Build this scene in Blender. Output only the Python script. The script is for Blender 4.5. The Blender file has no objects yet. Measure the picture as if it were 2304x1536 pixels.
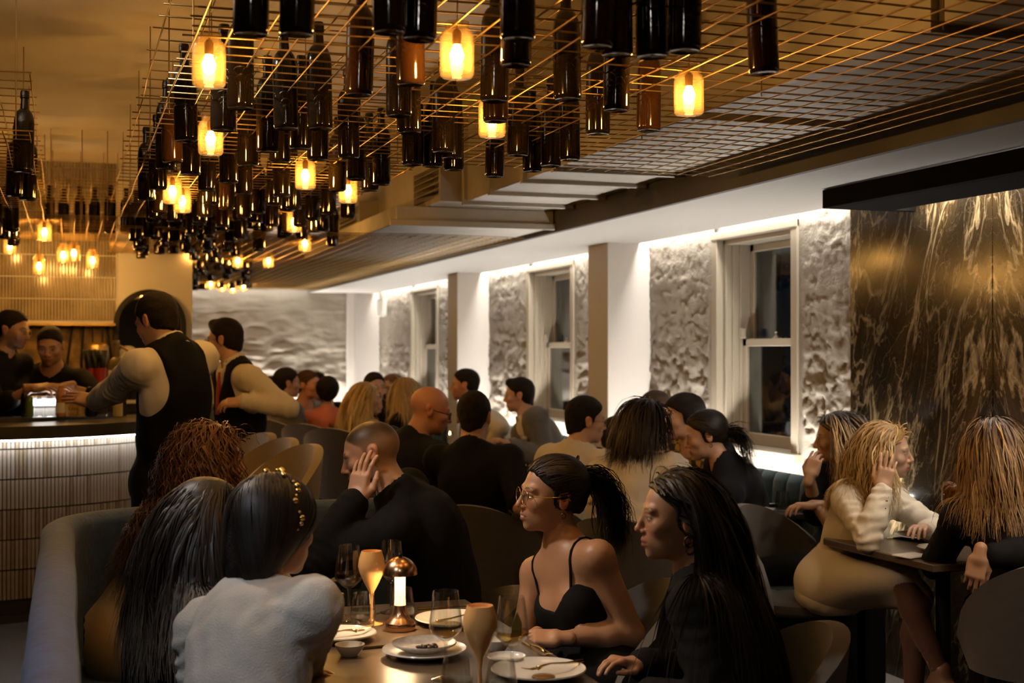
import bpy, math, random
import numpy as np
from mathutils import Vector, Matrix, noise as mnoise

SC = bpy.context.scene
COL = SC.collection
random.seed(7)
RNG = np.random.default_rng(7)

# ------------------------------------------------------------------ camera
FPX = 3000.0                      # focal length in pixels of the 2304 px wide frame
CAM = Vector((0.0, 0.0, 1.55))
YAW, PITCH = math.radians(18.47), math.radians(0.42)
FWD = Vector((math.sin(YAW) * math.cos(PITCH), math.cos(YAW) * math.cos(PITCH), math.sin(PITCH)))
RGT = Vector((math.cos(YAW), -math.sin(YAW), 0.0))
UPV = RGT.cross(FWD)
cam_data = bpy.data.cameras.new('camera')
cam = bpy.data.objects.new('camera', cam_data)
COL.objects.link(cam)
M3 = Matrix((RGT, UPV, -FWD)).transposed()
cam.matrix_world = Matrix.Translation(CAM) @ M3.to_4x4()
cam_data.sensor_width = 36.0
cam_data.lens = FPX / 2304.0 * 36.0
cam_data.clip_start = 0.05
cam_data.clip_end = 200
cam_data.dof.use_dof = True
cam_data.dof.focus_distance = 4.4
cam_data.dof.aperture_fstop = 3.6
SC.camera = cam

def P(u, v, d):
    """World point seen at frame pixel (u, v) at depth d along the lens axis."""
    return CAM + FWD * d + RGT * ((u - 1152.0) / FPX * d) + UPV * ((768.0 - v) / FPX * d)

def PZ(u, v, z):
    """World point at pixel (u, v) that lies at height z."""
    ray = FWD + RGT * ((u - 1152.0) / FPX) + UPV * ((768.0 - v) / FPX)
    return CAM + ray * ((z - CAM.z) / ray.z)

# ------------------------------------------------------------------ world (night outside the windows), exposure
W = bpy.data.worlds.new('night')
SC.world = W
W.use_nodes = True
wb = W.node_tree.nodes['Background']
wb.inputs[0].default_value = (0.010, 0.016, 0.026, 1)
wb.inputs[1].default_value = 0.35
SC.view_settings.view_transform = 'Standard'
SC.view_settings.look = 'None'
SC.view_settings.gamma = 1.0
SC.view_settings.use_curve_mapping = False
SC.view_settings.exposure = 0.0
SC.cycles.sample_clamp_indirect = 4.0
SC.cycles.sample_clamp_direct = 30.0
SC.cycles.use_adaptive_sampling = True
SC.cycles.adaptive_threshold = 0.05
SC.cycles.adaptive_min_samples = 16
SC.cycles.max_bounces = 7
SC.cycles.diffuse_bounces = 4
SC.cycles.glossy_bounces = 4
SC.cycles.transparent_max_bounces = 16
SC.cycles.caustics_reflective = False
SC.cycles.caustics_refractive = False

# light levels in one place
L_BULB = 80.0
L_COVE = 92.0
L_BAR = 22.0
L_TABLE = 60.0       # glowing stem of the cordless table lamp
L_FILL_W = 26.0      # added neutral and warm fill spotlights
L_FILL_C = 30.0      # added cool fill spotlight

# ------------------------------------------------------------------ materials
MATS = {}
def mat(name, col, rough=0.6, metal=0.0, bump=0.0, bscale=200.0, vary=0.0, vscale=6.0, spec=0.5, sheen=0.0, emit=None, estr=0.0, coat=0.0, sss=0.0):
    if name in MATS:
        return MATS[name]
    m = bpy.data.materials.new(name)
    m.use_nodes = True
    nt = m.node_tree
    b = nt.nodes['Principled BSDF']
    b.inputs['Base Color'].default_value = (*col, 1)
    b.inputs['Roughness'].default_value = rough
    b.inputs['Metallic'].default_value = metal
    b.inputs['Specular IOR Level'].default_value = spec
    b.inputs['Sheen Weight'].default_value = sheen
    b.inputs['Coat Weight'].default_value = coat
    if sss:
        b.inputs['Subsurface Weight'].default_value = sss
        b.inputs['Subsurface Radius'].default_value = (0.012, 0.005, 0.003)
    tc = None
    if vary or bump:
        tc = nt.nodes.new('ShaderNodeTexCoord')
    if vary:
        n = nt.nodes.new('ShaderNodeTexNoise'); n.inputs['Scale'].default_value = vscale; n.inputs['Detail'].default_value = 6
        nt.links.new(tc.outputs['Object'], n.inputs['Vector'])
        r = nt.nodes.new('ShaderNodeValToRGB')
        r.color_ramp.elements[0].position = 0.3; r.color_ramp.elements[1].position = 0.7
        r.color_ramp.elements[0].color = (*[c * (1 - vary) for c in col], 1)
        r.color_ramp.elements[1].color = (*[min(1, c * (1 + vary)) for c in col], 1)
        nt.links.new(n.outputs['Fac'], r.inputs['Fac'])
        nt.links.new(r.outputs['Color'], b.inputs['Base Color'])
    if bump:
        n2 = nt.nodes.new('ShaderNodeTexNoise'); n2.inputs['Scale'].default_value = bscale; n2.inputs['Detail'].default_value = 4
        nt.links.new(tc.outputs['Object'], n2.inputs['Vector'])
        bp = nt.nodes.new('ShaderNodeBump'); bp.inputs['Strength'].default_value = bump; bp.inputs['Distance'].default_value = 0.01
        nt.links.new(n2.outputs['Fac'], bp.inputs['Height'])
        nt.links.new(bp.outputs['Normal'], b.inputs['Normal'])
    if emit:
        b.inputs['Emission Color'].default_value = (*emit, 1)
        b.inputs['Emission Strength'].default_value = estr
    MATS[name] = m
    return m

def vcol_mat(name, rough=0.45, sss=0.0, bump=0.0, bscale=300, spec=0.4):
    """Material whose colour is the mesh's own colour attribute (skin with lips, brows, stubble)."""
    if name in MATS:
        return MATS[name]
    m = mat(name, (0.5, 0.35, 0.25), rough=rough, bump=bump, bscale=bscale, spec=spec, sss=sss)
    nt = m.node_tree
    a = nt.nodes.new('ShaderNodeVertexColor'); a.layer_name = 'tone'
    nt.links.new(a.outputs['Color'], nt.nodes['Principled BSDF'].inputs['Base Color'])
    return m

def glass_mat(name, tint=(1, 1, 1), ior=1.45, rough=0.02, haze=0.0, hazecol=(1, 1, 1)):
    """Thin clear glass: transparent body with a Fresnel gloss."""
    if name in MATS:
        return MATS[name]
    m = bpy.data.materials.new(name); m.use_nodes = True
    nt = m.node_tree
    for n in list(nt.nodes):
        nt.nodes.remove(n)
    out = nt.nodes.new('ShaderNodeOutputMaterial')
    tr = nt.nodes.new('ShaderNodeBsdfTransparent'); tr.inputs[0].default_value = (*tint, 1)
    gl = nt.nodes.new('ShaderNodeBsdfGlossy'); gl.inputs['Roughness'].default_value = rough
    lw = nt.nodes.new('ShaderNodeLayerWeight'); lw.inputs['Blend'].default_value = 0.5
    pw = nt.nodes.new('ShaderNodeMath'); pw.operation = 'POWER'; pw.inputs[1].default_value = 3.0
    fr = nt.nodes.new('ShaderNodeMath'); fr.operation = 'MULTIPLY_ADD'; f0 = 2.4 * ((ior - 1) / (ior + 1)) ** 2
    nt.links.new(lw.outputs['Facing'], pw.inputs[0]); nt.links.new(pw.outputs[0], fr.inputs[0])
    fr.inputs[1].default_value = 0.85 - f0; fr.inputs[2].default_value = f0
    mx = nt.nodes.new('ShaderNodeMixShader')
    nt.links.new(fr.outputs[0], mx.inputs[0])
    body = tr
    if haze:
        df = nt.nodes.new('ShaderNodeBsdfDiffuse'); df.inputs[0].default_value = (*hazecol, 1)
        m2 = nt.nodes.new('ShaderNodeMixShader'); m2.inputs[0].default_value = haze
        nt.links.new(tr.outputs[0], m2.inputs[1]); nt.links.new(df.outputs[0], m2.inputs[2])
        body = m2
    nt.links.new(body.outputs[0], mx.inputs[1]); nt.links.new(gl.outputs[0], mx.inputs[2])
    nt.links.new(mx.outputs[0], out.inputs[0])
    MATS[name] = m
    return m

def emit_mat(name, col, strength):
    if name in MATS:
        return MATS[name]
    m = bpy.data.materials.new(name); m.use_nodes = True
    nt = m.node_tree
    for n in list(nt.nodes):
        nt.nodes.remove(n)
    out = nt.nodes.new('ShaderNodeOutputMaterial')
    e = nt.nodes.new('ShaderNodeEmission'); e.inputs[0].default_value = (*col, 1); e.inputs[1].default_value = strength
    nt.links.new(e.outputs[0], out.inputs[0])
    MATS[name] = m
    return m

# ------------------------------------------------------------------ mesh helpers
class MB:
    """Collects vertices and faces of one mesh."""
    def __init__(self):
        self.v = []; self.f = []; self.m = []; self.n = 0
    def add(self, verts, faces, mi=0):
        self.v.append(np.asarray(verts, dtype=np.float64).reshape(-1, 3))
        o = self.n
        for f in faces:
            self.f.append(tuple(i + o for i in f)); self.m.append(mi)
        self.n += len(self.v[-1])
        return self
    def box(self, lo, hi, mi=0, bev=0.0):
        x0, y0, z0 = lo; x1, y1, z1 = hi
        if bev <= 0:
            V = [(x0, y0, z0), (x1, y0, z0), (x1, y1, z0), (x0, y1, z0), (x0, y0, z1), (x1, y0, z1), (x1, y1, z1), (x0, y1, z1)]
            F = [(0, 3, 2, 1), (4, 5, 6, 7), (0, 1, 5, 4), (1, 2, 6, 5), (2, 3, 7, 6), (3, 0, 4, 7)]
            return self.add(V, F, mi)
        c = [(x0 + x1) / 2, (y0 + y1) / 2, (z0 + z1) / 2]; h = [(x1 - x0) / 2, (y1 - y0) / 2, (z1 - z0) / 2]
        b = min(bev, *[k * 0.98 for k in h])
        ids = {}; V = []
        for ax in range(3):
            for sx in (-1, 1):
                for sy in (-1, 1):
                    for sz in (-1, 1):
                        s = (sx, sy, sz)
                        p = [c[i] + s[i] * (h[i] if i == ax else h[i] - b) for i in range(3)]
                        ids[(s, ax)] = len(V); V.append(p)
        F = []
        for ax in range(3):
            a1, a2 = (ax + 1) % 3, (ax + 2) % 3
            for s in (-1, 1):
                q = []
                for t1, t2 in ((-1, -1), (1, -1), (1, 1), (-1, 1)):
                    k = [0, 0, 0]; k[ax] = s; k[a1] = t1; k[a2] = t2
                    q.append(ids[(tuple(k), ax)])
                F.append(tuple(q if s > 0 else q[::-1]))
        for ax in range(3):
            a1, a2 = (ax + 1) % 3, (ax + 2) % 3
            for s1 in (-1, 1):
                for s2 in (-1, 1):
                    k0 = [0, 0, 0]; k0[ax] = -1; k0[a1] = s1; k0[a2] = s2
                    k1 = list(k0); k1[ax] = 1
                    q = [ids[(tuple(k0), a1)], ids[(tuple(k1), a1)], ids[(tuple(k1), a2)], ids[(tuple(k0), a2)]]
                    F.append(tuple(q if s1 * s2 < 0 else q[::-1]))
        for sx in (-1, 1):
            for sy in (-1, 1):
                for sz in (-1, 1):
                    s = (sx, sy, sz)
                    q = [ids[(s, 0)], ids[(s, 1)], ids[(s, 2)]]
                    F.append(tuple(q if sx * sy * sz > 0 else q[::-1]))
        return self.add(V, F, mi)
    def tube(self, pts, rad, sides=8, caps=True, mi=0):
        pts = [Vector(p) for p in pts]
        n = len(pts)
        rr = rad if hasattr(rad, '__len__') else [rad] * n
        V = []; F = []
        prev = None
        for i in range(n):
            t = (pts[min(i + 1, n - 1)] - pts[max(i - 1, 0)])
            if t.length < 1e-9: t = Vector((0, 0, 1))
            t.normalize()
            if prev is None:
                a = Vector((0, 0, 1)) if abs(t.z) < 0.9 else Vector((1, 0, 0))
                u = t.cross(a).normalized()
            else:
                u = (prev - t * prev.dot(t))
                u = u.normalized() if u.length > 1e-6 else t.orthogonal().normalized()
            prev = u
            w = t.cross(u)
            for k in range(sides):
                an = 2 * math.pi * k / sides
                V.append(pts[i] + (u * math.cos(an) + w * math.sin(an)) * rr[i])
        for i in range(n - 1):
            for k in range(sides):
                k2 = (k + 1) % sides
                F.append((i * sides + k, i * sides + k2, (i + 1) * sides + k2, (i + 1) * sides + k))
        if caps:
            F.append(tuple(range(sides - 1, -1, -1)))
            F.append(tuple((n - 1) * sides + k for k in range(sides)))
        return self.add([tuple(v) for v in V], F, mi)
    def lathe(self, prof, sides=24, c=(0, 0, 0), mi=0, close=False):
        """Revolve (r, z) points about a vertical axis through c."""
        V = []; F = []; rings = []
        for r, z in prof:
            if r < 1e-6:
                rings.append([len(V)]); V.append((c[0], c[1], c[2] + z))
            else:
                rings.append(list(range(len(V), len(V) + sides)))
                for k in range(sides):
                    a = 2 * math.pi * k / sides
                    V.append((c[0] + r * math.cos(a), c[1] + r * math.sin(a), c[2] + z))
        seq = list(zip(rings, rings[1:] + rings[:1])) if close else list(zip(rings, rings[1:]))
        for A, B in seq:
            for k in range(sides):
                k2 = (k + 1) % sides
                if len(A) == 1 and len(B) == 1: continue
                if len(A) == 1: F.append((A[0], B[k2], B[k])) if False else F.append((A[0], B[k], B[k2])[::-1])
                elif len(B) == 1: F.append((A[k], A[k2], B[0]))
                else: F.append((A[k], A[k2], B[k2], B[k]))
        return self.add(V, F, mi)
    def prism(self, poly, z0, z1, mi=0):
        n = len(poly)
        V = [(x, y, z0) for x, y in poly] + [(x, y, z1) for x, y in poly]
        F = [tuple(range(n - 1, -1, -1)), tuple(range(n, 2 * n))]
        for i in range(n):
            j = (i + 1) % n
            F.append((i, j, n + j, n + i))
        return self.add(V, F, mi)
    def mesh(self, name, mats, smooth=False, autosmooth=None):
        v = np.concatenate(self.v) if self.v else np.zeros((0, 3))
        me = bpy.data.meshes.new(name)
        me.from_pydata(v.tolist(), [], self.f)
        for m in (mats if isinstance(mats, (list, tuple)) else [mats]):
            me.materials.append(m)
        if any(self.m):
            me.polygons.foreach_set('material_index', self.m)
        if smooth:
            me.polygons.foreach_set('use_smooth', [True] * len(me.polygons))
            if autosmooth:
                try: me.set_sharp_from_angle(angle=math.radians(autosmooth))
                except Exception: pass
        me.update()
        return me

def link(name, me, parent=None, loc=None):
    o = bpy.data.objects.new(name, me)
    COL.objects.link(o)
    if parent is not None: o.parent = parent
    if loc is not None: o.location = loc
    return o

def tag(o, label, cat, group=None):
    o['label'] = label; o['category'] = cat
    if group: o['group'] = group
    return o

def thing(name, label, cat, loc=(0, 0, 0), rz=0.0, group=None):
    o = bpy.data.objects.new(name, None)
    o.empty_display_size = 0.05
    COL.objects.link(o)
    o.location = loc; o.rotation_euler = (0, 0, rz)
    return tag(o, label, cat, group)

def struct(name, me):
    o = link(name, me); o['kind'] = 'structure'
    return o

def dup(root, loc, rz=0.0, label=None, group=None):
    r = root.copy(); COL.objects.link(r)
    r.location = loc; r.rotation_euler = (0, 0, rz)
    if label: r['label'] = label
    if group: r['group'] = group
    for ch in list(root.children):
        c = ch.copy(); COL.objects.link(c); c.parent = r
        for g in list(ch.children):
            d = g.copy(); COL.objects.link(d); d.parent = c
    return r
# ------------------------------------------------------------------ numpy noise
def _hash(ix, iy, iz, seed):
    h = (ix * 374761393 + iy * 668265263 + iz * 2147483647 + seed * 1274126177) & 0xFFFFFFFF
    h = ((h ^ (h >> 13)) * 1274126177) & 0xFFFFFFFF
    h = h ^ (h >> 16)
    return (h & 0xFFFF).astype(np.float64) / 65535.0
def vnoise(p, seed=0):
    p = np.asarray(p, dtype=np.float64)
    i = np.floor(p).astype(np.int64); f = p - i
    f = f * f * (3 - 2 * f)
    r = 0
    for dx in (0, 1):
        wx = f[..., 0] if dx else 1 - f[..., 0]
        for dy in (0, 1):
            wy = f[..., 1] if dy else 1 - f[..., 1]
            for dz in (0, 1):
                wz = f[..., 2] if dz else 1 - f[..., 2]
                r = r + wx * wy * wz * _hash(i[..., 0] + dx, i[..., 1] + dy, i[..., 2] + dz, seed)
    return r
def fbm(p, seed=0, octs=4, gain=0.5):
    p = np.asarray(p, dtype=np.float64)
    a, s, tot = 1.0, 0.0, 0.0
    for o in range(octs):
        s = s + a * (vnoise(p * (2.03 ** o) + 17.3 * o, seed + o) - 0.5)
        tot += a; a *= gain
    return s / tot
def sstep(a, b, x):
    t = np.clip((x - a) / (b - a), 0, 1)
    return t * t * (3 - 2 * t)

def grid_mesh(name, pts, mats, smooth=True):
    """pts: (n, m, 3) array of surface points."""
    n, m = pts.shape[:2]
    me = bpy.data.meshes.new(name)
    idx = np.arange(n * m).reshape(n, m)
    q = np.stack([idx[:-1, :-1], idx[1:, :-1], idx[1:, 1:], idx[:-1, 1:]], -1).reshape(-1, 4)
    me.vertices.add(n * m); me.vertices.foreach_set('co', pts.reshape(-1))
    me.loops.add(q.size); me.loops.foreach_set('vertex_index', q.reshape(-1).astype(np.int32))
    me.polygons.add(len(q))
    me.polygons.foreach_set('loop_start', np.arange(0, q.size, 4, dtype=np.int32))
    me.polygons.foreach_set('use_smooth', np.ones(len(q), dtype=bool) if smooth else np.zeros(len(q), dtype=bool))
    for mm in (mats if isinstance(mats, (list, tuple)) else [mats]): me.materials.append(mm)
    me.update(calc_edges=True); me.validate()
    return me

# ------------------------------------------------------------------ surface materials
m_floor = mat('dark_timber_floor', (0.035, 0.026, 0.02), rough=0.45, vary=0.3, vscale=3)
m_ceil = mat('painted_concrete_ceiling', (0.52, 0.45, 0.36), rough=0.7, vary=0.12, vscale=1.5, bump=0.15, bscale=14)
m_white = mat('off_white_paint', (0.50, 0.475, 0.44), rough=0.6)
m_beam = mat('grey_beam_paint', (0.10, 0.092, 0.085), rough=0.7)
m_plaster = mat('rough_lime_plaster', (0.235, 0.205, 0.168), rough=0.85, vary=0.10, vscale=5, bump=0.5, bscale=60)
m_black = mat('black_painted_steel', (0.005, 0.0048, 0.0045), rough=0.55, spec=0.3)
m_frame = mat('window_timber_paint', (0.30, 0.26, 0.20), rough=0.5)
m_duct = mat('galvanised_duct', (0.42, 0.38, 0.31), rough=0.5, metal=0.25, vary=0.12, vscale=4)
m_cove = emit_mat('cove_led', (1.0, 0.93, 0.84), L_COVE)

def marble():
    m = bpy.data.materials.new('dark_veined_marble'); m.use_nodes = True
    nt = m.node_tree; b = nt.nodes['Principled BSDF']
    b.inputs['Roughness'].default_value = 0.15
    b.inputs['Specular IOR Level'].default_value = 0.22
    N = nt.nodes.new; Lk = nt.links.new
    geo = N('ShaderNodeNewGeometry'); sep = N('ShaderNodeSeparateXYZ'); Lk(geo.outputs['Position'], sep.inputs[0])
    def math_(op, a, bb=None):
        n = N('ShaderNodeMath'); n.operation = op
        for i, x in enumerate((a, bb)):
            if x is None: continue
            if isinstance(x, (int, float)): n.inputs[i].default_value = x
            else: Lk(x, n.inputs[i])
        return n.outputs[0]
    ym = math_('ABSOLUTE', math_('SUBTRACT', sep.outputs['Y'], 4.75))     # the two slabs are book-matched
    zz = sep.outputs['Z']
    def vein(sx, sz, shear, width, seed, dist=1.2, det=5):
        cmb = N('ShaderNodeCombineXYZ')
        Lk(math_('MULTIPLY', math_('ADD', ym, math_('MULTIPLY', zz, shear)), sx), cmb.inputs[0])
        Lk(math_('MULTIPLY', zz, sz), cmb.inputs[1]); cmb.inputs[2].default_value = seed
        n = N('ShaderNodeTexNoise'); n.inputs['Scale'].default_value = 1.0; n.inputs['Detail'].default_value = det
        n.inputs['Roughness'].default_value = 0.55; n.inputs['Distortion'].default_value = dist
        Lk(cmb.outputs[0], n.inputs['Vector'])
        a = math_('ABSOLUTE', math_('SUBTRACT', n.outputs['Fac'], 0.5))
        r = N('ShaderNodeMapRange'); r.inputs['From Min'].default_value = 0.0; r.inputs['From Max'].default_value = width
        r.inputs['To Min'].default_value = 1.0; r.inputs['To Max'].default_value = 0.0
        Lk(a, r.inputs['Value'])
        return r.outputs[0], n.outputs['Fac']
    v1, _ = vein(2.2, 0.8, 0.30, 0.026, 1.3, 2.2)
    v2, _ = vein(5.5, 1.9, 0.35, 0.016, 5.1, 1.8)
    v3, _ = vein(9.0, 4.5, 0.1, 0.010, 9.7, 2.0)
    _, cl = vein(2.0, 1.0, 0.3, 0.1, 14.2, 1.2)
    s = math_('ADD', math_('MULTIPLY', v1, 0.8), math_('ADD', math_('MULTIPLY', v2, 0.5), math_('MULTIPLY', v3, 0.25)))
    cl_r = N('ShaderNodeMapRange'); cl_r.inputs['From Min'].default_value = 0.42; cl_r.inputs['From Max'].default_value = 0.68
    Lk(cl, cl_r.inputs['Value'])
    s = math_('MINIMUM', math_('MULTIPLY', s, math_('ADD', 0.35, cl_r.outputs[0])), 1.0)
    base = N('ShaderNodeMixRGB'); base.inputs[1].default_value = (0.011, 0.008, 0.005, 1); base.inputs[2].default_value = (0.055, 0.034, 0.013, 1)
    Lk(cl_r.outputs[0], base.inputs[0])
    mx = N('ShaderNodeMixRGB'); mx.inputs[2].default_value = (0.34, 0.26, 0.15, 1)
    Lk(s, mx.inputs[0]); Lk(base.outputs[0], mx.inputs[1])
    Lk(mx.outputs[0], b.inputs['Base Color'])
    MATS['dark_veined_marble'] = m
    return m
m_marble = marble()

# ------------------------------------------------------------------ room shell
XR = 3.80            # plaster wall plane
YB = 16.7            # end wall plane
ZC, ZS = 2.95, 2.287 # main ceiling, lowered soffit along the windows
struct('floor', MB().box((-5, -3, -0.1), (4.3, 17.2, 0.0)).mesh('floor', m_floor))
struct('ceiling', MB().box((-5, -3, ZC), (2.9, 17.2, ZC + 0.1)).mesh('ceiling', m_ceil))
# shallow bulkhead of the ceiling over the front corner
struct('ceiling_bulkhead', MB().box((-5, -3, ZC - 0.07), (0.16, 5.2, ZC - 0.001)).mesh('ceiling_bulkhead', m_ceil))
struct('wall_left', MB().box((-5.1, -3, 0), (-5, 17.2, ZC)).mesh('wall_left', m_beam))
struct('wall_front', MB().box((-5.1, -3.1, 0), (4.3, -3, ZC)).mesh('wall_front', m_beam))
# soffit along the window wall: slab, beam face, cove slot against the wall
so = MB()
so.box((2.9, -3, ZS), (3.70, YB, ZS + 0.03))
so.box((3.70, -3, ZS), (3.715, YB, ZS + 0.12))
so.box((3.70, -3, ZS + 0.12), (4.3, YB, ZS + 0.14))
struct('ceiling_soffit', so.mesh('ceiling_soffit', m_white))
struct('beam_window_side', MB().box((2.87, -3, ZS), (2.9, YB, ZC)).mesh('beam_window_side', m_beam))

WIN = [(6.46, 7.36), (9.85, 10.86), (13.90, 14.98)]
PIL = [(8.37, 8.73), (12.04, 12.38)]
WZ0, WZ1 = 0.97, 2.255
def plaster_wall(name, y0, y1, z0, z1, seed, soft_lo=0.0, soft_hi=0.0, amp=1.0, pitch=0.013):
    ny = max(8, int((y1 - y0) / pitch)); nz = max(8, int((z1 - z0) / pitch))
    Y, Z = np.meshgrid(np.linspace(y0, y1, ny), np.linspace(z0, z1, nz), indexing='ij')
    p = np.stack([Y, Z * 1.15, np.full_like(Y, seed * 3.7)], -1)
    low = 1 - sstep(0.95, 1.95, Z)
    big = fbm(p * 5.0, seed, 3)
    flake = sstep(0.02, 0.07, fbm(p * np.array([5.0, 8.0, 1]) * 1.3, seed + 9, 5, 0.6)) - 0.5
    pit = sstep(0.05, 0.16, fbm(p * 17, seed + 21, 4, 0.6))
    fine = fbm(p * 42, seed + 31, 3)
    course = np.sin((Z + 0.02 * big) * 2 * np.pi / 0.11) * sstep(-0.05, 0.15, fbm(p * 3, seed + 41, 2))
    d = (0.026 * big * (0.5 + low) + 0.016 * flake * (0.3 + low) - 0.024 * pit * (0.2 + low) + 0.011 * fine * (0.5 + low) + 0.006 * course * (0.3 + low)) * amp
    m = np.ones_like(Y)
    if soft_lo: m *= sstep(soft_lo * 0.8, soft_lo, Y - y0)
    if soft_hi: m *= sstep(soft_hi * 0.8, soft_hi, y1 - Y)
    X = XR - 0.012 - d * m
    return struct(name, grid_mesh(name, np.stack([X, Y, Z], -1), m_plaster))
segs = [(5.80, 6.44, 0.0, 0.10), (7.40, 8.375, 0.10, 0.0), (8.72, 9.83, 0.0, 0.08), (10.88, 12.05, 0.08, 0.0), (12.37, 13.88, 0.0, 0.08), (15.0, YB, 0.08, 0.0)]
for i, (a, b, s0, s1) in enumerate(segs):
    plaster_wall('wall_right_plaster', a, b, 0.80, ZS + 0.12, i + 3, s0, s1)
wr = MB()
wr.box((XR + 0.03, -3, 0), (XR + 0.23, 5.9, ZC))
for a, b in segs_full if False else [(5.9, 6.46), (7.36, 9.85), (10.86, 13.90), (14.98, 17.2)]:
    wr.box((XR + 0.03, a, 0), (XR + 0.23, b, ZC))
for a, b in WIN:
    wr.box((XR + 0.03, a, 0), (XR + 0.23, b, WZ0)); wr.box((XR + 0.03, a, WZ1), (XR + 0.23, b, ZC))
struct('wall_right', wr.mesh('wall_right', m_white))
for a, b in PIL:
    struct('pillar', MB().box((3.48, a, 0), (XR + 0.03, b, ZS + 0.005), bev=0.004).mesh('pillar', m_white))

# end wall: horizontally rippled plaster
def end_wall():
    x0, x1, z0, z1 = -0.2, 3.36, 0.75, ZC
    nx, nz = 210, 110
    X, Z = np.meshgrid(np.linspace(x0, x1, nx), np.linspace(z0, z1, nz), indexing='ij')
    p = np.stack([X * 4.0, Z * 12, np.zeros_like(X)], -1)
    low = 1 - sstep(1.2, 2.1, Z)
    d = (0.045 * fbm(p, 3, 4) + 0.060 * np.abs(fbm(p * np.array([0.8, 1.0, 1]), 8, 4))) * (0.7 + 0.9 * low)
    d += 0.012 * np.exp(-((Z - 2.06) / 0.006) ** 2)
    Y = YB - 0.01 - d
    return struct('wall_back', grid_mesh('wall_back', np.stack([X, Y, Z], -1)[::-1], m_plaster))
end_wall()
struct('wall_back_core', MB().box((-5, YB + 0.02, 0), (4.3, YB + 0.2, ZC)).mesh('wall_back_core', m_white))
struct('trim_1', MB().box((3.36, YB - 0.07, 0), (3.46, YB + 0.02, ZC), bev=0.004).mesh('trim_1', m_white))
struct('ceiling_edge_beam', MB().box((-1.0, YB - 0.55, 2.30), (2.9, YB - 0.40, ZC)).mesh('ceiling_edge_beam', m_beam))

# ------------------------------------------------------------------ sash windows
m_pane = glass_mat('night_window_glass', (0.72, 0.80, 0.84), 1.5, 0.01)
m_outer = mat('slate_blue_outer_reveal', (0.06, 0.10, 0.14), rough=0.6)
def window(i, y0, y1):
    w = bpy.data.objects.new('window_%d' % i, None); COL.objects.link(w); w['kind'] = 'structure'
    xo = XR
    t = 0.035
    # box frame lining the opening, with stepped mouldings on the far jamb
    def bar(nm, lo, hi, m=m_frame, par=w, bev=0.004):
        return link(nm, MB().box(lo, hi, bev=bev).mesh(nm, m), par)
    bar('jamb', (xo - 0.025, y1 - 0.01, WZ0), (xo + 0.24, y1 + 0.06, WZ1 + 0.02))
    bar('jamb', (xo - 0.025, y0 - 0.06, WZ0), (xo + 0.24, y0 + 0.01, WZ1 + 0.02))
    for k, (xx, dy) in enumerate(((0.02, 0.045), (0.06, 0.065), (0.10, 0.085))):
        bar('bead', (xo + xx, y1 - dy, WZ0 + 0.03), (xo + 0.24, y1 - 0.008, WZ1 - 0.02))
        bar('bead', (xo + xx, y0 + 0.008, WZ0 + 0.03), (xo + 0.24, y0 + dy * 0.6, WZ1 - 0.02))
    bar('head', (xo - 0.03, y0 - 0.06, WZ1 - 0.025), (xo + 0.24, y1 + 0.06, WZ1 + 0.02))
    bar('head_bead', (xo + 0.02, y0, WZ1 - 0.055), (xo + 0.24, y1, WZ1 - 0.025))
    bar('sill', (xo - 0.06, y0 - 0.08, WZ0 - 0.03), (xo + 0.24, y1 + 0.08, WZ0 + 0.02))
    bar('apron', (xo - 0.02, y0 - 0.06, WZ0 - 0.13), (xo + 0.03, y1 + 0.06, WZ0 - 0.03))
    bar('outer_reveal', (xo + 0.24, y1 - 0.06, WZ0), (xo + 0.40, y1 + 0.06, WZ1), m_outer)
    ym0, ym1 = y0 + 0.055, y1 - 0.085
    zm = 1.60
    for nm, xs, z0, z1 in (('lower_sash', 0.115, WZ0 + 0.02, zm + 0.025), ('upper_sash', 0.165, zm - 0.02, WZ1 - 0.055)):
        s = bpy.data.objects.new(nm, None); COL.objects.link(s); s.parent = w
        x0, x1 = xo + xs, xo + xs + 0.04
        bw = 0.05
        bar('stile', (x0, ym0, z0), (x1, ym0 + bw * 0.7, z1), par=s)
        bar('stile', (x0, ym1 - bw, z0), (x1, ym1, z1), par=s)
        bar('rail', (x0, ym0, z0), (x1, ym1, z0 + (0.07 if nm[0] == 'l' else 0.045)), par=s)
        bar('rail', (x0, ym0, z1 - 0.045), (x1, ym1, z1), par=s)
        link('pane', MB().box((x0 + 0.016, ym0 + 0.02, z0 + 0.02), (x0 + 0.020, ym1 - 0.03, z1 - 0.03)).mesh('pane', m_pane), s)
    lk = MB().lathe([(0, 0), (0.016, 0), (0.016, 0.012), (0.006, 0.016), (0.006, 0.03), (0.011, 0.034), (0, 0.042)], 10, (xo + 0.13, (ym0 + ym1) / 2, zm + 0.025))
    lk.box((xo + 0.12, (ym0 + ym1) / 2 - 0.035, zm + 0.025), (xo + 0.145, (ym0 + ym1) / 2 + 0.03, zm + 0.031))
    link('sash_lock', lk.mesh('sash_lock', m_frame, True, 40), w)
    bar('sash_stop', (xo + 0.085, y1 - 0.13, zm + 0.03), (xo + 0.115, y1 - 0.09, zm + 0.09), par=w)
    return w
for i, (a, b) in enumerate(WIN):
    window(i + 1, a, b)
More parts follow.
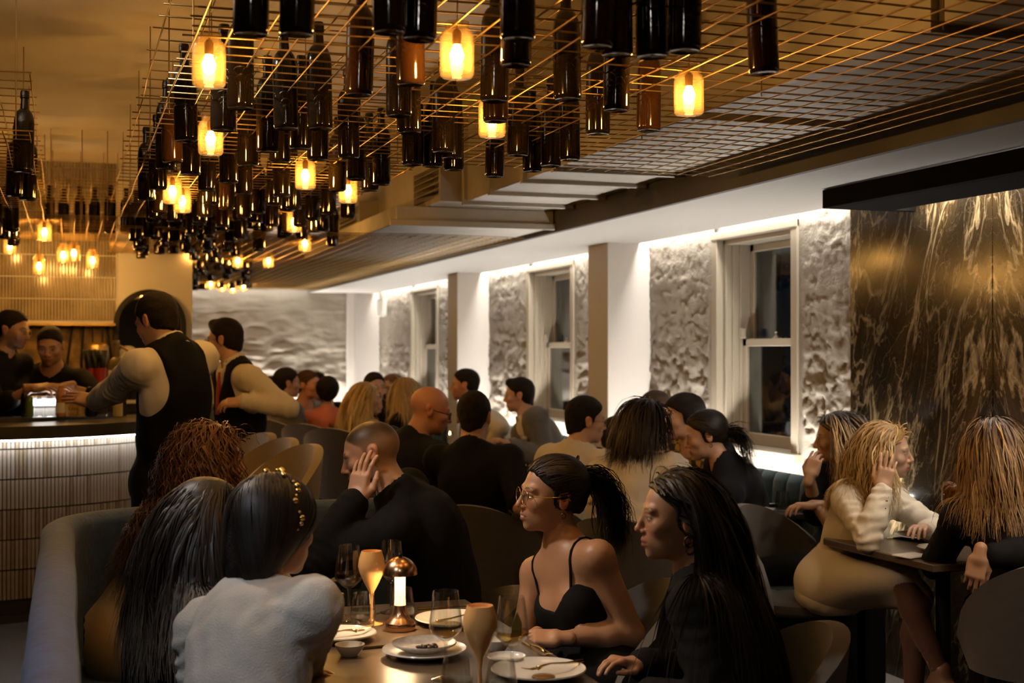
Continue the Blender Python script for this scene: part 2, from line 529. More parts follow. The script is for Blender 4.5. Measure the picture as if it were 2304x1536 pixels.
# dark garden beyond the glass
hm = MB()
for k in range(900):
    y = random.uniform(6.2, 9.5); z = random.uniform(0.2, 1.55 + 0.25 * math.sin(y * 3)); x = 4.75 + random.uniform(0, 0.4)
    a = random.uniform(0, 6.28); s = random.uniform(0.03, 0.06)
    u = Vector((random.uniform(-.4, .4), math.cos(a), math.sin(a))) * s; v = u.cross(Vector((1, random.uniform(-.5, .5), random.uniform(-.5, .5)))).normalized() * s * 0.5
    c = Vector((x, y, z))
    hm.add([c - u, c - v, c + u, c + v], [(0, 1, 2, 3)])
hg = link('hedge', hm.mesh('hedge', mat('dark_hedge_leaf', (0.035, 0.075, 0.03), rough=0.5)))
hg['kind'] = 'stuff'; tag(hg, 'dark leafy hedge outside the tall sash window', 'hedge')

# ------------------------------------------------------------------ marble wall, black pelmet over it
mw = MB().box((XR - 0.05, 4.752, 0), (XR + 0.03, 5.84, ZS), bev=0.002).mesh('marble_slab', m_marble)
w1 = bpy.data.objects.new('wall_right_marble', None); COL.objects.link(w1); w1['kind'] = 'structure'
link('marble_slab', mw, w1)
link('marble_slab', MB().box((XR - 0.05, 2.6, 0), (XR + 0.03, 4.748, ZS), bev=0.002).mesh('marble_slab', m_marble), w1)
link('marble_slab', MB().box((XR - 0.05, 0.4, 0), (XR + 0.03, 2.596, ZS), bev=0.002).mesh('marble_slab', m_marble), w1)
PX = 3.27
m_matte = mat('matte_black_board', (0.004, 0.0037, 0.0035), rough=0.95, spec=0.08)
pm = thing('lighting_pelmet', 'black boxed pelmet hung under the soffit above the dark marble wall', 'pelmet', (PX, 2.0, 2.2))
def rel(o, lo, hi, nm, m, bev=0.003):
    L = o.location
    return link(nm, MB().box([lo[i] - L[i] for i in range(3)], [hi[i] - L[i] for i in range(3)], bev=bev).mesh(nm, m), o)
rel(pm, (PX, 0.4, 2.20), (PX + 0.03, 5.32, ZS - 0.002), 'fascia', m_matte)
rel(pm, (PX + 0.03, 5.29, 2.20), (XR - 0.05, 5.32, ZS - 0.002), 'end_board', m_matte)
rel(pm, (PX + 0.03, 0.4, 2.20), (3.62, 5.29, 2.215), 'soffit_board', m_matte)
rel(pm, (3.655, 0.5, 2.262), (3.685, 5.27, 2.268), 'led_strip', emit_mat('pelmet_led', (1.0, 0.88, 0.74), L_COVE * 1.3))

# cove strips: one above the plaster, one behind the banquette back
for nm, lo, hi, lab in (('led_strip', (3.72, 5.86, ZS + 0.095), (3.755, YB - 0.1, ZS + 0.10), 'white light strip in the ceiling cove along the plaster wall'),):
    o = link(nm, MB().box(lo, hi).mesh(nm, m_cove)); tag(o, lab, 'light strip')
o = link('led_strip', MB().box((3.655, 5.45, 0.855), (3.685, YB - 0.3, 0.86)).mesh('led_strip', emit_mat('cove_led_low', (1.0, 0.93, 0.84), L_COVE * 1.5)))
tag(o, 'white light strip hidden behind the teal banquette back', 'light strip')
o = link('led_strip', MB().box((0.9, YB - 0.17, 2.42), (3.3, YB - 0.14, 2.425)).mesh('led_strip', emit_mat('end_wall_led', (1.0, 0.93, 0.84), L_COVE * 0.5))); tag(o, 'white light strip above the rippled end wall', 'light strip')
o = link('led_strip', MB().box((0.9, YB - 0.16, 0.84), (3.3, YB - 0.12, 0.845)).mesh('led_strip', emit_mat('end_wall_led_low', (1.0, 0.93, 0.84), L_COVE * 2.0))); tag(o, 'white light strip at the foot of the rippled end wall', 'light strip')
struct('trim_2', MB().box((0.6, YB - 0.22, 0), (3.4, YB - 0.18, 0.90)).mesh('trim_2', m_beam))

ex = thing('exit_sign', 'small pale box sign fixed high in the far corner', 'sign', (3.70, 16.2, 1.98))
link('housing', MB().box((-0.02, -0.14, 0), (0.04, 0.14, 0.22), bev=0.01).mesh('housing', m_white), ex)
link('face_plate', MB().box((-0.026, -0.125, 0.015), (-0.02, 0.125, 0.205)).mesh('face_plate', mat('sign_face', (0.75, 0.74, 0.70), rough=0.4)), ex)

# ------------------------------------------------------------------ air duct under the ceiling
dz = 2.42
du = thing('air_duct', 'long rectangular sheet metal duct hung above the wire racks', 'duct', (2.2, 1.5, dz))
rel(du, (2.2, 1.5, dz), (2.86, 11.2, ZC - 0.01), 'duct_body', m_duct)
rel(du, (1.86, 7.75, 2.315), (2.86, 11.0, dz - 0.001), 'lower_plenum', m_duct)
for y in (3.0, 4.4, 5.9, 6.35, 6.9, 7.4):
    rel(du, (2.175, y, dz - 0.022), (2.86, y + 0.035, ZC - 0.012), 'flange', m_duct, 0.002)
rel(du, (1.82, 7.73, 2.30), (2.865, 7.76, 2.335), 'flange', m_duct, 0.002)
def vent(y0, y1, z0, z1, x):
    v = bpy.data.objects.new('vent', None); COL.objects.link(v); v.parent = du; v.location = (x - 2.2, y0 - 1.5, z0 - dz)
    L, H, D = y1 - y0, z1 - z0, 2.2 - x
    f = MB(); b = 0.03
    f.box((0, 0, 0), (D, L, b)); f.box((0, 0, H - b), (D, L, H)); f.box((0, 0, b), (D, b, H - b)); f.box((0, L - b, b), (D, L, H - b)); f.box((D - 0.02, b, b), (D, L - b, H - b))
    link('vent_box', f.mesh('vent_box', m_duct), v)
    n = 5
    for k in range(n):
        z = b + (H - 2 * b) * (k + 0.5) / n
        link('slat', MB().add([(0.0, b, z - .012), (0.0, L - b, z - .012), (0.05, L - b, z + .014), (0.05, b, z + .014), (0.0, b, z - .008), (0.0, L - b, z - .008), (0.05, L - b, z + .018), (0.05, b, z + .018)],
             [(0, 3, 2, 1), (4, 5, 6, 7), (0, 1, 5, 4), (1, 2, 6, 5), (2, 3, 7, 6), (3, 0, 4, 7)]).mesh('slat', m_duct), v)
vent(7.45, 8.1, 2.42, 2.67, 2.05)
vent(9.7, 10.5, 2.44, 2.66, 2.05)
# ------------------------------------------------------------------ hanging wire racks with bottles and jar lights
m_wire = mat('brass_wire', (0.42, 0.27, 0.10), rough=0.35, metal=0.9)
m_bottle = mat('black_brown_glass', (0.010, 0.006, 0.003), rough=0.07, spec=0.6)
m_bottle2 = mat('amber_brown_glass', (0.030, 0.012, 0.0035), rough=0.10, spec=0.6)
m_jar = glass_mat('amber_tinted_jar_glass', (0.96, 0.86, 0.66), 1.45, 0.05, haze=0.035, hazecol=(0.9, 0.7, 0.4))
m_bulb = emit_mat('amber_filament_bulb', (1.0, 0.60, 0.22), L_BULB * 9.0)
m_sock = mat('bulb_socket_brass', (0.35, 0.22, 0.08), rough=0.4, metal=0.8)
ORD = ['first', 'second', 'third', 'fourth', 'fifth', 'sixth', 'seventh', 'eighth', 'ninth', 'tenth', 'eleventh', 'twelfth', 'thirteenth', 'fourteenth', 'fifteenth', 'sixteenth', 'seventeenth', 'eighteenth', 'nineteenth', 'twentieth', 'twenty-first', 'twenty-second', 'twenty-third', 'twenty-fourth', 'twenty-fifth', 'twenty-sixth', 'twenty-seventh', 'twenty-eighth', 'twenty-ninth', 'thirtieth']

def wire_grid(name, x0, x1, y0, y1, z, px=0.085, py=0.10, r=0.0026, sag=0.006, par=None, off=(0, 0, 0)):
    mb = MB()
    def zz(x, y): return z + sag * math.sin(x * 3.1 + 1) * math.sin(y * 1.7) 
    nx = int(round((x1 - x0) / px)); ny = int(round((y1 - y0) / py))
    for i in range(nx + 1):
        x = x0 + i * (x1 - x0) / nx
        n = max(3, int((y1 - y0) / 0.4))
        mb.tube([(x + random.uniform(-.004, .004) - off[0], y0 + (y1 - y0) * k / n - off[1], zz(x, y0 + (y1 - y0) * k / n) - off[2]) for k in range(n + 1)], r, 5)
    for j in range(ny + 1):
        y = y0 + j * (y1 - y0) / ny + random.uniform(-.008, .008)
        n = max(3, int((x1 - x0) / 0.35))
        e = random.uniform(0.0, 0.03)
        xs = [x0 - e + (x1 - x0 + 2 * e) * k / n for k in range(n + 1)]
        mb.tube([(x - off[0], y + random.uniform(-.003, .003) - off[1], zz(x, y) + r * 1.9 - off[2]) for x in xs], r, 5)
    o = link(name, mb.mesh(name, m_wire, True), par)
    return o
ZL, ZU = 2.335, 2.545
def rack(label, x0, x1, y0, y1, zl=ZL, xu=None, upper=True):
    t = thing('wire_rack', label, 'wire rack', (x0, y0, zl), group='wire bottle racks')
    off = (x0, y0, zl)
    wire_grid('lower_mesh', x0, x1, y0, y1, zl, par=t, off=off)
    if upper:
        wire_grid('upper_mesh', x0 - 0.02, xu or x1, y0, y1, ZU, px=0.12, py=0.16, par=t, off=off)
    for y in np.arange(y0 + 0.15, y1, 0.9):
        for x in (x0 + 0.02, (x0 + x1) / 2, (xu or x1) - 0.05):
            link('hanger', MB().tube([(x - off[0], y - off[1], 0), (x - off[0], y - off[1], ZC - 0.08 - zl)], 0.0025, 5).mesh('hanger', m_wire), t)
    return t
rack('wide brass wire rack overhead nearest the marble wall, holding bottles and lights', 0.30, 2.74, 1.7, 5.40, xu=2.08)
rack('narrow middle section of brass wire rack beside the vented duct', 0.30, 1.40, 5.45, 8.15)
rack('far section of brass wire rack reaching toward the rippled end wall', 0.30, 2.80, 8.2, 15.95, zl=2.282, xu=1.6)
rack('brass wire rack hung over the bar counter', -1.60, -0.13, 5.1, 9.9)
rack('short brass wire rack section bridging between the bar rack and the wide rack', -0.11, 0.28, 8.2, 9.9)

def bottle_mesh(name, h=0.30, r=0.0375, shoulder=0.19, neck=0.0135, m=None):
    p = [(0, 0.006), (r * 0.7, 0.002), (r * 0.9, 0.0), (r * 0.985, 0.004), (r, 0.012), (r, shoulder)]
    for k in range(1, 7):
        a = k / 6 * math.pi / 2
        p.append((neck + 0.002 + (r - neck - 0.002) * math.cos(a) ** 1.3, shoulder + 0.055 * math.sin(a)))
    p += [(neck, h - 0.03), (neck + 0.003, h - 0.028), (neck + 0.003, h - 0.008), (neck + 0.001, h), (0, h)]
    return MB().lathe(p, 18).mesh(name, m or m_bottle, True, 50)
B_TALL = bottle_mesh('bottle', 0.31, 0.0375, 0.185)
B_LONG = bottle_mesh('bottle', 0.325, 0.0385, 0.20, 0.0145)
B_AMB = bottle_mesh('bottle', 0.30, 0.037, 0.18, 0.0135, m_bottle2)
HB = 0.675
def atv(u, v, h=HB):
    return PZ(u, v, CAM.z + h)
BOT = [(564,79),(667,79),(878,74),(941,89),(1343,106),(1403,125),(1472,125),(1521,119),(1719,165),(1165,89),
 (1160,148),(807,214),(924,191),(541,244),(898,261),(1112,228),(1277,224),(1386,249),(502,294),(419,317),(644,290),(720,290),(921,299),(1115,274),(1345,302),(1459,294),
 (388,365),(602,342),(675,335),(785,355),(997,343),(1165,350),(1282,360),(373,380),(630,365),(715,360),(558,373),(1016,356),(1021,383),(931,371),(970,375),(1198,386),(1239,374),(1112,398),
 (52,388),(802,404),(858,416),(515,412),(429,393),(465,429),(548,436),(832,429),(759,429),(356,426),(634,442),(475,460),(617,462),(62,450),
 (739,482),(703,495),(393,498),(748,553),(540,495),(500,520),(600,520),(345,500),(660,470),(580,480),(450,500),(330,450)]
AMB = {4, 5, 2, 8, 10, 12, 23, 25, 26, 11}
pts = []
for i, (u, v) in enumerate(BOT):
    p = atv(u, v); pts.append([p, i, v])
# keep bottles from running into each other
for it in range(30):
    for a in range(len(pts)):
        for b in range(a + 1, len(pts)):
            dlt = pts[a][0] - pts[b][0]; dlt.z = 0
            if dlt.length < 0.084:
                n = dlt.normalized() if dlt.length > 1e-4 else Vector((1, 0, 0))
                s = (0.084 - dlt.length) / 2 + 0.001
                pts[a][0] += n * s; pts[b][0] -= n * s
rows = {}
for p, i, v in pts:
    d = (p - CAM).dot(FWD)
    rows.setdefault(int((d - 2.6) / 0.5), []).append((p, i))
rk = sorted(rows)
def hang_bottle(p, me, label, grp='bottles hung through the wire racks'):
    b = link('hanging_bottle', me, None, p)
    b.rotation_euler = (random.uniform(-.03, .03), random.uniform(-.03, .03), random.uniform(0, 6))
    tag(b, label, 'bottle', grp)
for ri, k in enumerate(rk):
    L = sorted(rows[k], key=lambda q: (q[0] - CAM).dot(RGT) / (q[0] - CAM).dot(FWD))
    for ci, (p, i) in enumerate(L):
        hang_bottle(p, B_AMB if i in AMB else (B_LONG if i % 3 == 0 else B_TALL),
                    '%s bottle through the wire rack, %s from the bar side, row %s' % ('amber brown' if i in AMB else 'black', ORD[ci], ORD[ri] + ' from front'))
JAR = [(470,195),(1028,175),(1550,258),(1107,308),(474,348),(687,425),(388,458),(410,478),(783,456),(662,522),(686,566),(430,592),(535,602),(604,602),(500,656),(474,650),(524,660),(548,655),
       (100,543),(22,572),(88,617),(208,604),(142,592),(166,588)]
jpts = [atv(u, v, HB - 0.01) for u, v in JAR]
for i, (u, v) in enumerate(JAR):
    if u < 260 and (jpts[i] - CAM).dot(FWD) > 9.2: jpts[i] = P(u, v, 9.15 - 0.1 * (i % 3))
far = []
def free(p, dmin=0.085):
    return all((Vector((p.x, p.y)) - Vector((q[0].x, q[0].y))).length > dmin for q in pts) and all((Vector((p.x, p.y)) - Vector((q.x, q.y))).length > 0.095 for q in jpts) and all((Vector((p.x, p.y)) - Vector((q.x, q.y))).length > dmin for q in far)
n = 0; tries = 0
while n < 120 and tries < 6000:
    tries += 1
    x = random.uniform(0.36, 1.35) ; y = random.uniform(6.3, 15.0)
    if y > 9: x = random.uniform(0.36, 1.15 + (y - 9) * 0.13)
    p = Vector((x, y, CAM.z + HB + random.uniform(-.01, .01)))
    if free(p):
        far.append(p); n += 1
fd = sorted([q for q in far], key=lambda q: (q - CAM).dot(FWD))
bands = {}
for q in fd:
    d = (q - CAM).dot(FWD)
    if d < 10.6: bands.setdefault(int((d - 5.0) / 0.55), []).append(q)
for bi_, k in enumerate(sorted(bands)):
    for ci, q in enumerate(sorted(bands[k], key=lambda q: (q - CAM).dot(RGT) / (q - CAM).dot(FWD))):
        hang_bottle(q, (B_TALL, B_LONG, B_AMB)[ci % 3], 'small %s bottle down the long rack, %s from the bar side, %s band back' % (('black', 'tall black', 'brown')[ci % 3], ORD[ci], ORD[bi_]), 'bottles far down the rack')
for ci, q in enumerate([q for q in fd if (q - CAM).dot(FWD) >= 10.6]):
    hang_bottle(q, (B_TALL, B_LONG, B_AMB)[ci % 3], 'tiny dark bottle in the far cluster before the rippled end wall', 'bottles in the far cluster')
barb = []
n = 0; tries = 0
while n < 26 and tries < 3000:
    tries += 1
    p = Vector((random.uniform(-1.0, -0.16), random.uniform(6.2, 9.8), CAM.z + HB + random.uniform(-.01, .01)))
    if free(p):
        far.append(p); n += 1
        barb.append(p)
for ci, q in enumerate(sorted(barb, key=lambda q: q.y)):
    hang_bottle(q, (B_TALL, B_LONG, B_TALL)[ci % 3], 'dark bottle in the rack over the bar, %s from the front' % ORD[ci], 'bottles over the bar')
# bottles standing in a row upright on the upper mesh at the far end of the bar rack
for i, u in enumerate((108, 143, 180, 212, 247, 283)):
    p = P(u, 545 + (i % 2) * 12, 9.0); p.z = 2.345
    hang_bottle(p, (B_LONG, B_TALL)[i % 2], 'dark upright bottle silhouetted against the tiled bar wall, %s from the bar rack' % ORD[i], 'upright bottles between racks')

jp = MB().lathe([(0.0, 0.0), (0.036, 0.0), (0.0415, 0.006), (0.0425, 0.015), (0.0425, 0.095), (0.039, 0.108), (0.030, 0.116), (0.030, 0.135),
                 (0.0275, 0.135), (0.0275, 0.117), (0.036, 0.106), (0.0395, 0.094), (0.0395, 0.016), (0.036, 0.010), (0.0, 0.009)], 20).mesh('jar_glass', m_jar, True, 50)
bu = MB().lathe([(0, 0.030), (0.009, 0.034), (0.0165, 0.046), (0.018, 0.056), (0.013, 0.070), (0.0075, 0.082), (0, 0.084)], 10).mesh('bulb', m_bulb, True)
so_ = MB().lathe([(0, 0.080), (0.011, 0.080), (0.012, 0.11), (0.006, 0.118), (0, 0.118)], 10); so_.tube([(0, 0, 0.115), (0.004, 0, 0.3), (0, 0, 0.65)], 0.002, 5)
so_ = so_.mesh('socket', m_sock, True, 50)
for i, p in enumerate(jpts):
    t = thing('jar_light', 'x', 'light', p, 0, 'amber jar lights in the racks')
    link('jar_glass', jp, t); link('bulb', bu, t); link('socket', so_, t)
    t['_d'] = (p - CAM).dot(FWD)
jl = sorted([o for o in COL.objects if o.name.startswith('jar_light')], key=lambda o: o['_d'])
for i, o in enumerate(jl):
    bar = o.location.x < -0.1
    if True:
        o['label'] = 'glowing amber jar light in the %s, %s from the front' % ('rack over the bar' if bar else 'wire rack', ORD[i])
    else:
        o['label'] = 'tiny glowing amber jar light at the far end of the racks'
    del o['_d']
# ------------------------------------------------------------------ bar
m_tile = mat('glazed_finger_tile', (0.30, 0.27, 0.23), rough=0.25, vary=0.25, vscale=3, spec=0.5)
m_tile2 = mat('glazed_finger_tile_brown', (0.22, 0.18, 0.13), rough=0.22, vary=0.3, vscale=5, spec=0.5)
m_grout = mat('dark_grout', (0.02, 0.017, 0.014), rough=0.9)
m_stone = mat('dark_stone_top', (0.030, 0.026, 0.024), rough=0.35, vary=0.3, vscale=9)
m_brass = mat('aged_brass', (0.50, 0.33, 0.12), rough=0.35, metal=0.85, vary=0.2, vscale=10)
m_steel = mat('brushed_steel', (0.55, 0.55, 0.55), rough=0.3, metal=1.0)
BC, BR = Vector((-0.5, 9.3)), 1.2
def bar_path(s, off=0.0):
    """Point and outward normal on the bar front; s runs from the straight part round the curved end."""
    if s < 0:
        return Vector((BC.x + s, BC.y - BR - off)), Vector((0, -1))
    a = s / BR
    nrm = Vector((math.sin(a), -math.cos(a)))
    return BC + nrm * (BR + off), nrm
S0, S1 = -1.6, BR * math.pi / 2
def bar_strip(o0, o1, z0, z1, n=40):
    mb = MB(); V = []; F = []
    ss = np.linspace(S0, S1, n)
    for s in ss:
        p, nn = bar_path(s)
        a = p + nn * o0; b = p + nn * o1
        V += [(a.x, a.y, z0), (b.x, b.y, z0), (b.x, b.y, z1), (a.x, a.y, z1)]
    for i in range(n - 1):
        for k in range(4):
            k2 = (k + 1) % 4
            F.append((i * 4 + k, (i + 1) * 4 + k, (i + 1) * 4 + k2, i * 4 + k2))
    F += [(0, 1, 2, 3), ((n - 1) * 4 + 3, (n - 1) * 4 + 2, (n - 1) * 4 + 1, (n - 1) * 4)]
    return mb.add(V, F)
bar = thing('bar_counter', 'curved bar counter faced with pale ribbed tiles and a glowing strip under its dark top', 'bar')
link('bar_core', bar_strip(-0.30, -0.012, 0, 1.045).mesh('bar_core', m_grout), bar)
link('bar_top', bar_strip(-0.62, 0.10, 1.05, 1.125).mesh('bar_top', m_stone), bar)
link('raised_ledge', bar_strip(-0.60, -0.38, 1.126, 1.15).mesh('raised_ledge', m_stone), bar)
link('kick_board', bar_strip(-0.20, -0.004, 0.0, 0.045).mesh('kick_board', m_stone), bar)
link('led_strip', bar_strip(0.035, 0.05, 1.040, 1.047).mesh('led_strip', emit_mat('bar_led', (1.0, 0.95, 0.92), L_BAR * 2.0)), bar)
TP, TH = 0.0225, 0.172
def tile_mesh(m):
    w, h, d = TP * 0.86, TH - 0.008, 0.011
    p = [(-w / 2, 0), (-w / 2, -d * 0.45), (-w * 0.25, -d), (w * 0.25, -d), (w / 2, -d * 0.45), (w / 2, 0)]
    n = len(p)
    V = [(x, y, 0) for x, y in p] + [(x, y, h) for x, y in p]
    F = [tuple(range(n))[::-1], tuple(range(n, 2 * n))] + [(i, (i + 1) % n, n + (i + 1) % n, n + i)[::-1] for i in range(n)]
    F = [f[::-1] for f in F]
    return MB().add(V, F).mesh('tile', m)
tms = [tile_mesh(m_tile), tile_mesh(m_tile2)]
extra = MB()
s = -0.98
cols = []
while s < S1 - 0.02:
    cols.append(s); s += TP
NT = 0
rows_z = [1.04 - 0.045] + [1.04 - 0.045 - TH * (k + 1) for k in range(6)]
for s in cols:
    p, nn = bar_path(s, -0.011)
    ang = math.atan2(nn.x, -nn.y)
    vis = -0.02 < s < 0.95
    for r, z in enumerate(rows_z):
        if z < -0.02: continue
        if vis and NT < 300 and r < 6:
            t = link('tile', tms[0 if random.random() < .75 else 1], bar, (p.x, p.y, max(z, 0.045)))
            t.rotation_euler = (0, 0, ang)
            if r == 0: t.scale = (1, 1, 0.045 / TH)
            NT += 1
        else:
            hh = 0.04 if r == 0 else TH - 0.008
            c, sn = math.cos(ang), math.sin(ang)
            w = TP * 0.43; d = 0.011
            V = []
            for zz in (max(z, .045), max(z, .045) + hh):
                for x, y in ((-w, 0), (-w * .6, -d), (w * .6, -d), (w, 0)):
                    V.append((p.x + x * c - y * sn, p.y + x * sn + y * c, zz))
            extra.add(V, [(0, 1, 5, 4), (1, 2, 6, 5), (2, 3, 7, 6), (4, 5, 6, 7), (3, 2, 1, 0)])
o = link('tile_field', extra.mesh('tile_field', m_tile), bar); o['kind'] = 'stuff'

# back bar: tiled hood, shelf edge, brass-toned splashback
YK = 10.3
bk = MB().box((-5, YK + 0.10, 0), (0.36, YK + 0.3, ZC)); bk.box((0.36, YK + 0.02, 0), (0.90, YK + 0.3, ZC))
struct('wall_bar', bk.mesh('wall_bar', m_white))
tl = MB()
for r in range(8):
    z = 1.78 + r * (TH * 0.94)
    for i in range(110):
        x = 0.35 - (i + 1) * TP
        w = TP * 0.86; d = 0.012
        V = [(x, YK + .1, z), (x + w * .2, YK + .1 - d, z), (x + w * .8, YK + .1 - d, z), (x + w, YK + .1, z)]
        V += [(a, b, c + TH * .94 - .008) for a, b, c in V]
        tl.add(V, [(0, 1, 5, 4), (1, 2, 6, 5), (2, 3, 7, 6), (4, 5, 6, 7), (3, 2, 1, 0)])
o = link('wall_bar_tiles', tl.mesh('wall_bar_tiles', mat('glossy_gold_glaze_tile', (0.20, 0.15, 0.085), rough=0.12, vary=0.35, vscale=7, spec=0.7))); o['kind'] = 'structure'
struct('trim_3', MB().box((-2.4, YK - 0.12, 1.735), (0.34, YK + 0.1, 1.755), bev=0.003).mesh('trim_3', m_brass))
struct('wall_bar_splashback', MB().box((-2.4, YK + 0.085, 0.85), (0.345, YK + 0.1, 1.735)).mesh('wall_bar_splashback', mat('mottled_bronze_panel', (0.20, 0.125, 0.045), rough=0.35, metal=0.4, vary=0.5, vscale=12)))
bb = thing('back_counter', 'dark counter with steel top along the splashback behind the bartenders', 'counter', (-1, 10.1, 0))
link('cabinet', MB().box((-1.4, -0.3, 0), (1.3, 0.18, 0.88), bev=0.004).mesh('cabinet', m_black), bb)
link('worktop', MB().box((-1.4, -0.33, 0.88), (1.32, 0.18, 0.92), bev=0.004).mesh('worktop', m_steel), bb)
for (u, w, lean, lab) in ((16, 7, 0.3, 'first'), (163, 8, -0.12, 'second'), (188, 6, -0.05, 'third'), (242, 6, 0.10, 'fourth')):
    a = PZ(u, 735, 1.735) if False else P(u, 735, 9.7); b = P(u + 8, 905, 9.7)
    sc_ = (YK - 0.06 - CAM.y) / (a.y - CAM.y); a = CAM + (a - CAM) * sc_; a.z = 1.7355
    st = link('rack_strap', MB().tube([(0, 0, 0), (lean * .3, 0, -(a.z - b.z) * .5), (lean * .1 + (b.x - a.x), 0, -(a.z - b.z))], 0.011, 6).mesh('rack_strap', m_black), None, a)
    tag(st, 'black strap hanging below the brass shelf edge, %s along behind the bartenders' % lab, 'strap', 'straps behind the bar')
# cut-off lamp like brass vessel
bv = thing('brass_vessel', 'rounded brass vessel hung below the shelf by two black cords', 'vessel', P(219, 850, 9.75))
link('bowl_body', MB().lathe([(0, 0), (0.02, 0.0), (0.045, 0.05), (0.075, 0.11), (0.085, 0.18), (0.08, 0.235), (0.06, 0.255), (0, 0.26)], 24).mesh('bowl_body', m_brass, True, 60), bv)
for x in (-0.03, 0.035):
    link('cord', MB().tube([(x, 0, 0.25), (x * 1.1, 0.0, 1.736 - bv.location.z)], 0.006, 6).mesh('cord', m_black), bv)
# service light and station behind the counter
sl = thing('service_light', 'glowing white tube light on the bar station below the bartenders hands', 'light', P(101, 905, 8.26))
link('tube', MB().tube([(-0.115, 0, 0), (0.115, 0, 0)], 0.019, 10).mesh('tube', emit_mat('service_tube', (1, 0.95, 0.93), 14.0)), sl)
link('hood', MB().box((-0.14, 0.02, -0.03), (0.14, 0.06, 0.04), bev=0.004).mesh('hood', m_steel), sl)
link('back_plate', MB().box((-0.14, 0.03, -0.20), (0.14, 0.045, -0.03)).mesh('back_plate', mat('white_panel', (0.55, 0.54, 0.53), rough=0.4)), sl)
link('stand', MB().box((-0.14, 0.02, -0.92), (0.14, 0.05, -0.2)).mesh('stand', m_steel), sl)

# arched mirror
am = thing('arched_mirror', 'tall black framed arched mirror on the stub wall at the end of the bar', 'mirror', (0.59, YK + 0.02, 0.55))
hw, zt = 0.262, 1.20
arch = [(-hw, 0)] + [(-hw, zt * k / 6) for k in range(1, 7)] + [(hw * math.cos(math.pi - math.pi * k / 24), zt + hw * math.sin(math.pi * k / 24)) for k in range(1, 24)] + [(hw, zt * (6 - k) / 6) for k in range(7)]
fr = MB(); n = len(arch); V = []
for (x, z), sc in [(q, 1) for q in arch]:
    cx, cz = 0, min(z, zt)
    d = math.hypot(x - cx, z - cz) or 1
    ix, iz = x - (x - cx) / d * 0.038, z - (z - cz) / d * 0.038
    V += [(x, -0.045, z), (ix, -0.045, iz), (ix, -0.002, iz), (x, -0.002, z)]
F = []
for i in range(n - 1):
    for k in range(4):
        F.append((i * 4 + k, i * 4 + (k + 1) % 4, (i + 1) * 4 + (k + 1) % 4, (i + 1) * 4 + k))
fr.add(V, F)
fr.box((-hw, -0.045, -0.02), (hw, -0.002, 0.018))
link('mirror_frame', fr.mesh('mirror_frame', m_black), am)
V = [(x * 0.9, -0.012, z) for x, z in arch]
link('mirror_glass', MB().add(V, [tuple(range(len(V)))]).mesh('mirror_glass', mat('mirror_silver', (0.75, 0.76, 0.78), rough=0.02, metal=1.0)), am)

# ------------------------------------------------------------------ blue velvet booth
m_velvet = mat('blue_grey_velvet', (0.030, 0.066, 0.150), rough=0.75, sheen=0.12, vary=0.25, vscale=14, bump=0.25, bscale=60)
m_teal = mat('teal_velvet', (0.022, 0.055, 0.068), rough=0.75, sheen=0.1, vary=0.15, vscale=12)
m_shell = mat('pale_booth_shell', (0.35, 0.34, 0.33), rough=0.6)
def booth_path():
    pts = []
    for y in np.linspace(1.0, 4.95, 30): pts.append((-0.03, y))
    for k in range(1, 12):
        a = k / 12 * math.pi / 2
        pts.append((-0.03 + 0.42 * (1 - math.cos(a)), 4.95 + 0.42 * math.sin(a)))
    for x in np.linspace(0.39, 1.24, 8): pts.append((x, 5.37))
    return [Vector(p) for p in pts]
def sweep(path, prof, mats, name, closed=True, wob=0.0):
    n = len(path); k = len(prof); V = []
    for i, p in enumerate(path):
        t = (path[min(i + 1, n - 1)] - path[max(i - 1, 0)]).normalized()
        nr = Vector((t.y, -t.x))
        for a, z in prof:
            w = wob * (mnoise.noise(Vector((i * 0.35, a * 9, z * 6))))
            V.append((p.x + nr.x * (a + w), p.y + nr.y * (a + w), z))
    F = []
    for i in range(n - 1):
        for j in range(k if closed else k - 1):
            j2 = (j + 1) % k
            F.append((i * k + j, (i + 1) * k + j, (i + 1) * k + j2, i * k + j2))
    F.append(tuple(range(k))[::-1]); F.append(tuple((n - 1) * k + j for j in range(k)))
    F = [f[::-1] for f in F]
    return MB().add(V, F).mesh(name, mats, True, 55)
bp_ = booth_path()
bo = thing('booth_seat', 'curved blue velvet booth seat wrapping round the dining tables below the bar', 'booth', (0, 0, 0))
prof = [(-0.045, 0.42)] + [(-0.052, 0.88)] + [(0.002 + 0.056 * math.cos(math.pi - k / 8 * math.pi), 0.905 + 0.045 * math.sin(k / 8 * math.pi)) for k in range(9)] + [(0.052, 0.86), (0.048, 0.42)]
link('backrest', sweep(bp_[:15], prof, m_velvet, 'backrest', wob=0.004), bo)
link('backrest', sweep(bp_[14:30], prof, m_velvet, 'backrest', wob=0.004), bo)
link('backrest', sweep(bp_[29:42], prof, m_velvet, 'backrest', wob=0.004), bo)
link('backrest', sweep(bp_[41:], prof, m_velvet, 'backrest', wob=0.004), bo)
link('outer_shell', sweep(bp_, [(-0.085, 0.0), (-0.075, 0.66), (-0.066, 0.67), (-0.05, 0.66), (-0.05, 0.0)], m_shell, 'outer_shell'), bo)
link('plinth', sweep(bp_, [(-0.04, 0.0), (-0.04, 0.42), (0.50, 0.34), (0.50, 0.06), (0.40, 0.0)], m_black, 'plinth'), bo)
sp = [(0.055, 0.345), (0.055, 0.455), (0.10, 0.47), (0.45, 0.47), (0.50, 0.45), (0.51, 0.40), (0.50, 0.345)]
link('seat_cushion', sweep(bp_[:20], sp, m_velvet, 'seat_cushion', wob=0.004), bo)
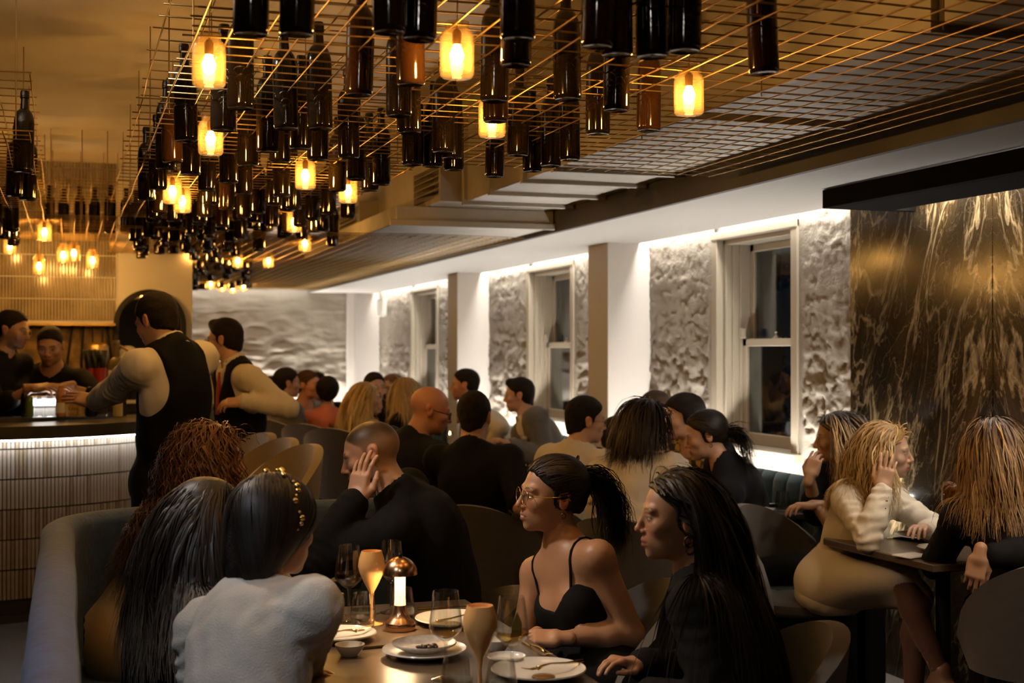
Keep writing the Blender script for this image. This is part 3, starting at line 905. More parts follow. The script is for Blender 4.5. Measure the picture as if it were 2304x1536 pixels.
link('seat_cushion', sweep(bp_[19:30], sp, m_velvet, 'seat_cushion', wob=0.004), bo)
link('seat_cushion', sweep([Vector((0.52, 5.37)), Vector((0.8, 5.37)), Vector((1.24, 5.37))], sp, m_velvet, 'seat_cushion'), bo)

# ------------------------------------------------------------------ fluted teal banquette under the windows
bq = thing('banquette', 'long teal banquette with fluted back under the sash windows', 'banquette', (3.6, 5.3, 0))
BQ0, BQ1, PW = 5.35, 16.2, 0.135
nflu = int((BQ1 - BQ0) / PW)
pv = []
hs = [(0.47, 0.035), (0.50, 0.050), (0.60, 0.058), (0.80, 0.058), (0.88, 0.050), (0.915, 0.030), (0.925, 0.0)]
V = []; F = []; K = 9
for z, dd in hs:
    for k in range(K):
        a = math.pi * k / (K - 1)
        V.append((-0.02 - dd * math.sin(a) ** 0.7, -PW / 2 * math.cos(a), z))
for i in range(len(hs) - 1):
    for k in range(K - 1):
        F.append((i * K + k, (i + 1) * K + k, (i + 1) * K + k + 1, i * K + k + 1))
F.append(tuple(range(K)))
flu = MB().add(V, F).mesh('back_channel', m_teal, True, 70)
for i in range(nflu):
    y = BQ0 + PW * (i + 0.5)
    if any(a - 0.07 < y < b + 0.07 for a, b in PIL): continue
    link('back_channel', flu, bq, (-0.06, y - 5.3, 0))
for a, b in ((5.35, 8.36), (8.74, 12.03), (12.39, BQ1)):
    link('back_board', MB().box((-0.08, a - 5.3, 0), (0.03, b - 5.3, 0.90), bev=0.01).mesh('back_board', m_black), bq)
link('plinth', MB().box((-0.52, 0.05, 0), (-0.13, BQ1 - 5.3, 0.33)).mesh('plinth', m_black), bq)
y = 0.05
while y < BQ1 - 5.3 - 0.1:
    link('seat_cushion', MB().box((-0.56, y, 0.335), (-0.125, y + 0.995, 0.47), bev=0.03).mesh('seat_cushion', m_teal), bq); y += 1.0

# ------------------------------------------------------------------ tables
m_ttop = mat('bronze_brown_table_top', (0.085, 0.058, 0.036), rough=0.28, vary=0.25, vscale=4, spec=0.5)
m_tdark = mat('dark_table_top', (0.035, 0.030, 0.027), rough=0.3, vary=0.25, vscale=6)
def table(label, x0, x1, y0, y1, z=0.75, m=None, base='pedestal', edge=0.03):
    cx, cy = (x0 + x1) / 2, (y0 + y1) / 2
    t = thing('dining_table', label, 'table', (cx, cy, 0))
    link('table_top', MB().box((x0 - cx, y0 - cy, z - edge), (x1 - cx, y1 - cy, z), bev=0.004).mesh('table_top', m or m_tdark), t)
    n = 2 if (y1 - y0) > 1.0 else 1
    for k in range(n):
        yy = 0 if n == 1 else (-0.5 + k) * (y1 - y0) * 0.55
        link('pedestal', MB().lathe([(0, 0.02), (0.03, 0.02), (0.03, z - edge - 0.01), (0.10, z - edge - 0.008), (0.10, z - edge), (0, z - edge)], 14, (0, yy, 0)).mesh('pedestal', m_black, True, 40), t)
        link('foot_plate', MB().lathe([(0, 0), (0.20, 0), (0.20, 0.012), (0.03, 0.022), (0, 0.022)], 22, (0, yy, 0)).mesh('foot_plate', m_black, True, 40), t)
    return t
table('bronze brown dining table laid with plates, glasses and the glowing mushroom lamp', 0.56, 1.225, 2.35, 4.14, m=m_ttop, edge=0.035)
table('dark table beside the curly haired woman with one plate on it', 0.56, 0.98, 4.60, 5.22)
table('small dark table between the banquette and the navy jacket woman', 2.90, 3.50, 5.78, 6.36)
table('small brown table against the marble wall under the white blazer elbow', 3.08, 3.73, 4.24, 5.01, m=m_ttop)
table('table behind the white shirt man where people lean together', 2.72, 3.20, 6.85, 7.75)
table('table with wine glasses in front of the grey suited man', 2.15, 2.98, 7.95, 9.2)
table('far raised table beside the bald man with candle light', 2.0, 2.55, 9.6, 11.3, z=0.97)
table('far raised table in front of the two men in grey jackets', 1.35, 1.95, 11.4, 12.6, z=0.97)

# ------------------------------------------------------------------ shell chairs
m_chair = mat('taupe_velvet_chair', (0.045, 0.037, 0.031), rough=0.8, sheen=0.3, vary=0.12, vscale=20)
m_chair_g = mat('gold_beige_velvet', (0.22, 0.165, 0.085), rough=0.55, sheen=0.4)
def make_chair(label, seat_z=0.46, top=0.84, m=None):
    """Faces +Y; rounded bucket back, padded seat, four tapered legs."""
    t = thing('dining_chair', label, 'chair')
    m = m or m_chair
    c = MB().lathe([(0, seat_z - 0.075), (0.20, seat_z - 0.075), (0.235, seat_z - 0.05), (0.24, seat_z - 0.02), (0.215, seat_z), (0, seat_z + 0.006)], 26)
    link('seat', c.mesh('seat', m, True, 60), t)
    na, nz = 25, 9
    def shell(off):
        R = np.zeros((na, nz, 3))
        for i in range(na):
            a = math.radians(-92 + 184 * i / (na - 1))
            w = math.cos(math.radians(-90 + 180 * i / (na - 1)))
            ztop = seat_z + 0.02 + (top - seat_z - 0.02) * (0.12 + 0.88 * max(0, w) ** 0.6)
            for j in range(nz):
                f = j / (nz - 1)
                z = seat_z - 0.06 + (ztop - seat_z + 0.06) * f
                r = 0.245 + 0.045 * f + off
                R[i, j] = (r * math.sin(a), -r * math.cos(a) * 1.0, z)
        return R
    A, B = shell(0.022), shell(-0.022)
    mb = MB()
    n = na * nz
    V = np.concatenate([A.reshape(-1, 3), B.reshape(-1, 3)]); F = []
    for i in range(na - 1):
        for j in range(nz - 1):
            q = (i * nz + j, (i + 1) * nz + j, (i + 1) * nz + j + 1, i * nz + j + 1)
            F.append(q); F.append(tuple(n + k for k in q[::-1]))
    top_e = [(i * nz + nz - 1, (i + 1) * nz + nz - 1, n + (i + 1) * nz + nz - 1, n + i * nz + nz - 1) for i in range(na - 1)]
    bot_e = [(n + i * nz, n + (i + 1) * nz, (i + 1) * nz, i * nz) for i in range(na - 1)]
    s0 = [(j, j + 1, n + j + 1, n + j) for j in range(nz - 1)]
    s1 = [((na - 1) * nz + j + 1, (na - 1) * nz + j, n + (na - 1) * nz + j, n + (na - 1) * nz + j + 1) for j in range(nz - 1)]
    mb.add(V, F + top_e + bot_e + s0 + s1)
    link('backrest', mb.mesh('backrest', m, True, 75), t)
    lg = MB().tube([(0, 0, 0), (0, 0, seat_z - 0.07)], [0.010, 0.017], 8).mesh('leg', m_black, True, 50)
    for sx in (-1, 1):
        for sy in (-1, 1):
            l = link('leg', lg, t, (0.19 * sx, 0.19 * sy, 0))
            l.rotation_euler = (0.13 * sy, -0.13 * sx, 0)
    return t
def face(phi):      # facing angle seen from the camera: 0 away, -90 to the bar side, 90 to the window side, 180 to the camera
    return -(math.radians(phi) + YAW)
chair0 = make_chair('taupe bucket chair under the woman with round glasses')
chair0.location = (1.52, 3.82, 0); chair0.rotation_euler = (0, 0, face(-100))
CH = 'dining chairs'
chair0['group'] = CH
dup(chair0, (1.62, 3.10, 0), face(-95), 'taupe bucket chair under the long haired woman in black', CH)
dup(chair0, (1.30, 4.66, 0), face(-100), 'taupe bucket chair under the man resting his cheek on his hand', CH).scale = (0.95, 0.95, 0.82)
dup(chair0, (2.44, 5.45, 0), face(35), 'taupe bucket chair under the dark bobbed woman in white', CH)
dup(chair0, (2.46, 6.45, 0), face(55), 'taupe bucket chair under the white shirt man in glasses', CH)
dup(chair0, (3.13, 5.30, 0), face(130), 'taupe bucket chair under the blonde woman in white blazer', CH)
dup(chair0, (3.36, 3.98, 0), face(0), 'taupe bucket chair at the edge under the blonde woman in black', CH)
dup(chair0, (2.62, 7.24, 0), face(65), 'bucket chair under the hidden dark haired woman behind white shirt man', CH)
dup(chair0, (1.74, 6.85, 0), face(55), 'bucket chair under the bald man in glasses', CH)
dup(chair0, (1.93, 6.15, 0), face(20), 'bucket chair under the man in black t-shirt seen from behind', CH)
chh = make_chair('raised bucket chair nearest the waiter in the far row', 0.66, 1.06)
chh['group'] = CH
def at_floor(u, d):
    p = P(u, 900, d); return Vector((p.x, p.y, 0))
chh.location = at_floor(655, 9.9); chh.rotation_euler = (0, 0, face(35))
dup(chh, at_floor(735, 9.3), face(30), 'raised bucket chair in the middle of the far row', CH)
dup(chh, at_floor(790, 8.8), face(25), 'raised bucket chair of the far row beside the blonde in beige', CH)
dup(chh, at_floor(612, 10.4), face(20), 'raised bucket chair half hidden behind the waiter with red tie', CH)
# three gold-lit chair backs leaning one behind another under the second waiter's hand
cg = make_chair('gold beige high chair under the waiter hand, the one closest to the bar', 0.66, 1.08, m_chair_g)
cg['group'] = 'gold beige high chairs'
cg.location = at_floor(497, 7.55); cg.rotation_euler = (0, 0, face(-128))
dup(cg, at_floor(540, 7.1), face(-128), 'gold beige high chair in the middle of the three by the waiter', 'gold beige high chairs')
dup(cg, at_floor(585, 6.6), face(-128), 'gold beige high chair with silver lit rim, third from the bar', 'gold beige high chairs')
# ------------------------------------------------------------------ tableware
m_glass = glass_mat('clear_glass', (0.97, 0.97, 0.96), 1.5, 0.01)
m_wine_w = glass_mat('pale_white_wine', (0.88, 0.74, 0.42), 1.33, 0.03)
m_wine_r = mat('dark_red_wine', (0.012, 0.002, 0.002), rough=0.1)
m_water = glass_mat('still_water', (0.92, 0.94, 0.92), 1.33, 0.02)
m_cocktail = mat('opaque_orange_cocktail', (0.78, 0.40, 0.13), rough=0.16, coat=0.6, sss=0.0)
m_china = mat('white_china', (0.62, 0.58, 0.50), rough=0.22)
m_china2 = mat('speckled_grey_china', (0.36, 0.32, 0.27), rough=0.3, vary=0.2, vscale=60)
m_cutl = mat('brushed_gold_cutlery', (0.55, 0.42, 0.22), rough=0.25, metal=1.0)
m_food = mat('dark_food_scraps', (0.05, 0.025, 0.012), rough=0.4)
m_sauce = mat('brown_sauce', (0.20, 0.09, 0.02), rough=0.2)
m_copper = mat('brushed_copper', (0.62, 0.36, 0.20), rough=0.24, metal=1.0)
m_candle = emit_mat('candle_flame', (1.0, 0.62, 0.25), 40.0)

def wg_profile(h=0.22, rb=0.042, rt=0.031):
    # foot, stem, tapering angular bowl
    o = [(0, 0), (0.034, 0.0), (0.036, 0.002), (0.020, 0.006), (0.005, 0.012), (0.0042, 0.03), (0.004, h * 0.40), (0.006, h * 0.43), (0.022, h * 0.48), (rb * 0.93, h * 0.555), (rb, h * 0.60), (rb * 0.97, h * 0.66), (rt, h)]
    i = [(rt - 0.0012, h), (rb * 0.97 - 0.0014, h * 0.66), (rb - 0.0014, h * 0.60), (rb * 0.93 - 0.0014, h * 0.557), (0.020, h * 0.487), (0, h * 0.455)]
    return o + i
WG = MB().lathe(wg_profile(), 28).mesh('wine_glass_body', m_glass, True, 60)
def liq(r, z0, zlev, h=0.22):
    return [(0, h * 0.458), (0.0195, h * 0.489), (r * 0.93 - 0.002, h * 0.559), (r - 0.002, h * 0.60), (r - 0.0028, zlev), (0, zlev)]
LW = MB().lathe(liq(0.042, 0, 0.138), 28).mesh('wine', m_wine_w, True, 40)
LR = MB().lathe(liq(0.042, 0, 0.140), 28).mesh('wine', m_wine_r, True, 40)
TB = MB().lathe([(0, 0), (0.026, 0), (0.033, 0.006), (0.0375, 0.03), (0.037, 0.05), (0.030, 0.10), (0.0288, 0.10), (0.0355, 0.05), (0.036, 0.03), (0.031, 0.012), (0, 0.010)], 26).mesh('tumbler_body', m_glass, True, 60)
TW = MB().lathe([(0, 0.0105), (0.0305, 0.0125), (0.0355, 0.03), (0.0349, 0.052), (0, 0.052)], 26).mesh('water', m_water, True, 40)
OC = MB().lathe([(0, 0), (0.033, 0), (0.034, 0.002), (0.012, 0.007), (0.0048, 0.02), (0.0045, 0.07), (0.008, 0.095), (0.024, 0.125), (0.037, 0.155), (0.0405, 0.172), (0.037, 0.195), (0.030, 0.215), (0.0285, 0.215), (0.0285, 0.207), (0, 0.206)], 28).mesh('cocktail_body', m_cocktail, True, 60)
def plate_mesh(r, m=None, h=0.018):
    return MB().lathe([(0, 0), (r * 0.58, 0), (r * 0.62, 0.002), (r * 0.97, h * 0.85), (r, h), (r * 0.985, h + 0.003), (r * 0.93, h * 0.85), (r * 0.66, 0.0065), (0, 0.006)], 36).mesh('plate', m or m_china, True, 50)
BW = MB().lathe([(0, 0), (0.022, 0), (0.024, 0.003), (0.036, 0.02), (0.039, 0.03), (0.0365, 0.03), (0.033, 0.020), (0.02, 0.007), (0, 0.006)], 26).mesh('small_bowl', m_china, True, 50)
def fork_mesh():
    mb = MB()
    mb.tube([(0, 0, 0.002), (0.05, 0, 0.003), (0.10, 0, 0.008), (0.125, 0, 0.006), (0.14, 0, 0.002)], [0.0045, 0.003, 0.0022, 0.0035, 0.006], 6)
    for k in (-1.5, -0.5, 0.5, 1.5):
        mb.tube([(0.137, 0.0036 * k, 0.002), (0.16, 0.0036 * k, 0.002), (0.185, 0.0034 * k, 0.008)], [0.0017, 0.0015, 0.001], 5)
    return mb.mesh('fork', m_cutl, True)
def knife_mesh():
    mb = MB(); mb.tube([(0, 0, 0.003), (0.09, 0, 0.003)], [0.005, 0.004], 6)
    mb.add([(0.088, -0.004, 0.001), (0.19, -0.008, 0.001), (0.205, -0.002, 0.001), (0.205, 0.004, 0.001), (0.088, 0.004, 0.001), (0.088, -0.004, 0.004), (0.19, -0.008, 0.002), (0.205, -0.002, 0.002), (0.205, 0.004, 0.004), (0.088, 0.004, 0.005)],
           [(4, 3, 2, 1, 0), (5, 6, 7, 8, 9), (0, 1, 6, 5), (1, 2, 7, 6), (2, 3, 8, 7), (3, 4, 9, 8), (4, 0, 5, 9)])
    return mb.mesh('knife', m_cutl, True, 40)
FK, KN = fork_mesh(), knife_mesh()
TZ = 0.7505
def wine_glass(u, v, label, fill=None, z=TZ, s=1.0, loc=None):
    t = thing('wine_glass', label, 'wine glass', loc or PZ(u, v, z), group='wine glasses'); t.scale = (s, s, s)
    link('glass_bowl', WG, t)
    if fill == 'white': link('wine', LW, t)
    if fill == 'red': link('wine', LR, t)
    return t
def tumbler(u, v, label, z=TZ, water=True, s=1.0):
    t = thing('water_glass', label, 'water glass', PZ(u, v, z), group='water glasses'); t.scale = (s, s, s)
    link('glass_cup', TB, t)
    if water: link('water', TW, t)
    return t
def one(nm, me, label, cat, loc, rz=0, grp=None, rx=0):
    o = link(nm, me, None, loc); o.rotation_euler = (rx, 0, rz); tag(o, label, cat, grp); return o

# mushroom lamp
lp = thing('table_lamp', 'small brushed copper mushroom lamp glowing on the bronze brown table', 'lamp', PZ(900, 1416, TZ))
link('lamp_base', MB().lathe([(0, 0), (0.043, 0), (0.044, 0.002), (0.044, 0.020), (0.0425, 0.023), (0.030, 0.034), (0.021, 0.050), (0.0165, 0.07), (0.0165, 0.071), (0, 0.071)], 36).mesh('lamp_base', m_copper, True, 40), lp)
ls = bpy.data.materials.new('glowing_copper_stem'); ls.use_nodes = True
bs = ls.node_tree.nodes['Principled BSDF']; bs.inputs['Base Color'].default_value = (0.8, 0.5, 0.28, 1); bs.inputs['Roughness'].default_value = 0.4
bs.inputs['Emission Color'].default_value = (1.0, 0.60, 0.26, 1); bs.inputs['Emission Strength'].default_value = 2.2
link('lamp_stem', MB().lathe([(0.0165, 0.071), (0.0155, 0.09), (0.0155, 0.166), (0, 0.166)], 30).mesh('lamp_stem', ls, True, 40), lp)
link('light_ring', MB().lathe([(0.017, 0.157), (0.036, 0.157), (0.036, 0.162), (0.017, 0.162)], 24, close=True).mesh('light_ring', emit_mat('lamp_led', (1.0, 0.66, 0.34), L_TABLE * 2.2)), lp)
dome = [(0.0505 * math.cos(a), 0.160 + 0.050 * math.sin(a)) for a in np.linspace(0, math.pi / 2 * 0.98, 10)]
link('lamp_shade', MB().lathe(dome + [(0, 0.2102), (0, 0.2085)] + [(r * 0.965, z - 0.0015) for r, z in dome[::-1]], 40).mesh('lamp_shade', m_copper, True, 50), lp)
link('finial', MB().lathe([(0, 0.209), (0.005, 0.209), (0.006, 0.214), (0.0045, 0.219), (0, 0.221)], 12).mesh('finial', m_black, True), lp)

wine_glass(785, 1398, 'tall wine glass of dark red wine beside the first orange cocktail', 'red', s=1.03)
wine_glass(880, 1378, 'wine glass standing behind the mushroom lamp', None, s=1.0)
wine_glass(1003, 1528, 'wine glass of white wine in front of the round plate with a fork', 'white', s=0.98)
wine_glass(1152, 1545, 'wine glass of white wine nearest the woman with round glasses', 'white', s=0.98)
tumbler(817, 1411, 'stemless water glass beside the mushroom lamp base, in front of red wine')
tumbler(905, 1398, 'stemless water glass directly behind the mushroom lamp stem')
tumbler(1028, 1578, 'stemless water glass cut by the lower edge, under the white wine glass')
tumbler(1128, 1585, 'stemless water glass cut by the lower edge beside the second orange cocktail')
oc1 = thing('cocktail_glass', 'opaque orange tulip cocktail glass beside the mushroom lamp', 'cocktail', PZ(836, 1404, TZ), group='orange cocktails')
link('tulip_glass', OC, oc1)
oc2 = thing('cocktail_glass', 'opaque orange tulip cocktail glass between the two white wine glasses', 'cocktail', PZ(1080, 1572, TZ), group='orange cocktails')
link('tulip_glass', OC, oc2)
PG = 'plates on the tables'
p1 = PZ(768, 1438, TZ); one('dinner_plate', plate_mesh(0.098), 'white plate with fork beside the pale jacket sleeve', 'plate', p1, 0, PG)
one('fork', FK, 'gold fork resting on the white plate beside the jacket sleeve', 'fork', p1 + Vector((-0.09, -0.02, 0.016)), 0.25, 'cutlery')
one('sauce_bowl', BW, 'little white sauce bowl on the bronze table', 'bowl', PZ(787, 1474, TZ))
p3 = PZ(955, 1474, TZ); one('dinner_plate', plate_mesh(0.112), 'wide white plate under a grey plate at the table middle', 'plate', p3, 0, PG)
p3b = p3 + Vector((0, 0.004, 0.0125)); one('side_plate', plate_mesh(0.086, m_china2, 0.02), 'grey plate with dark food scraps stacked on a wider plate', 'plate', p3b, 0, PG)
def blob(name, n, spread, size, loc, label, cat, m=m_food):
    mb = MB()
    for i in range(n):
        a = random.uniform(0, 6.28); r = random.uniform(0, spread); s = size * random.uniform(.5, 1.0)
        mb.lathe([(0, 0), (s * .8, s * .1), (s, s * .5), (s * .6, s * .95), (0, s)], 7, (r * math.cos(a), r * math.sin(a) * .6, 0))
    one(name, mb.mesh(name, m, True), label, cat, loc)['kind'] = 'stuff'
blob('food_scraps', 9, 0.035, 0.011, p3b + Vector((0, 0, 0.0065)), 'dark food scraps left on the grey plate', 'food')
p4 = PZ(1020, 1402, TZ); one('dinner_plate', plate_mesh(0.113), 'round white plate with a fork behind the white wine glass', 'plate', p4, 0, PG)
one('fork', FK, 'gold fork lying across the round plate behind the white wine', 'fork', p4 + Vector((-0.06, -0.03, 0.014)), 0.35, 'cutlery')
p5 = PZ(1212, 1520, TZ); one('dinner_plate', plate_mesh(0.118), 'white plate with gold fork and sauce at the table corner', 'plate', p5, 0, PG)
one('fork', FK, 'gold fork laid across the plate at the table corner', 'fork', p5 + Vector((0.125, 0.02, 0.022)), math.pi + 0.28, 'cutlery')
sm = MB().lathe([(0, 0), (0.03, 0), (0.026, 0.003), (0.012, 0.005), (0, 0.005)], 18)
one('sauce_smear', sm.mesh('sauce_smear', m_sauce, True), 'brown sauce left on the corner plate', 'sauce', p5 + Vector((0.0, -0.035, 0.0065)))
one('sauce_bowl', BW, 'small pale bowl beside the second white wine glass', 'bowl', PZ(1118, 1462, TZ))
one('side_plate', plate_mesh(0.05), 'small white dish with cutlery behind the second white wine glass', 'plate', PZ(1140, 1492, TZ), 0, PG)
k1 = PZ(1170, 1440, TZ)
dirn = PZ(1235, 1482, TZ) - k1
one('knife', KN, 'long gold knife near the table edge by the woman in glasses', 'knife', k1, math.atan2(dirn.y, dirn.x), 'cutlery')
one('fork', FK, 'gold fork beside the long knife near the table edge', 'fork', k1 + Vector((0.006, -0.03, 0)), math.atan2(dirn.y, dirn.x) + 0.04, 'cutlery')
one('knife', KN, 'gold knife lying at the far end of the bronze table', 'knife', PZ(940, 1372, TZ), 0.1, 'cutlery')
one('knife', KN, 'gold knife at the far corner beside the pale sleeve', 'knife', PZ(705, 1392, TZ), 0.05, 'cutlery')
one('knife', KN, 'gold knife lying between the sauce bowl and the stacked plates', 'knife', PZ(805, 1461, TZ), 0.08, 'cutlery')
# napkin leaning in the second white wine glass
nk = MB().add([(-0.014, 0, 0), (0.016, 0.004, 0), (0.018, 0.006, 0.03), (0.004, 0.002, 0.062), (-0.010, -0.002, 0.03), (-0.012, 0.004, 0.002), (0.014, 0.009, 0.002), (0.016, 0.010, 0.03), (0.004, 0.006, 0.06), (-0.008, 0.003, 0.03)],
   [(0, 1, 2, 3, 4), (9, 8, 7, 6, 5), (0, 5, 6, 1), (1, 6, 7, 2), (2, 7, 8, 3), (3, 8, 9, 4), (4, 9, 5, 0)]).mesh('citrus_twist', mat('lemon_peel', (0.45, 0.33, 0.08), rough=0.5), True, 60)
one('citrus_twist', nk, 'curled citrus twist standing in the second white wine glass', 'garnish', PZ(1156, 1545, TZ) + Vector((0.005, 0, 0.118)))

p6 = PZ(716, 1252, TZ); one('dinner_plate', plate_mesh(0.085), 'white plate on the dark table by the curly haired woman', 'plate', p6, 0, PG)
one('fork', FK, 'fork resting on the plate by the curly haired woman', 'fork', p6 + Vector((-0.05, -0.02, 0.014)), 0.5, 'cutlery')
# window-side tables
wine_glass(1660, 1143, 'white wine glass standing on the small table in front of the navy jacket', 'white', s=1.0)
tumbler(1761, 1150, 'water glass on the small table beside the teal fluted bench')
one('side_plate', plate_mesh(0.095), 'empty white plate nearer the table edge by the teal bench', 'plate', PZ(1700, 1153, TZ), 0, PG)
one('side_plate', plate_mesh(0.10), 'empty white plate behind the water glass by the teal bench', 'plate', PZ(1722, 1136, TZ), 0, PG)
q1 = PZ(2082, 1212, TZ)
one('dinner_plate', plate_mesh(0.13), 'large white plate with fork by the white blazer sleeve', 'plate', q1, 0, PG)
one('fork', FK, 'fork lying across the large plate by the white blazer', 'fork', q1 + Vector((-0.05, -0.06, 0.018)), 0.4, 'cutlery')
one('side_plate', plate_mesh(0.085), 'smaller dish beside the sleeve of the blonde woman in black', 'plate', PZ(2112, 1240, TZ), 0, PG)
one('napkin', MB().box((-0.06, -0.05, 0), (0.06, 0.05, 0.008), bev=0.003).mesh('napkin', m_china), 'folded pale napkin at the table edge by the white blazer', 'napkin', PZ(2052, 1252, TZ), 0.2)
one('knife', KN, 'knife lying between the white blazer sleeve and the large plate', 'knife', PZ(1995, 1212, TZ), -0.1, 'cutlery')
# middle tables
Z9 = TZ
wine_glass(1126, 1020, 'white wine glass in front of the grey suited man, beside the candle', 'white', s=1.0)
wine_glass(1177, 1050, 'wine glass standing alone at the table middle before the fluted bench', None, s=1.0)
wine_glass(1105, 1015, 'empty wine glass overlapping the back of the black t-shirt man', None, s=1.0)
wine_glass(1256, 1020, 'wine glass half hidden behind the white shirt man', None, s=1.0)
def candle(u, v, z, label):
    t = thing('candle_holder', label, 'candle', PZ(u, v, z), group='table candles')
    link('holder', MB().lathe([(0, 0), (0.03, 0), (0.034, 0.06), (0.032, 0.06), (0.028, 0.006), (0, 0.005)], 18).mesh('holder', m_glass, True, 50), t)
    link('wax', MB().lathe([(0, 0.007), (0.026, 0.007), (0.026, 0.03), (0, 0.03)], 16).mesh('wax', m_china, True, 50), t)
    link('flame', MB().lathe([(0, 0.031), (0.005, 0.037), (0.006, 0.044), (0, 0.062)], 8).mesh('flame', m_candle, True), t)
candle(1135, 1022, TZ, 'lit glass candle among wine glasses before the grey suited man')
candle(893, 940, 0.9705, 'lit glass candle on the far table between the two blonde women')
candle(1012, 985, TZ, 'lit candle beside the chin of the bald man')
candle(918, 955, 0.9705, 'second lit glass candle on the far table by the bare armed woman')
one('dinner_plate', plate_mesh(0.11), 'white plate in front of the grey suited man', 'plate', PZ(1205, 1008, TZ), 0, PG)
one('dinner_plate', plate_mesh(0.11), 'white plate at the near edge beside the bare forearm', 'plate', PZ(1150, 1052, TZ), 0, PG)
one('dinner_plate', plate_mesh(0.10), 'white plate at the table corner by the white shirt man', 'plate', PZ(1222, 1052, TZ), 0, PG)
one('dinner_plate', plate_mesh(0.10), 'white plate on the far table before the grey jacket men', 'plate', PZ(690, 942, 0.9705), 0, PG)
one('dinner_plate', plate_mesh(0.10), 'second white plate on the far table beside the coral top', 'plate', PZ(665, 936, 0.9705), 0, PG)
wine_glass(700, 938, 'wine glass on the far table before the coral top woman', None, 0.9705)
wine_glass(735, 934, 'wine glass at the end of the far table by the rippled wall', None, 0.9705)
wine_glass(875, 940, 'wine glass beside the candle between the blonde women', 'white', 0.9705)

# bar bottles and tools
def bar_bottle(u, v, d, h, r, label, m, nm='spirit_bottle', neck=0.012, sh=0.62, lab=None):
    p = P(u, v, d)
    t = thing(nm, label, 'bottle', p)
    link('bottle_glass', bottle_mesh('bottle_glass', h, r, h * sh, neck, m), t)
    if lab:
        link('paper_label', MB().lathe([(r + 0.0008, h * 0.12), (r + 0.0008, h * 0.45)], 18).mesh('paper_label', lab), t)
    return t
m_blue = mat('blue_black_bottle', (0.008, 0.012, 0.03), rough=0.12)
m_amb = mat('amber_spirit', (0.42, 0.20, 0.05), rough=0.12)
m_clr = glass_mat('clear_spirit_glass', (0.9, 0.9, 0.88), 1.5, 0.02)
m_lab = mat('white_paper_label', (0.7, 0.68, 0.64), rough=0.7)
m_green = mat('green_liqueur', (0.10, 0.16, 0.03), rough=0.15)
BZ = 1.151
def bc(u, v, **k): return PZ(u, v, BZ)
def on_bar(u, v, h, r, label, m, **k):
    t = bar_bottle(u, v, 8.0, h, r, label, m, **k); t.location = PZ(u, v, BZ) if False else P(u, v, 8.15); t.location.z = BZ
    return t
on_bar(137, 958, 0.19, 0.032, 'amber spirit bottle with white label on the bar ledge', m_amb, lab=m_lab)
on_bar(205, 960, 0.18, 0.038, 'blue black bottle with pale square emblem under the waiter arm', m_blue, sh=0.72)
on_bar(229, 960, 0.15, 0.032, 'square clear bottle in front of the waiter trousers', m_clr, sh=0.8, lab=mat('black_print', (0.01, 0.01, 0.01)))
on_bar(265, 962, 0.17, 0.030, 'pale yellow bottle at the end of the bar ledge beside the waiter', mat('pale_cordial', (0.45, 0.38, 0.16), rough=0.2))
on_bar(55, 958, 0.16, 0.022, 'dark slim bottle with orange neck wrap below the first bartender', m_bottle)
on_bar(88, 958, 0.11, 0.024, 'small clear bottle with black cap in the bright bar station', m_clr)
on_bar(66, 960, 0.10, 0.026, 'little green bottle at the bright end of the bar ledge', m_green, sh=0.7)
on_bar(112, 958, 0.10, 0.034, 'stout clear bottle beside the amber spirit', m_clr, sh=0.75)
em = [o for o in COL.objects if o.get('label', '').startswith('blue black bottle')][0]
fd_ = -Vector((FWD.x, FWD.y, 0)); c_ = fd_ * 0.0395; r_ = Vector((RGT.x, RGT.y, 0))
for k in range(3):
    z0 = 0.085 + 0.012 * k
    for j in range(2):
        a = c_ + r_ * (-0.014 + 0.015 * j); b = a + r_ * 0.011
        link('emblem', MB().add([(a.x, a.y, z0), (b.x, b.y, z0), (b.x, b.y, z0 + 0.008), (a.x, a.y, z0 + 0.008)], [(0, 1, 2, 3)]).mesh('emblem', m_lab), em)
# cluster of sparkling cut glasses
for i, (u, v) in enumerate(((158, 955), (171, 958), (182, 956), (165, 948))):
    g = one('cut_glass', MB().lathe([(0, 0), (0.024, 0), (0.028, 0.02), (0.024, 0.04), (0.030, 0.06), (0.027, 0.08), (0.032, 0.10), (0.030, 0.10), (0.024, 0.06), (0.022, 0.012), (0, 0.01)], 9).mesh('cut_glass', glass_mat('cut_glass_amber', (0.95, 0.85, 0.62), 1.6, 0.03, haze=0.25, hazecol=(0.9, 0.7, 0.35))),
        'sparkling cut glass tumbler, %s in the cluster on the bar ledge' % ORD[i], 'glass', P(u, v, 8.15), 0, 'cut glass tumblers')
    g.location.z = BZ
m_red = mat('red_plastic_cup', (0.35, 0.03, 0.03), rough=0.35)
m_dk = mat('black_plastic', (0.012, 0.012, 0.012), rough=0.4)
for i, (u, w) in enumerate(((204, 0.036), (225, 0.045))):
    p = P(u, 878, 8.9); 
    t = thing('tool_holder', 'red tool holder full of black spatulas, %s' % ('the narrow one' if i == 0 else 'the wide one beside the bottle with handle'), 'tool holder', p)
    link('cup', MB().lathe([(0, 0), (w * .8, 0), (w, 0.15), (w - .003, 0.15), (w * .8 - .003, 0.005), (0, 0.004)], 16).mesh('cup', m_red, True, 50), t)
    for k in range(3):
        a = k * 2.1 + i
        link('spatula', MB().tube([(0.01 * math.cos(a), 0.01 * math.sin(a), 0.02), (0.03 * math.cos(a), 0.02 * math.sin(a), 0.18), (0.05 * math.cos(a), 0.03 * math.sin(a), 0.27)], [0.008, 0.02, 0.028], 8).mesh('spatula', m_dk, True), t)
    link('riser', MB().box((-w, -w, -(p.z - 0.0)), (w, w, 0)).mesh('riser', m_black), t)
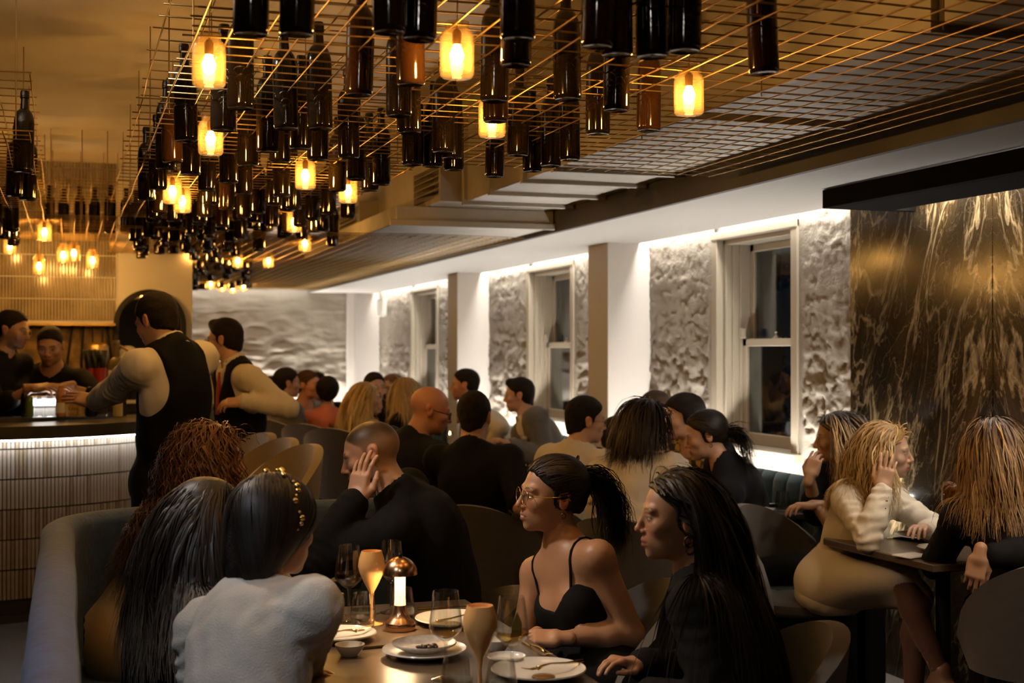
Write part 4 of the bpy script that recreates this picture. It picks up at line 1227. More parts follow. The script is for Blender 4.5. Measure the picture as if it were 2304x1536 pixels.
bt = thing('handled_bottle', 'big bottle with looped handle and white label by the waiter elbow', 'bottle', P(262, 880, 8.8))
link('bottle_glass', bottle_mesh('bottle_glass', 0.34, 0.05, 0.17, 0.018, mat('olive_bottle', (0.16, 0.12, 0.05), rough=0.15)), bt)
link('handle', MB().tube([(0.02, 0, 0.30), (0.07, 0, 0.27), (0.085, 0, 0.17), (0.05, 0, 0.09)], 0.009, 8).mesh('handle', m_brass, True), bt)
link('paper_label', MB().lathe([(0.0508, 0.03), (0.0508, 0.14)], 18).mesh('paper_label', m_lab), bt)
link('riser', MB().box((-0.06, -0.06, -bt.location.z), (0.06, 0.06, 0)).mesh('riser', m_black), bt)
jg = thing('brass_shaker', 'small brass shaker with knob behind the bartender forearm', 'shaker', P(167, 885, 8.9))
link('shaker_body', MB().lathe([(0, 0), (0.028, 0), (0.034, 0.07), (0.03, 0.08), (0, 0.082)], 16).mesh('shaker_body', m_brass, True, 50), jg)
link('knob', MB().lathe([(0, 0.08), (0.008, 0.083), (0.012, 0.095), (0, 0.108)], 12).mesh('knob', m_brass, True), jg)
link('riser', MB().box((-0.04, -0.04, -jg.location.z), (0.04, 0.04, 0)).mesh('riser', m_black), jg)
# ------------------------------------------------------------------ implicit surfaces -> meshes (used for people)
def smin(a, b, k):
    if k <= 1e-6: return np.minimum(a, b)
    h = np.clip(0.5 + 0.5 * (b - a) / k, 0, 1)
    return b + (a - b) * h - k * h * (1 - h)
def smax(a, b, k): return -smin(-a, -b, k)
def V3(*a): return np.array(a, dtype=np.float64)
def ell(p, c, r, R=None):
    q = p - np.asarray(c, dtype=p.dtype)
    if R is not None: q = q @ np.asarray(R, dtype=p.dtype)                 # columns of R are the local axes
    r = np.asarray(r, dtype=p.dtype)
    q = q / r; k0 = np.sqrt(np.einsum('ij,ij->i', q, q)); q = q / r; k1 = np.sqrt(np.einsum('ij,ij->i', q, q))
    return k0 * (k0 - 1) / np.maximum(k1, 1e-6)
def cone(p, a, b, ra, rb):
    a = np.asarray(a, dtype=p.dtype); ab = np.asarray(b, dtype=p.dtype) - a
    q = p - a
    t = np.clip((q @ ab) / p.dtype.type(max(float(ab @ ab), 1e-9)), 0, 1)
    q -= t[:, None] * ab
    return np.sqrt(np.einsum('ij,ij->i', q, q)) - (p.dtype.type(ra) + p.dtype.type(rb - ra) * t)
def rbox(p, c, h, rd, R=None):
    q = p - np.asarray(c, dtype=p.dtype)
    if R is not None: q = q @ np.asarray(R, dtype=p.dtype)
    q = np.abs(q) - (np.asarray(h, dtype=p.dtype) - p.dtype.type(rd))
    return np.linalg.norm(np.maximum(q, 0), axis=-1) + np.minimum(q.max(-1), 0) - rd

def sdf_mesh(f, lo, hi, res):
    lo = np.asarray(lo, dtype=np.float64); hi = np.asarray(hi, dtype=np.float64)
    B = 4
    nb = np.ceil((hi - lo) / (res * B)).astype(int) + 1
    ax = [lo[i] + (np.arange(nb[i]) * B + (B - 1) / 2) * res for i in range(3)]
    C = np.stack(np.meshgrid(*ax, indexing='ij'), -1).astype(np.float32)
    dc = f(C.reshape(-1, 3)).reshape(nb)
    act = np.abs(dc) < res * B * 1.75
    D = np.repeat(np.repeat(np.repeat(dc, B, 0), B, 1), B, 2)
    bi = np.argwhere(act)
    if len(bi) == 0: return np.zeros((0, 3)), np.zeros((0, 4), int)
    off = np.stack(np.meshgrid(*[np.arange(B)] * 3, indexing='ij'), -1).reshape(-1, 3)
    idx = (bi[:, None, :] * B + off[None]).reshape(-1, 3)
    pts = (lo + idx * res).astype(np.float32)
    out = np.empty(len(pts), dtype=np.float32)
    for s in range(0, len(pts), 200000):
        out[s:s + 200000] = f(pts[s:s + 200000])
    D[idx[:, 0], idx[:, 1], idx[:, 2]] = out
    S = D < 0
    n = np.array(S.shape)
    cnt = np.zeros(n - 1, dtype=np.uint8)
    for d in np.ndindex(2, 2, 2):
        cnt += S[d[0]:n[0] - 1 + d[0], d[1]:n[1] - 1 + d[1], d[2]:n[2] - 1 + d[2]]
    cells = np.argwhere((cnt > 0) & (cnt < 8))
    if len(cells) == 0: return np.zeros((0, 3)), np.zeros((0, 4), int)
    vid = np.full(n - 1, -1, dtype=np.int64); vid[cells[:, 0], cells[:, 1], cells[:, 2]] = np.arange(len(cells))
    acc = np.zeros((len(cells), 3)); num = np.zeros(len(cells))
    corners = {d: D[cells[:, 0] + d[0], cells[:, 1] + d[1], cells[:, 2] + d[2]] for d in np.ndindex(2, 2, 2)}
    for d in np.ndindex(2, 2, 2):
        for a in range(3):
            if d[a] == 0:
                e = list(d); e[a] = 1; e = tuple(e)
                va, vb = corners[d], corners[e]
                m = (va < 0) != (vb < 0)
                t = np.where(m, va / np.where(m, va - vb, 1), 0)
                p = np.tile(np.array(d, dtype=np.float64), (len(cells), 1)); p[:, a] += t
                acc[m] += p[m]; num[m] += 1
    verts = lo + (cells + acc / np.maximum(num, 1)[:, None]) * res
    quads = []
    for a in range(3):
        b, c = (a + 1) % 3, (a + 2) % 3
        sl0 = [slice(1, -1)] * 3; sl1 = [slice(1, -1)] * 3
        sl0[a] = slice(0, n[a] - 1); sl1[a] = slice(1, n[a])
        A, Bb = S[tuple(sl0)], S[tuple(sl1)]
        e = np.argwhere(A != Bb)
        if len(e) == 0: continue
        flip = A[e[:, 0], e[:, 1], e[:, 2]]
        o = np.ones(3, dtype=int); o[a] = 0
        g = e + o
        def cell(db, dc_):
            q = g.copy(); q[:, b] -= db; q[:, c] -= dc_
            return vid[q[:, 0], q[:, 1], q[:, 2]]
        q = np.stack([cell(1, 1), cell(0, 1), cell(0, 0), cell(1, 0)], -1)
        q[~flip] = q[~flip][:, ::-1]
        quads.append(q)
    q = np.concatenate(quads)
    q = q[(q >= 0).all(1)]
    return verts, q

def np_mesh(name, verts, quads, mats, tone=None, smooth=True, mi=None):
    me = bpy.data.meshes.new(name)
    verts = np.ascontiguousarray(verts, dtype=np.float32); q = np.ascontiguousarray(quads, dtype=np.int32)
    me.vertices.add(len(verts)); me.vertices.foreach_set('co', verts.reshape(-1))
    k = q.shape[1]
    me.loops.add(q.size); me.loops.foreach_set('vertex_index', q.reshape(-1))
    me.polygons.add(len(q)); me.polygons.foreach_set('loop_start', np.arange(0, q.size, k, dtype=np.int32))
    me.polygons.foreach_set('use_smooth', np.full(len(q), smooth))
    for m in (mats if isinstance(mats, (list, tuple)) else [mats]): me.materials.append(m)
    if mi is not None: me.polygons.foreach_set('material_index', np.asarray(mi, dtype=np.int32))
    me.update(calc_edges=True)
    if tone is not None:
        at = me.color_attributes.new('tone', 'FLOAT_COLOR', 'POINT')
        c = np.ones((len(verts), 4), dtype=np.float32); c[:, :3] = tone
        at.data.foreach_set('color', c.reshape(-1))
    return me

# ------------------------------------------------------------------ head (local: +Y forward, +Z up, eyes at z = 0)
def head_sdf(p, fem):
    x = np.abs(p[:, 0]); q = np.stack([x, p[:, 1], p[:, 2]], -1)      # mirrored half
    w = 0.96 if fem else 1.0
    d = ell(p, (0, -0.010, 0.030), (0.0755 * w, 0.097, 0.084))
    d = smin(d, ell(p, (0, 0.028, -0.022), (0.062 * w, 0.064, 0.082)), 0.025)
    jw = 0.046 if fem else 0.053
    d = smin(d, ell(p, (0, 0.030, -0.074), (jw, 0.053, 0.037)), 0.022)
    d = smin(d, ell(p, (0, 0.070, -0.098), (0.016 if fem else 0.021, 0.017, 0.015)), 0.020)      # chin
    d = smin(d, ell(q, (0.043 * w, 0.060, -0.024), (0.020, 0.020, 0.018)), 0.022)                # cheekbone
    d = smin(d, ell(q, (0.026, 0.080, 0.018), (0.024, 0.011, 0.008 if fem else 0.011)), 0.018)    # brow
    d = smin(d, ell(p, (0, 0.072, -0.062), (0.027, 0.024, 0.022)), 0.018)                        # muzzle
    d = smax(d, -ell(q, (0.0315, 0.106, -0.002), (0.017, 0.016, 0.0125)), 0.012)                 # socket
    d = smin(d, ell(q, (0.0310, 0.0765, -0.002), (0.0135, 0.0135, 0.0125)), 0.004)               # eyeball and lids
    d = smin(d, cone(q, (0.019, 0.0885, 0.0035), (0.041, 0.0815, 0.0025), 0.0022, 0.0018), 0.004) # upper lid
    nr = 0.0095 if fem else 0.0115
    d = smin(d, cone(p, (0, 0.089, 0.010), (0, 0.108, -0.030), 0.0065, nr * 0.86), 0.012)        # nose bridge
    d = smin(d, ell(p, (0, 0.1065, -0.035), (nr, 0.0105, 0.0085)), 0.008)
    d = smin(d, ell(q, (0.0115 if fem else 0.0135, 0.094, -0.0385), (0.0068, 0.0095, 0.0065)), 0.006)
    d = smax(d, -ell(q, (0.0065, 0.102, -0.0455), (0.0032, 0.005, 0.004)), 0.003)                # nostril
    up = 0.0062 if fem else 0.0048
    d = smin(d, cone(q, (0.0, 0.0955, -0.0615), (0.0195, 0.0850, -0.0660), up, 0.003), 0.006)     # upper lip
    d = smin(d, cone(q, (0.0, 0.0935, -0.0745), (0.0175, 0.0845, -0.0700), up * 1.15, 0.003), 0.006)
    d = smax(d, -cone(q, (0.0, 0.1015, -0.0680), (0.0230, 0.0880, -0.0680), 0.0017, 0.0012), 0.003) # mouth line
    # ear
    d = smin(d, ell(q, (0.0765 * w, -0.012, -0.006), (0.0085, 0.0175, 0.031)), 0.006)
    d = smin(d, ell(q, (0.078 * w, -0.020, 0.010), (0.0095, 0.0140, 0.018)), 0.004)
    d = smax(d, -ell(q, (0.0870 * w, -0.011, -0.001), (0.0065, 0.0090, 0.017)), 0.004)
    # neck stub
    nk = 0.046 if fem else 0.057
    d = smin(d, cone(p, (0, -0.018, -0.05), (0, -0.045, -0.17), nk, nk * 1.03), 0.022)
    return d
HEADS = {}
def head_template(fem, res=0.0028):
    k = (fem, res)
    if k not in HEADS:
        v, q = sdf_mesh(lambda p: head_sdf(p, fem), (-0.098, -0.125, -0.19), (0.098, 0.135, 0.13), res)
        HEADS[k] = (v, q)
    return HEADS[k]
def mixc(a, b, t): return a + (b - a) * t[:, None]
def head_tone(v, skin, fem, brow, lip=(0.30, 0.09, 0.07), beard=0.0, buzz=None, smile=False, eyes=True):
    x, y, z = np.abs(v[:, 0]), v[:, 1], v[:, 2]
    c = np.tile(np.asarray(skin, dtype=np.float64), (len(v), 1))
    red = np.asarray(skin) * np.array([1.12, 0.82, 0.75])
    front = sstep(0.03, 0.06, y)
    c = mixc(c, red, 0.6 * np.exp(-(((x - 0.035) / 0.022) ** 2 + ((z + 0.035) / 0.02) ** 2)) * front)
    c = mixc(c, red, 0.6 * np.exp(-((x / 0.014) ** 2 + ((z + 0.036) / 0.012) ** 2)) * front)
    c = mixc(c, red, 0.7 * sstep(0.072, 0.08, x) * sstep(-0.05, -0.03, z))
    if beard:
        bm = sstep(-0.035, -0.055, z) * sstep(-0.03, 0.02, y) * (1 - sstep(0.0, 1.0, ((x / 0.030) ** 2 + ((z + 0.068) / 0.012) ** 2) < 1) * 0) * (z > -0.14)
        bm = np.clip(bm - 0.8 * np.exp(-(((x) / 0.024) ** 4 + ((z + 0.068) / 0.011) ** 4)), 0, 1)
        c = mixc(c, np.asarray(brow) * 1.6, beard * bm)
    lm = np.exp(-((x / 0.0225) ** 6 + ((z + 0.0685) / 0.0125) ** 6)) * sstep(0.078, 0.084, y)
    c = mixc(c, np.asarray(lip), 0.85 * lm)
    ml = np.exp(-((x / 0.021) ** 6 + ((z + 0.068) / 0.0022) ** 2)) * sstep(0.08, 0.085, y)
    c = mixc(c, np.array([0.03, 0.01, 0.01]), 0.8 * ml)
    if smile:
        tm = np.exp(-((x / 0.013) ** 6 + ((z + 0.0672) / 0.003) ** 4)) * sstep(0.08, 0.085, y)
        c = mixc(c, np.array([0.7, 0.66, 0.58]), 0.9 * tm)
    zb = 0.0195 + 0.004 * np.cos((x - 0.036) / 0.02 * 1.5)
    bw = 0.0034 if fem else 0.0048
    bm = np.exp(-((z - zb) / bw) ** 4) * sstep(0.010, 0.016, x) * (1 - sstep(0.044, 0.054, x)) * (y > 0.04)
    c = mixc(c, np.asarray(brow), 0.85 * bm)
    if eyes:
        ex, ez = (x - 0.031), (z + 0.0022)
        op = ((ex / 0.0125) ** 2 + (ez / 0.0048) ** 2 < 1) & (y > 0.065)
        c[op] = (0.42, 0.38, 0.33)
        ir = ((ex / 0.0058) ** 2 + (ez / 0.0060) ** 2 < 1) & op
        c[ir] = (0.015, 0.008, 0.005)
        lash = np.exp(-((ez - 0.0052 + 0.0035 * (ex / 0.0125) ** 2) / 0.0016) ** 2) * (np.abs(ex) < 0.0145) * (y > 0.06)
        c = mixc(c, np.array([0.02, 0.012, 0.01]), 0.9 * lash)
    if buzz is not None:
        hm = hair_allow(v) < 0.002
        s = sstep(0.004, -0.012, hair_allow(v)) * (1 - sstep(0.0, 0.004, 0.004 - ell(np.stack([x, y, z], 1), (0.080, -0.014, -0.004), (0.012, 0.024, 0.036))))
        c = mixc(c, np.asarray(buzz), s * (0.5 + 0.45 * sstep(0.02, 0.07, z)) * (1 - 0.5 * sstep(-0.02, -0.075, z)))
    return c

def hair_allow(p, line=0.0, nape=-0.078):
    """Negative where the scalp grows hair (local head coordinates)."""
    x, y, z = np.abs(p[:, 0]), p[:, 1], p[:, 2]
    zz = np.array([-0.30, -0.045, -0.035, -0.02, 0.01, 0.030, 0.045, 0.060, 0.072, 0.085, 0.30])
    yy = np.array([-0.020, -0.020, 0.012, 0.018, 0.022, 0.030, 0.050, 0.066, 0.078, 0.25, 0.6])
    ym = np.interp(z - line, zz, yy)
    zmin = np.where(y > -0.022, -0.040, nape + 0.35 * np.abs(x))
    return np.maximum(y - ym, (zmin - z) * 0.9)
def hair_cap(p, top=0.016, side=0.006, back=0.010, line=0.0, nape=-0.078, tex=0.003, seed=1, ears=True, quiff=0.0):
    d = ell(p, (0, -0.012, 0.030 + (top - side) * 0.5), (0.0755 + side, 0.097 + back, 0.084 + (top + side) * 0.5))
    d = smin(d, cone(p, (0, -0.050, -0.02), (0, -0.046, nape - 0.01), 0.052 + side, 0.046 + side * 0.3), 0.02)
    if quiff:
        d = smin(d, ell(p, (0.01, 0.062, 0.098), (0.045, 0.032, quiff)), 0.02)
    a = hair_allow(p, line, nape)
    m = np.abs(np.maximum(d, a)) < 0.025
    if m.any():
        d[m] += tex * 2 * fbm(p[m] * np.array([70, 30, 70]), seed, 2)
        a[m] += 0.004 * 2 * fbm(p[m] * 90, seed + 5, 1)
    if ears:
        q = np.stack([np.abs(p[:, 0]), p[:, 1], p[:, 2]], -1)
        a = np.maximum(a, -ell(q, (0.085, -0.008, -0.012), (0.03, 0.020, 0.036)))
    return smax(d, a, 0.006)

# ------------------------------------------------------------------ hands (local: wrist at origin, fingers +Y, back of hand +Z, thumb on -X)
HANDS = {}
POSES = {'relaxed': ((0.35, 0.45, 0.3), (0.40, 0.5, 0.3), (0.45, 0.55, 0.35), (0.5, 0.6, 0.4), 0.0),
         'flat': ((0.10, 0.12, 0.1), (0.08, 0.12, 0.1), (0.10, 0.14, 0.1), (0.14, 0.16, 0.1), 0.0),
         'cheek': ((0.05, 0.25, 0.2), (0.0, 0.22, 0.2), (0.05, 0.25, 0.2), (0.10, 0.3, 0.2), 0.05),
         'hold': ((0.9, 0.9, 0.5), (0.95, 0.95, 0.5), (1.0, 1.0, 0.5), (1.05, 1.0, 0.5), 0.0),
         'fist': ((1.3, 1.4, 0.8), (1.35, 1.45, 0.8), (1.35, 1.45, 0.8), (1.4, 1.45, 0.8), 0.0),
         'point': ((0.05, 0.1, 0.05), (0.9, 1.0, 0.6), (1.1, 1.1, 0.7), (1.2, 1.2, 0.7), 0.0)}
def hand_template(pose, res=0.003):
    k = (pose, res)
    if k in HANDS: return HANDS[k]
    segs = []
    fx = (-0.0285, -0.0098, 0.0090, 0.0268); fl = (0.070, 0.078, 0.073, 0.057); fy = (0.086, 0.090, 0.086, 0.078)
    fr = (0.0088, 0.0090, 0.0086, 0.0076)
    ps = POSES[pose]
    for i in range(4):
        a = 0.0; c = V3(fx[i], fy[i], 0.0)
        L = (fl[i] * 0.46, fl[i] * 0.30, fl[i] * 0.24)
        sp = (i - 1.5) * 0.06 + ps[4] * (i - 1.5)
        r = fr[i]
        for j in range(3):
            a += ps[i][j]
            n = c + V3(math.sin(sp) * math.cos(a), math.cos(sp) * math.cos(a), -math.sin(a)) * L[j]
            segs.append((i, c, n, r, r * 0.88)); r *= 0.9; c = n
    def f(p):
        d = rbox(p, (0.0, 0.048, 0.0), (0.037, 0.043, 0.0135), 0.012)
        d = smin(d, cone(p, (0, -0.03, 0.0), (0, 0.012, 0.0), 0.0245, 0.026), 0.018)
        d = smin(d, ell(p, (-0.022, 0.035, -0.010), (0.020, 0.030, 0.014)), 0.010)
        d = smin(d, ell(p, (0.024, 0.040, -0.008), (0.014, 0.034, 0.012)), 0.010)
        fd = None
        for i in range(4):
            g = None
            for s in segs:
                if s[0] == i:
                    h = cone(p, s[1], s[2], s[3], s[4]); g = h if g is None else smin(g, h, 0.002)
            fd = g if fd is None else np.minimum(fd, g)
        d = smin(d, fd, 0.009)
        curl = ps[1][0]
        t1 = V3(-0.047, 0.045, -0.014 - 0.010 * curl); t2 = V3(-0.052 + 0.018 * curl, 0.078, -0.016 - 0.026 * curl); t3 = V3(-0.050 + 0.032 * curl, 0.100 - 0.004 * curl, -0.018 - 0.032 * curl)
        th = smin(cone(p, (-0.024, 0.018, -0.006), t1, 0.0145, 0.0110), cone(p, t1, t2, 0.0108, 0.0095), 0.004)
        th = smin(th, cone(p, t2, t3, 0.0094, 0.0072), 0.003)
        return smin(d, th, 0.010)
    v, q = sdf_mesh(f, (-0.085, -0.055, -0.10), (0.055, 0.185, 0.03), res)
    tone = np.ones(len(v)); 
    # nails and knuckles
    nail = np.zeros(len(v)); knk = np.zeros(len(v))
    for i in range(4):
        s = [g for g in segs if g[0] == i]
        tip = s[2][2]; dr = s[2][2] - s[2][1]; dr = dr / np.linalg.norm(dr)
        up = np.cross(V3(1, 0, 0), dr)
        nail += np.exp(-(np.linalg.norm(v - (tip - dr * 0.002 + up * 0.006), axis=1) / 0.0055) ** 4)
        for g in s[:2]:
            knk += 0.6 * np.exp(-(np.linalg.norm(v - (g[2] + up * 0.007), axis=1) / 0.007) ** 2)
        knk += 0.7 * np.exp(-(np.linalg.norm(v - (s[0][1] + V3(0, 0, 0.010)), axis=1) / 0.009) ** 2)
    HANDS[k] = (v, q, np.clip(nail, 0, 1), np.clip(knk, 0, 1))
    return HANDS[k]
# ------------------------------------------------------------------ person builder
def rot_frame(phi, pitch=0.0, roll=0.0):
    """Columns: right, forward, up. phi as in face(): 0 away from the camera, 90 toward the windows."""
    y = math.radians(phi) + YAW
    f = V3(math.sin(y), math.cos(y), 0); r = V3(math.cos(y), -math.sin(y), 0); u = V3(0, 0, 1)
    a = math.radians(pitch)
    f2 = f * math.cos(a) + u * math.sin(a); u2 = u * math.cos(a) - f * math.sin(a)
    b = math.radians(roll)
    r3 = r * math.cos(b) + u2 * math.sin(b); u3 = u2 * math.cos(b) - r * math.sin(b)
    return np.stack([r3, f2, u3], 1)
def unit(v):
    v = np.asarray(v, dtype=np.float64); n = np.linalg.norm(v)
    return v / n if n > 1e-9 else v
def ik(S, Wt, a, b, pole):
    d = Wt - S; L = np.linalg.norm(d)
    if L > (a + b) * 0.998:
        Wt = S + d / L * (a + b) * 0.998; d = Wt - S; L = np.linalg.norm(d)
    L = max(L, abs(a - b) + 0.02)
    x = (a * a - b * b + L * L) / (2 * L); h = math.sqrt(max(a * a - x * x, 0))
    u = unit(d); p = np.asarray(pole, dtype=np.float64); p = p - u * (p @ u)
    return S + u * x + unit(p) * h, Wt
SKIN = {'light': (0.46, 0.27, 0.18), 'fair': (0.52, 0.33, 0.23), 'tan': (0.36, 0.19, 0.105), 'olive': (0.33, 0.19, 0.115), 'ruddy': (0.46, 0.22, 0.14)}
m_skin = vcol_mat('skin', rough=0.42, bump=0.08, bscale=350, spec=0.35)
m_hair = vcol_mat('hair', rough=0.48, spec=0.35)
m_crop = vcol_mat('cropped_hair', rough=0.72, spec=0.15, bump=0.6, bscale=260)
CLOTH = {}
def cloth(name, col, rough=0.85, **k):
    return mat('cloth_' + name, col, rough=rough, bump=k.pop('bump', 0.25), bscale=k.pop('bscale', 420), sheen=k.pop('sheen', 0.15), **k)
PCOUNT = [0]

class Person:
    def __init__(s, H, hphi, tphi, pel, sex='m', hp=0, hr=0, scale=1.0, skin='light', bow=0.03, shw=None, res=0.009, neckf=None):
        s.sex = sex; s.sc = scale; s.res = res * 1.15
        s.fem = sex == 'f'
        s.H = V3(*H); s.Rh = rot_frame(hphi, hp, hr)
        s.tphi = tphi; s.pel = V3(*pel)
        s.skin = np.array(SKIN[skin])
        s.N = s.H + s.Rh @ (V3(0, -0.052, -0.168) * scale) if neckf is None else V3(*neckf)
        tr = rot_frame(tphi)
        up = unit(s.N - s.pel)
        x = tr[:, 0]; x = unit(x - up * (x @ up)); y = np.cross(up, x)
        s.x, s.y, s.up = x, y, up
        s.R = np.stack([x, y, up], 1)
        L = np.linalg.norm(s.N - s.pel)
        s.L = L
        s.chest = s.pel + (s.N - s.pel) * 0.66 - y * bow
        s.waist = s.pel + (s.N - s.pel) * 0.32 - y * bow * 0.7
        w = (shw or (0.158 if s.fem else 0.188)) * scale
        s.shR = s.N - up * 0.050 + x * w + y * 0.012
        s.shL = s.N - up * 0.050 - x * w + y * 0.012
        s.ua, s.fa = (0.265, 0.235) if s.fem else (0.295, 0.26)
        s.ua *= scale; s.fa *= scale
        s.arms = {}
        s.legs = []
        s.parts = []
        s.extra = []
    def arm(s, side, wrist, pole=(0, 0, -1), hdir=None, dorsal=None, pose='relaxed', bare_hand=True):
        S = s.shR if side == 'R' else s.shL
        E, Wt = ik(S, V3(*wrist), s.ua, s.fa, pole)
        fd = unit(Wt - E)
        s.arms[side] = dict(S=S, E=E, W=Wt, hdir=unit(hdir) if hdir is not None else fd, dorsal=dorsal, pose=pose)
    def lap_arm(s, side, fwd=0.28, out=0.10, z=0.16, pose='relaxed'):
        sg = 1 if side == 'R' else -1
        t = rot_frame(s.tphi)
        w = s.pel + t[:, 1] * fwd + t[:, 0] * sg * out + V3(0, 0, z)
        s.arm(side, w, pole=tuple(t[:, 0] * sg * 0.6 - t[:, 1] * 0.5 + V3(0, 0, -0.6)), pose=pose)
    def sit(s, phi=None, spread=0.09, floor=0.0, knee_h=None, cross=False, thigh=0.42, shin_back=0.03):
        t = rot_frame(s.tphi if phi is None else phi)
        for sg in (1, -1):
            h = s.pel + t[:, 0] * sg * 0.085 + V3(0, 0, -0.01)
            k = h + t[:, 1] * thigh + t[:, 0] * sg * (spread - 0.085)
            k[2] = (knee_h or (h[2] - 0.01)) 
            a = k - t[:, 1] * shin_back; a[2] = floor + 0.09
            if cross and sg > 0:
                k = h + t[:, 1] * thigh - t[:, 0] * 0.06; k[2] += 0.10
                a = k + t[:, 1] * 0.12 - t[:, 0] * 0.10; a[2] = k[2] - 0.40
            s.legs.append((h, k, a, t[:, 1]))
    def stand(s, phi=None, floor=0.0):
        t = rot_frame(s.tphi if phi is None else phi)
        for sg in (1, -1):
            h = s.pel + t[:, 0] * sg * 0.09 + V3(0, 0, -0.03)
            a = h.copy(); a[2] = floor + 0.09; a += t[:, 0] * sg * 0.03
            k = (h + a) / 2 + t[:, 1] * 0.02
            s.legs.append((h, k, a, t[:, 1]))
    # ---- fields
    def torso_d(s, p, t=0.0, hips=True):
        f = s.fem; k = s.sc
        if f:
            d = ell(p, s.chest, V3(0.128, 0.092, 0.165) * k + t, s.R)
            d = smin(d, ell(p, s.waist, V3(0.116, 0.088, 0.14) * k + t, s.R), 0.06)
            for sg in (1, -1):
                d = smin(d, ell(p, s.chest + s.x * 0.062 * sg + s.y * 0.062 - s.up * 0.035, V3(0.056, 0.052, 0.055) * k + t, s.R), 0.04)
        else:
            d = ell(p, s.chest, V3(0.160, 0.112, 0.175) * k + t, s.R)
            d = smin(d, ell(p, s.waist, V3(0.142, 0.108, 0.15) * k + t, s.R), 0.06)
        if hips:
            d = smin(d, ell(p, s.pel, V3(0.160, 0.115, 0.105) * k + t, s.R), 0.05)
        c = s.N - s.up * 0.055
        for S in (s.shR, s.shL):
            d = smin(d, cone(p, c, S, 0.058 * k + t, 0.050 * k + t), 0.05)
            d = smin(d, cone(p, s.N + s.up * 0.02, (s.N + S) / 2 - s.up * 0.012, 0.040 * k + t * 0.7, 0.038 * k + t * 0.7), 0.05)
        return d
    def neck_d(s, p, t=0.0):
        r = (0.047 if s.fem else 0.058) * s.sc + t
        top = s.H + s.Rh @ (V3(0, -0.022, -0.06) * s.sc)
        return cone(p, s.N - s.up * 0.03 + s.y * 0.01, top, r * 1.05, r)
    def arm_d(s, p, side, t=0.0, u0=0.0, u1=2.0):
        """u: 0 shoulder, 1 elbow, 2 wrist."""
        A = s.arms[side]; k = s.sc * (0.86 if s.fem else 1.0)
        d = None
        if u0 < 1:
            a, b = A['S'], A['S'] + (A['E'] - A['S']) * min(u1, 1)
            d = cone(p, a, b, 0.052 * k + t, (0.052 - 0.012 * min(u1, 1)) * k + t)
        if u1 > 1:
            m = A['E'] + (A['W'] - A['E']) * 0.35
            e = A['E'] + (A['W'] - A['E']) * (u1 - 1)
            g = cone(p, A['E'], m, 0.040 * k + t, 0.041 * k + t)
            g = smin(g, cone(p, m, e, 0.041 * k + t, (0.041 - 0.014 * (u1 - 1)) * k + t), 0.02)
            d = g if d is None else smin(d, g, 0.02)
        return d
    def leg_d(s, p, i, t=0.0, u1=2.0):
        h, k, a, f = s.legs[i]; g = 0.95 if s.fem else 1.0
        d = cone(p, h, k, 0.085 * g + t, 0.056 * g + t)
        if u1 > 1:
            e = k + (a - k) * (u1 - 1)
            m = k + (a - k) * 0.35 - f * 0.012
            d = smin(d, cone(p, k, m, 0.053 * g + t, 0.053 * g + t), 0.02)
            d = smin(d, cone(p, m, e, 0.053 * g + t, 0.034 * g + t), 0.03)
        return d
    def body_d(s, p):
        d = smin(s.torso_d(p), s.neck_d(p), 0.035)
        for sd in s.arms: d = smin(d, s.arm_d(p, sd), 0.03)
        for i in range(len(s.legs)): d = smin(d, s.leg_d(p, i), 0.03)
        return d
    def coll(s, p):
        """Field hair slides on."""
        q = ((p - s.H) @ s.Rh) / s.sc
        d = ell(q, (0, -0.010, 0.030), (0.079, 0.101, 0.088)) * s.sc
        d = smin(d, ell(q, (0, 0.028, -0.03), (0.066, 0.066, 0.085)) * s.sc, 0.02)
        d = smin(d, s.neck_d(p, 0.004), 0.02)
        d = smin(d, s.torso_d(p, 0.022), 0.02)
        for sd in s.arms: d = np.minimum(d, s.arm_d(p, sd, 0.018, 0, 1.0))
        return d
    def bounds(s, pad=0.14, legs=True):
        P_ = [s.H, s.pel, s.N, s.shR, s.shL]
        for A in s.arms.values(): P_ += [A['E'], A['W']]
        if legs:
            for l in s.legs: P_ += [l[0], l[1], l[2]]
        P_ = np.array(P_)
        return P_.min(0) - pad, P_.max(0) + pad
    # ---- meshes
    def make(s, label, tone_kw=None, hres=None, body_res=None, shoes=None, handres=0.0052, group=None):
        hres = hres or 0.0052
        base = Vector((s.pel[0], s.pel[1], min([l[2][2] - 0.09 for l in s.legs] + [0.0]) if s.legs else 0.0))
        s.base = np.array(base)
        s.o = thing('person', label, 'person', base, group=group)
        lo, hi = s.bounds()
        v, q = sdf_mesh(s.body_d, lo, hi, body_res or max(s.res * 2.2, 0.022))
        vs, qs, ts = [v], [q], [np.tile(s.skin, (len(v), 1))]
        n = len(v)
        hv, hq = head_template(s.fem, hres)
        kw = dict(brow=(0.03, 0.02, 0.014)); kw.update(tone_kw or {})
        tone = head_tone(hv, s.skin, s.fem, **kw)
        vs.append(s.H + (hv * s.sc) @ s.Rh.T); qs.append(hq + n); ts.append(tone); n += len(hv)
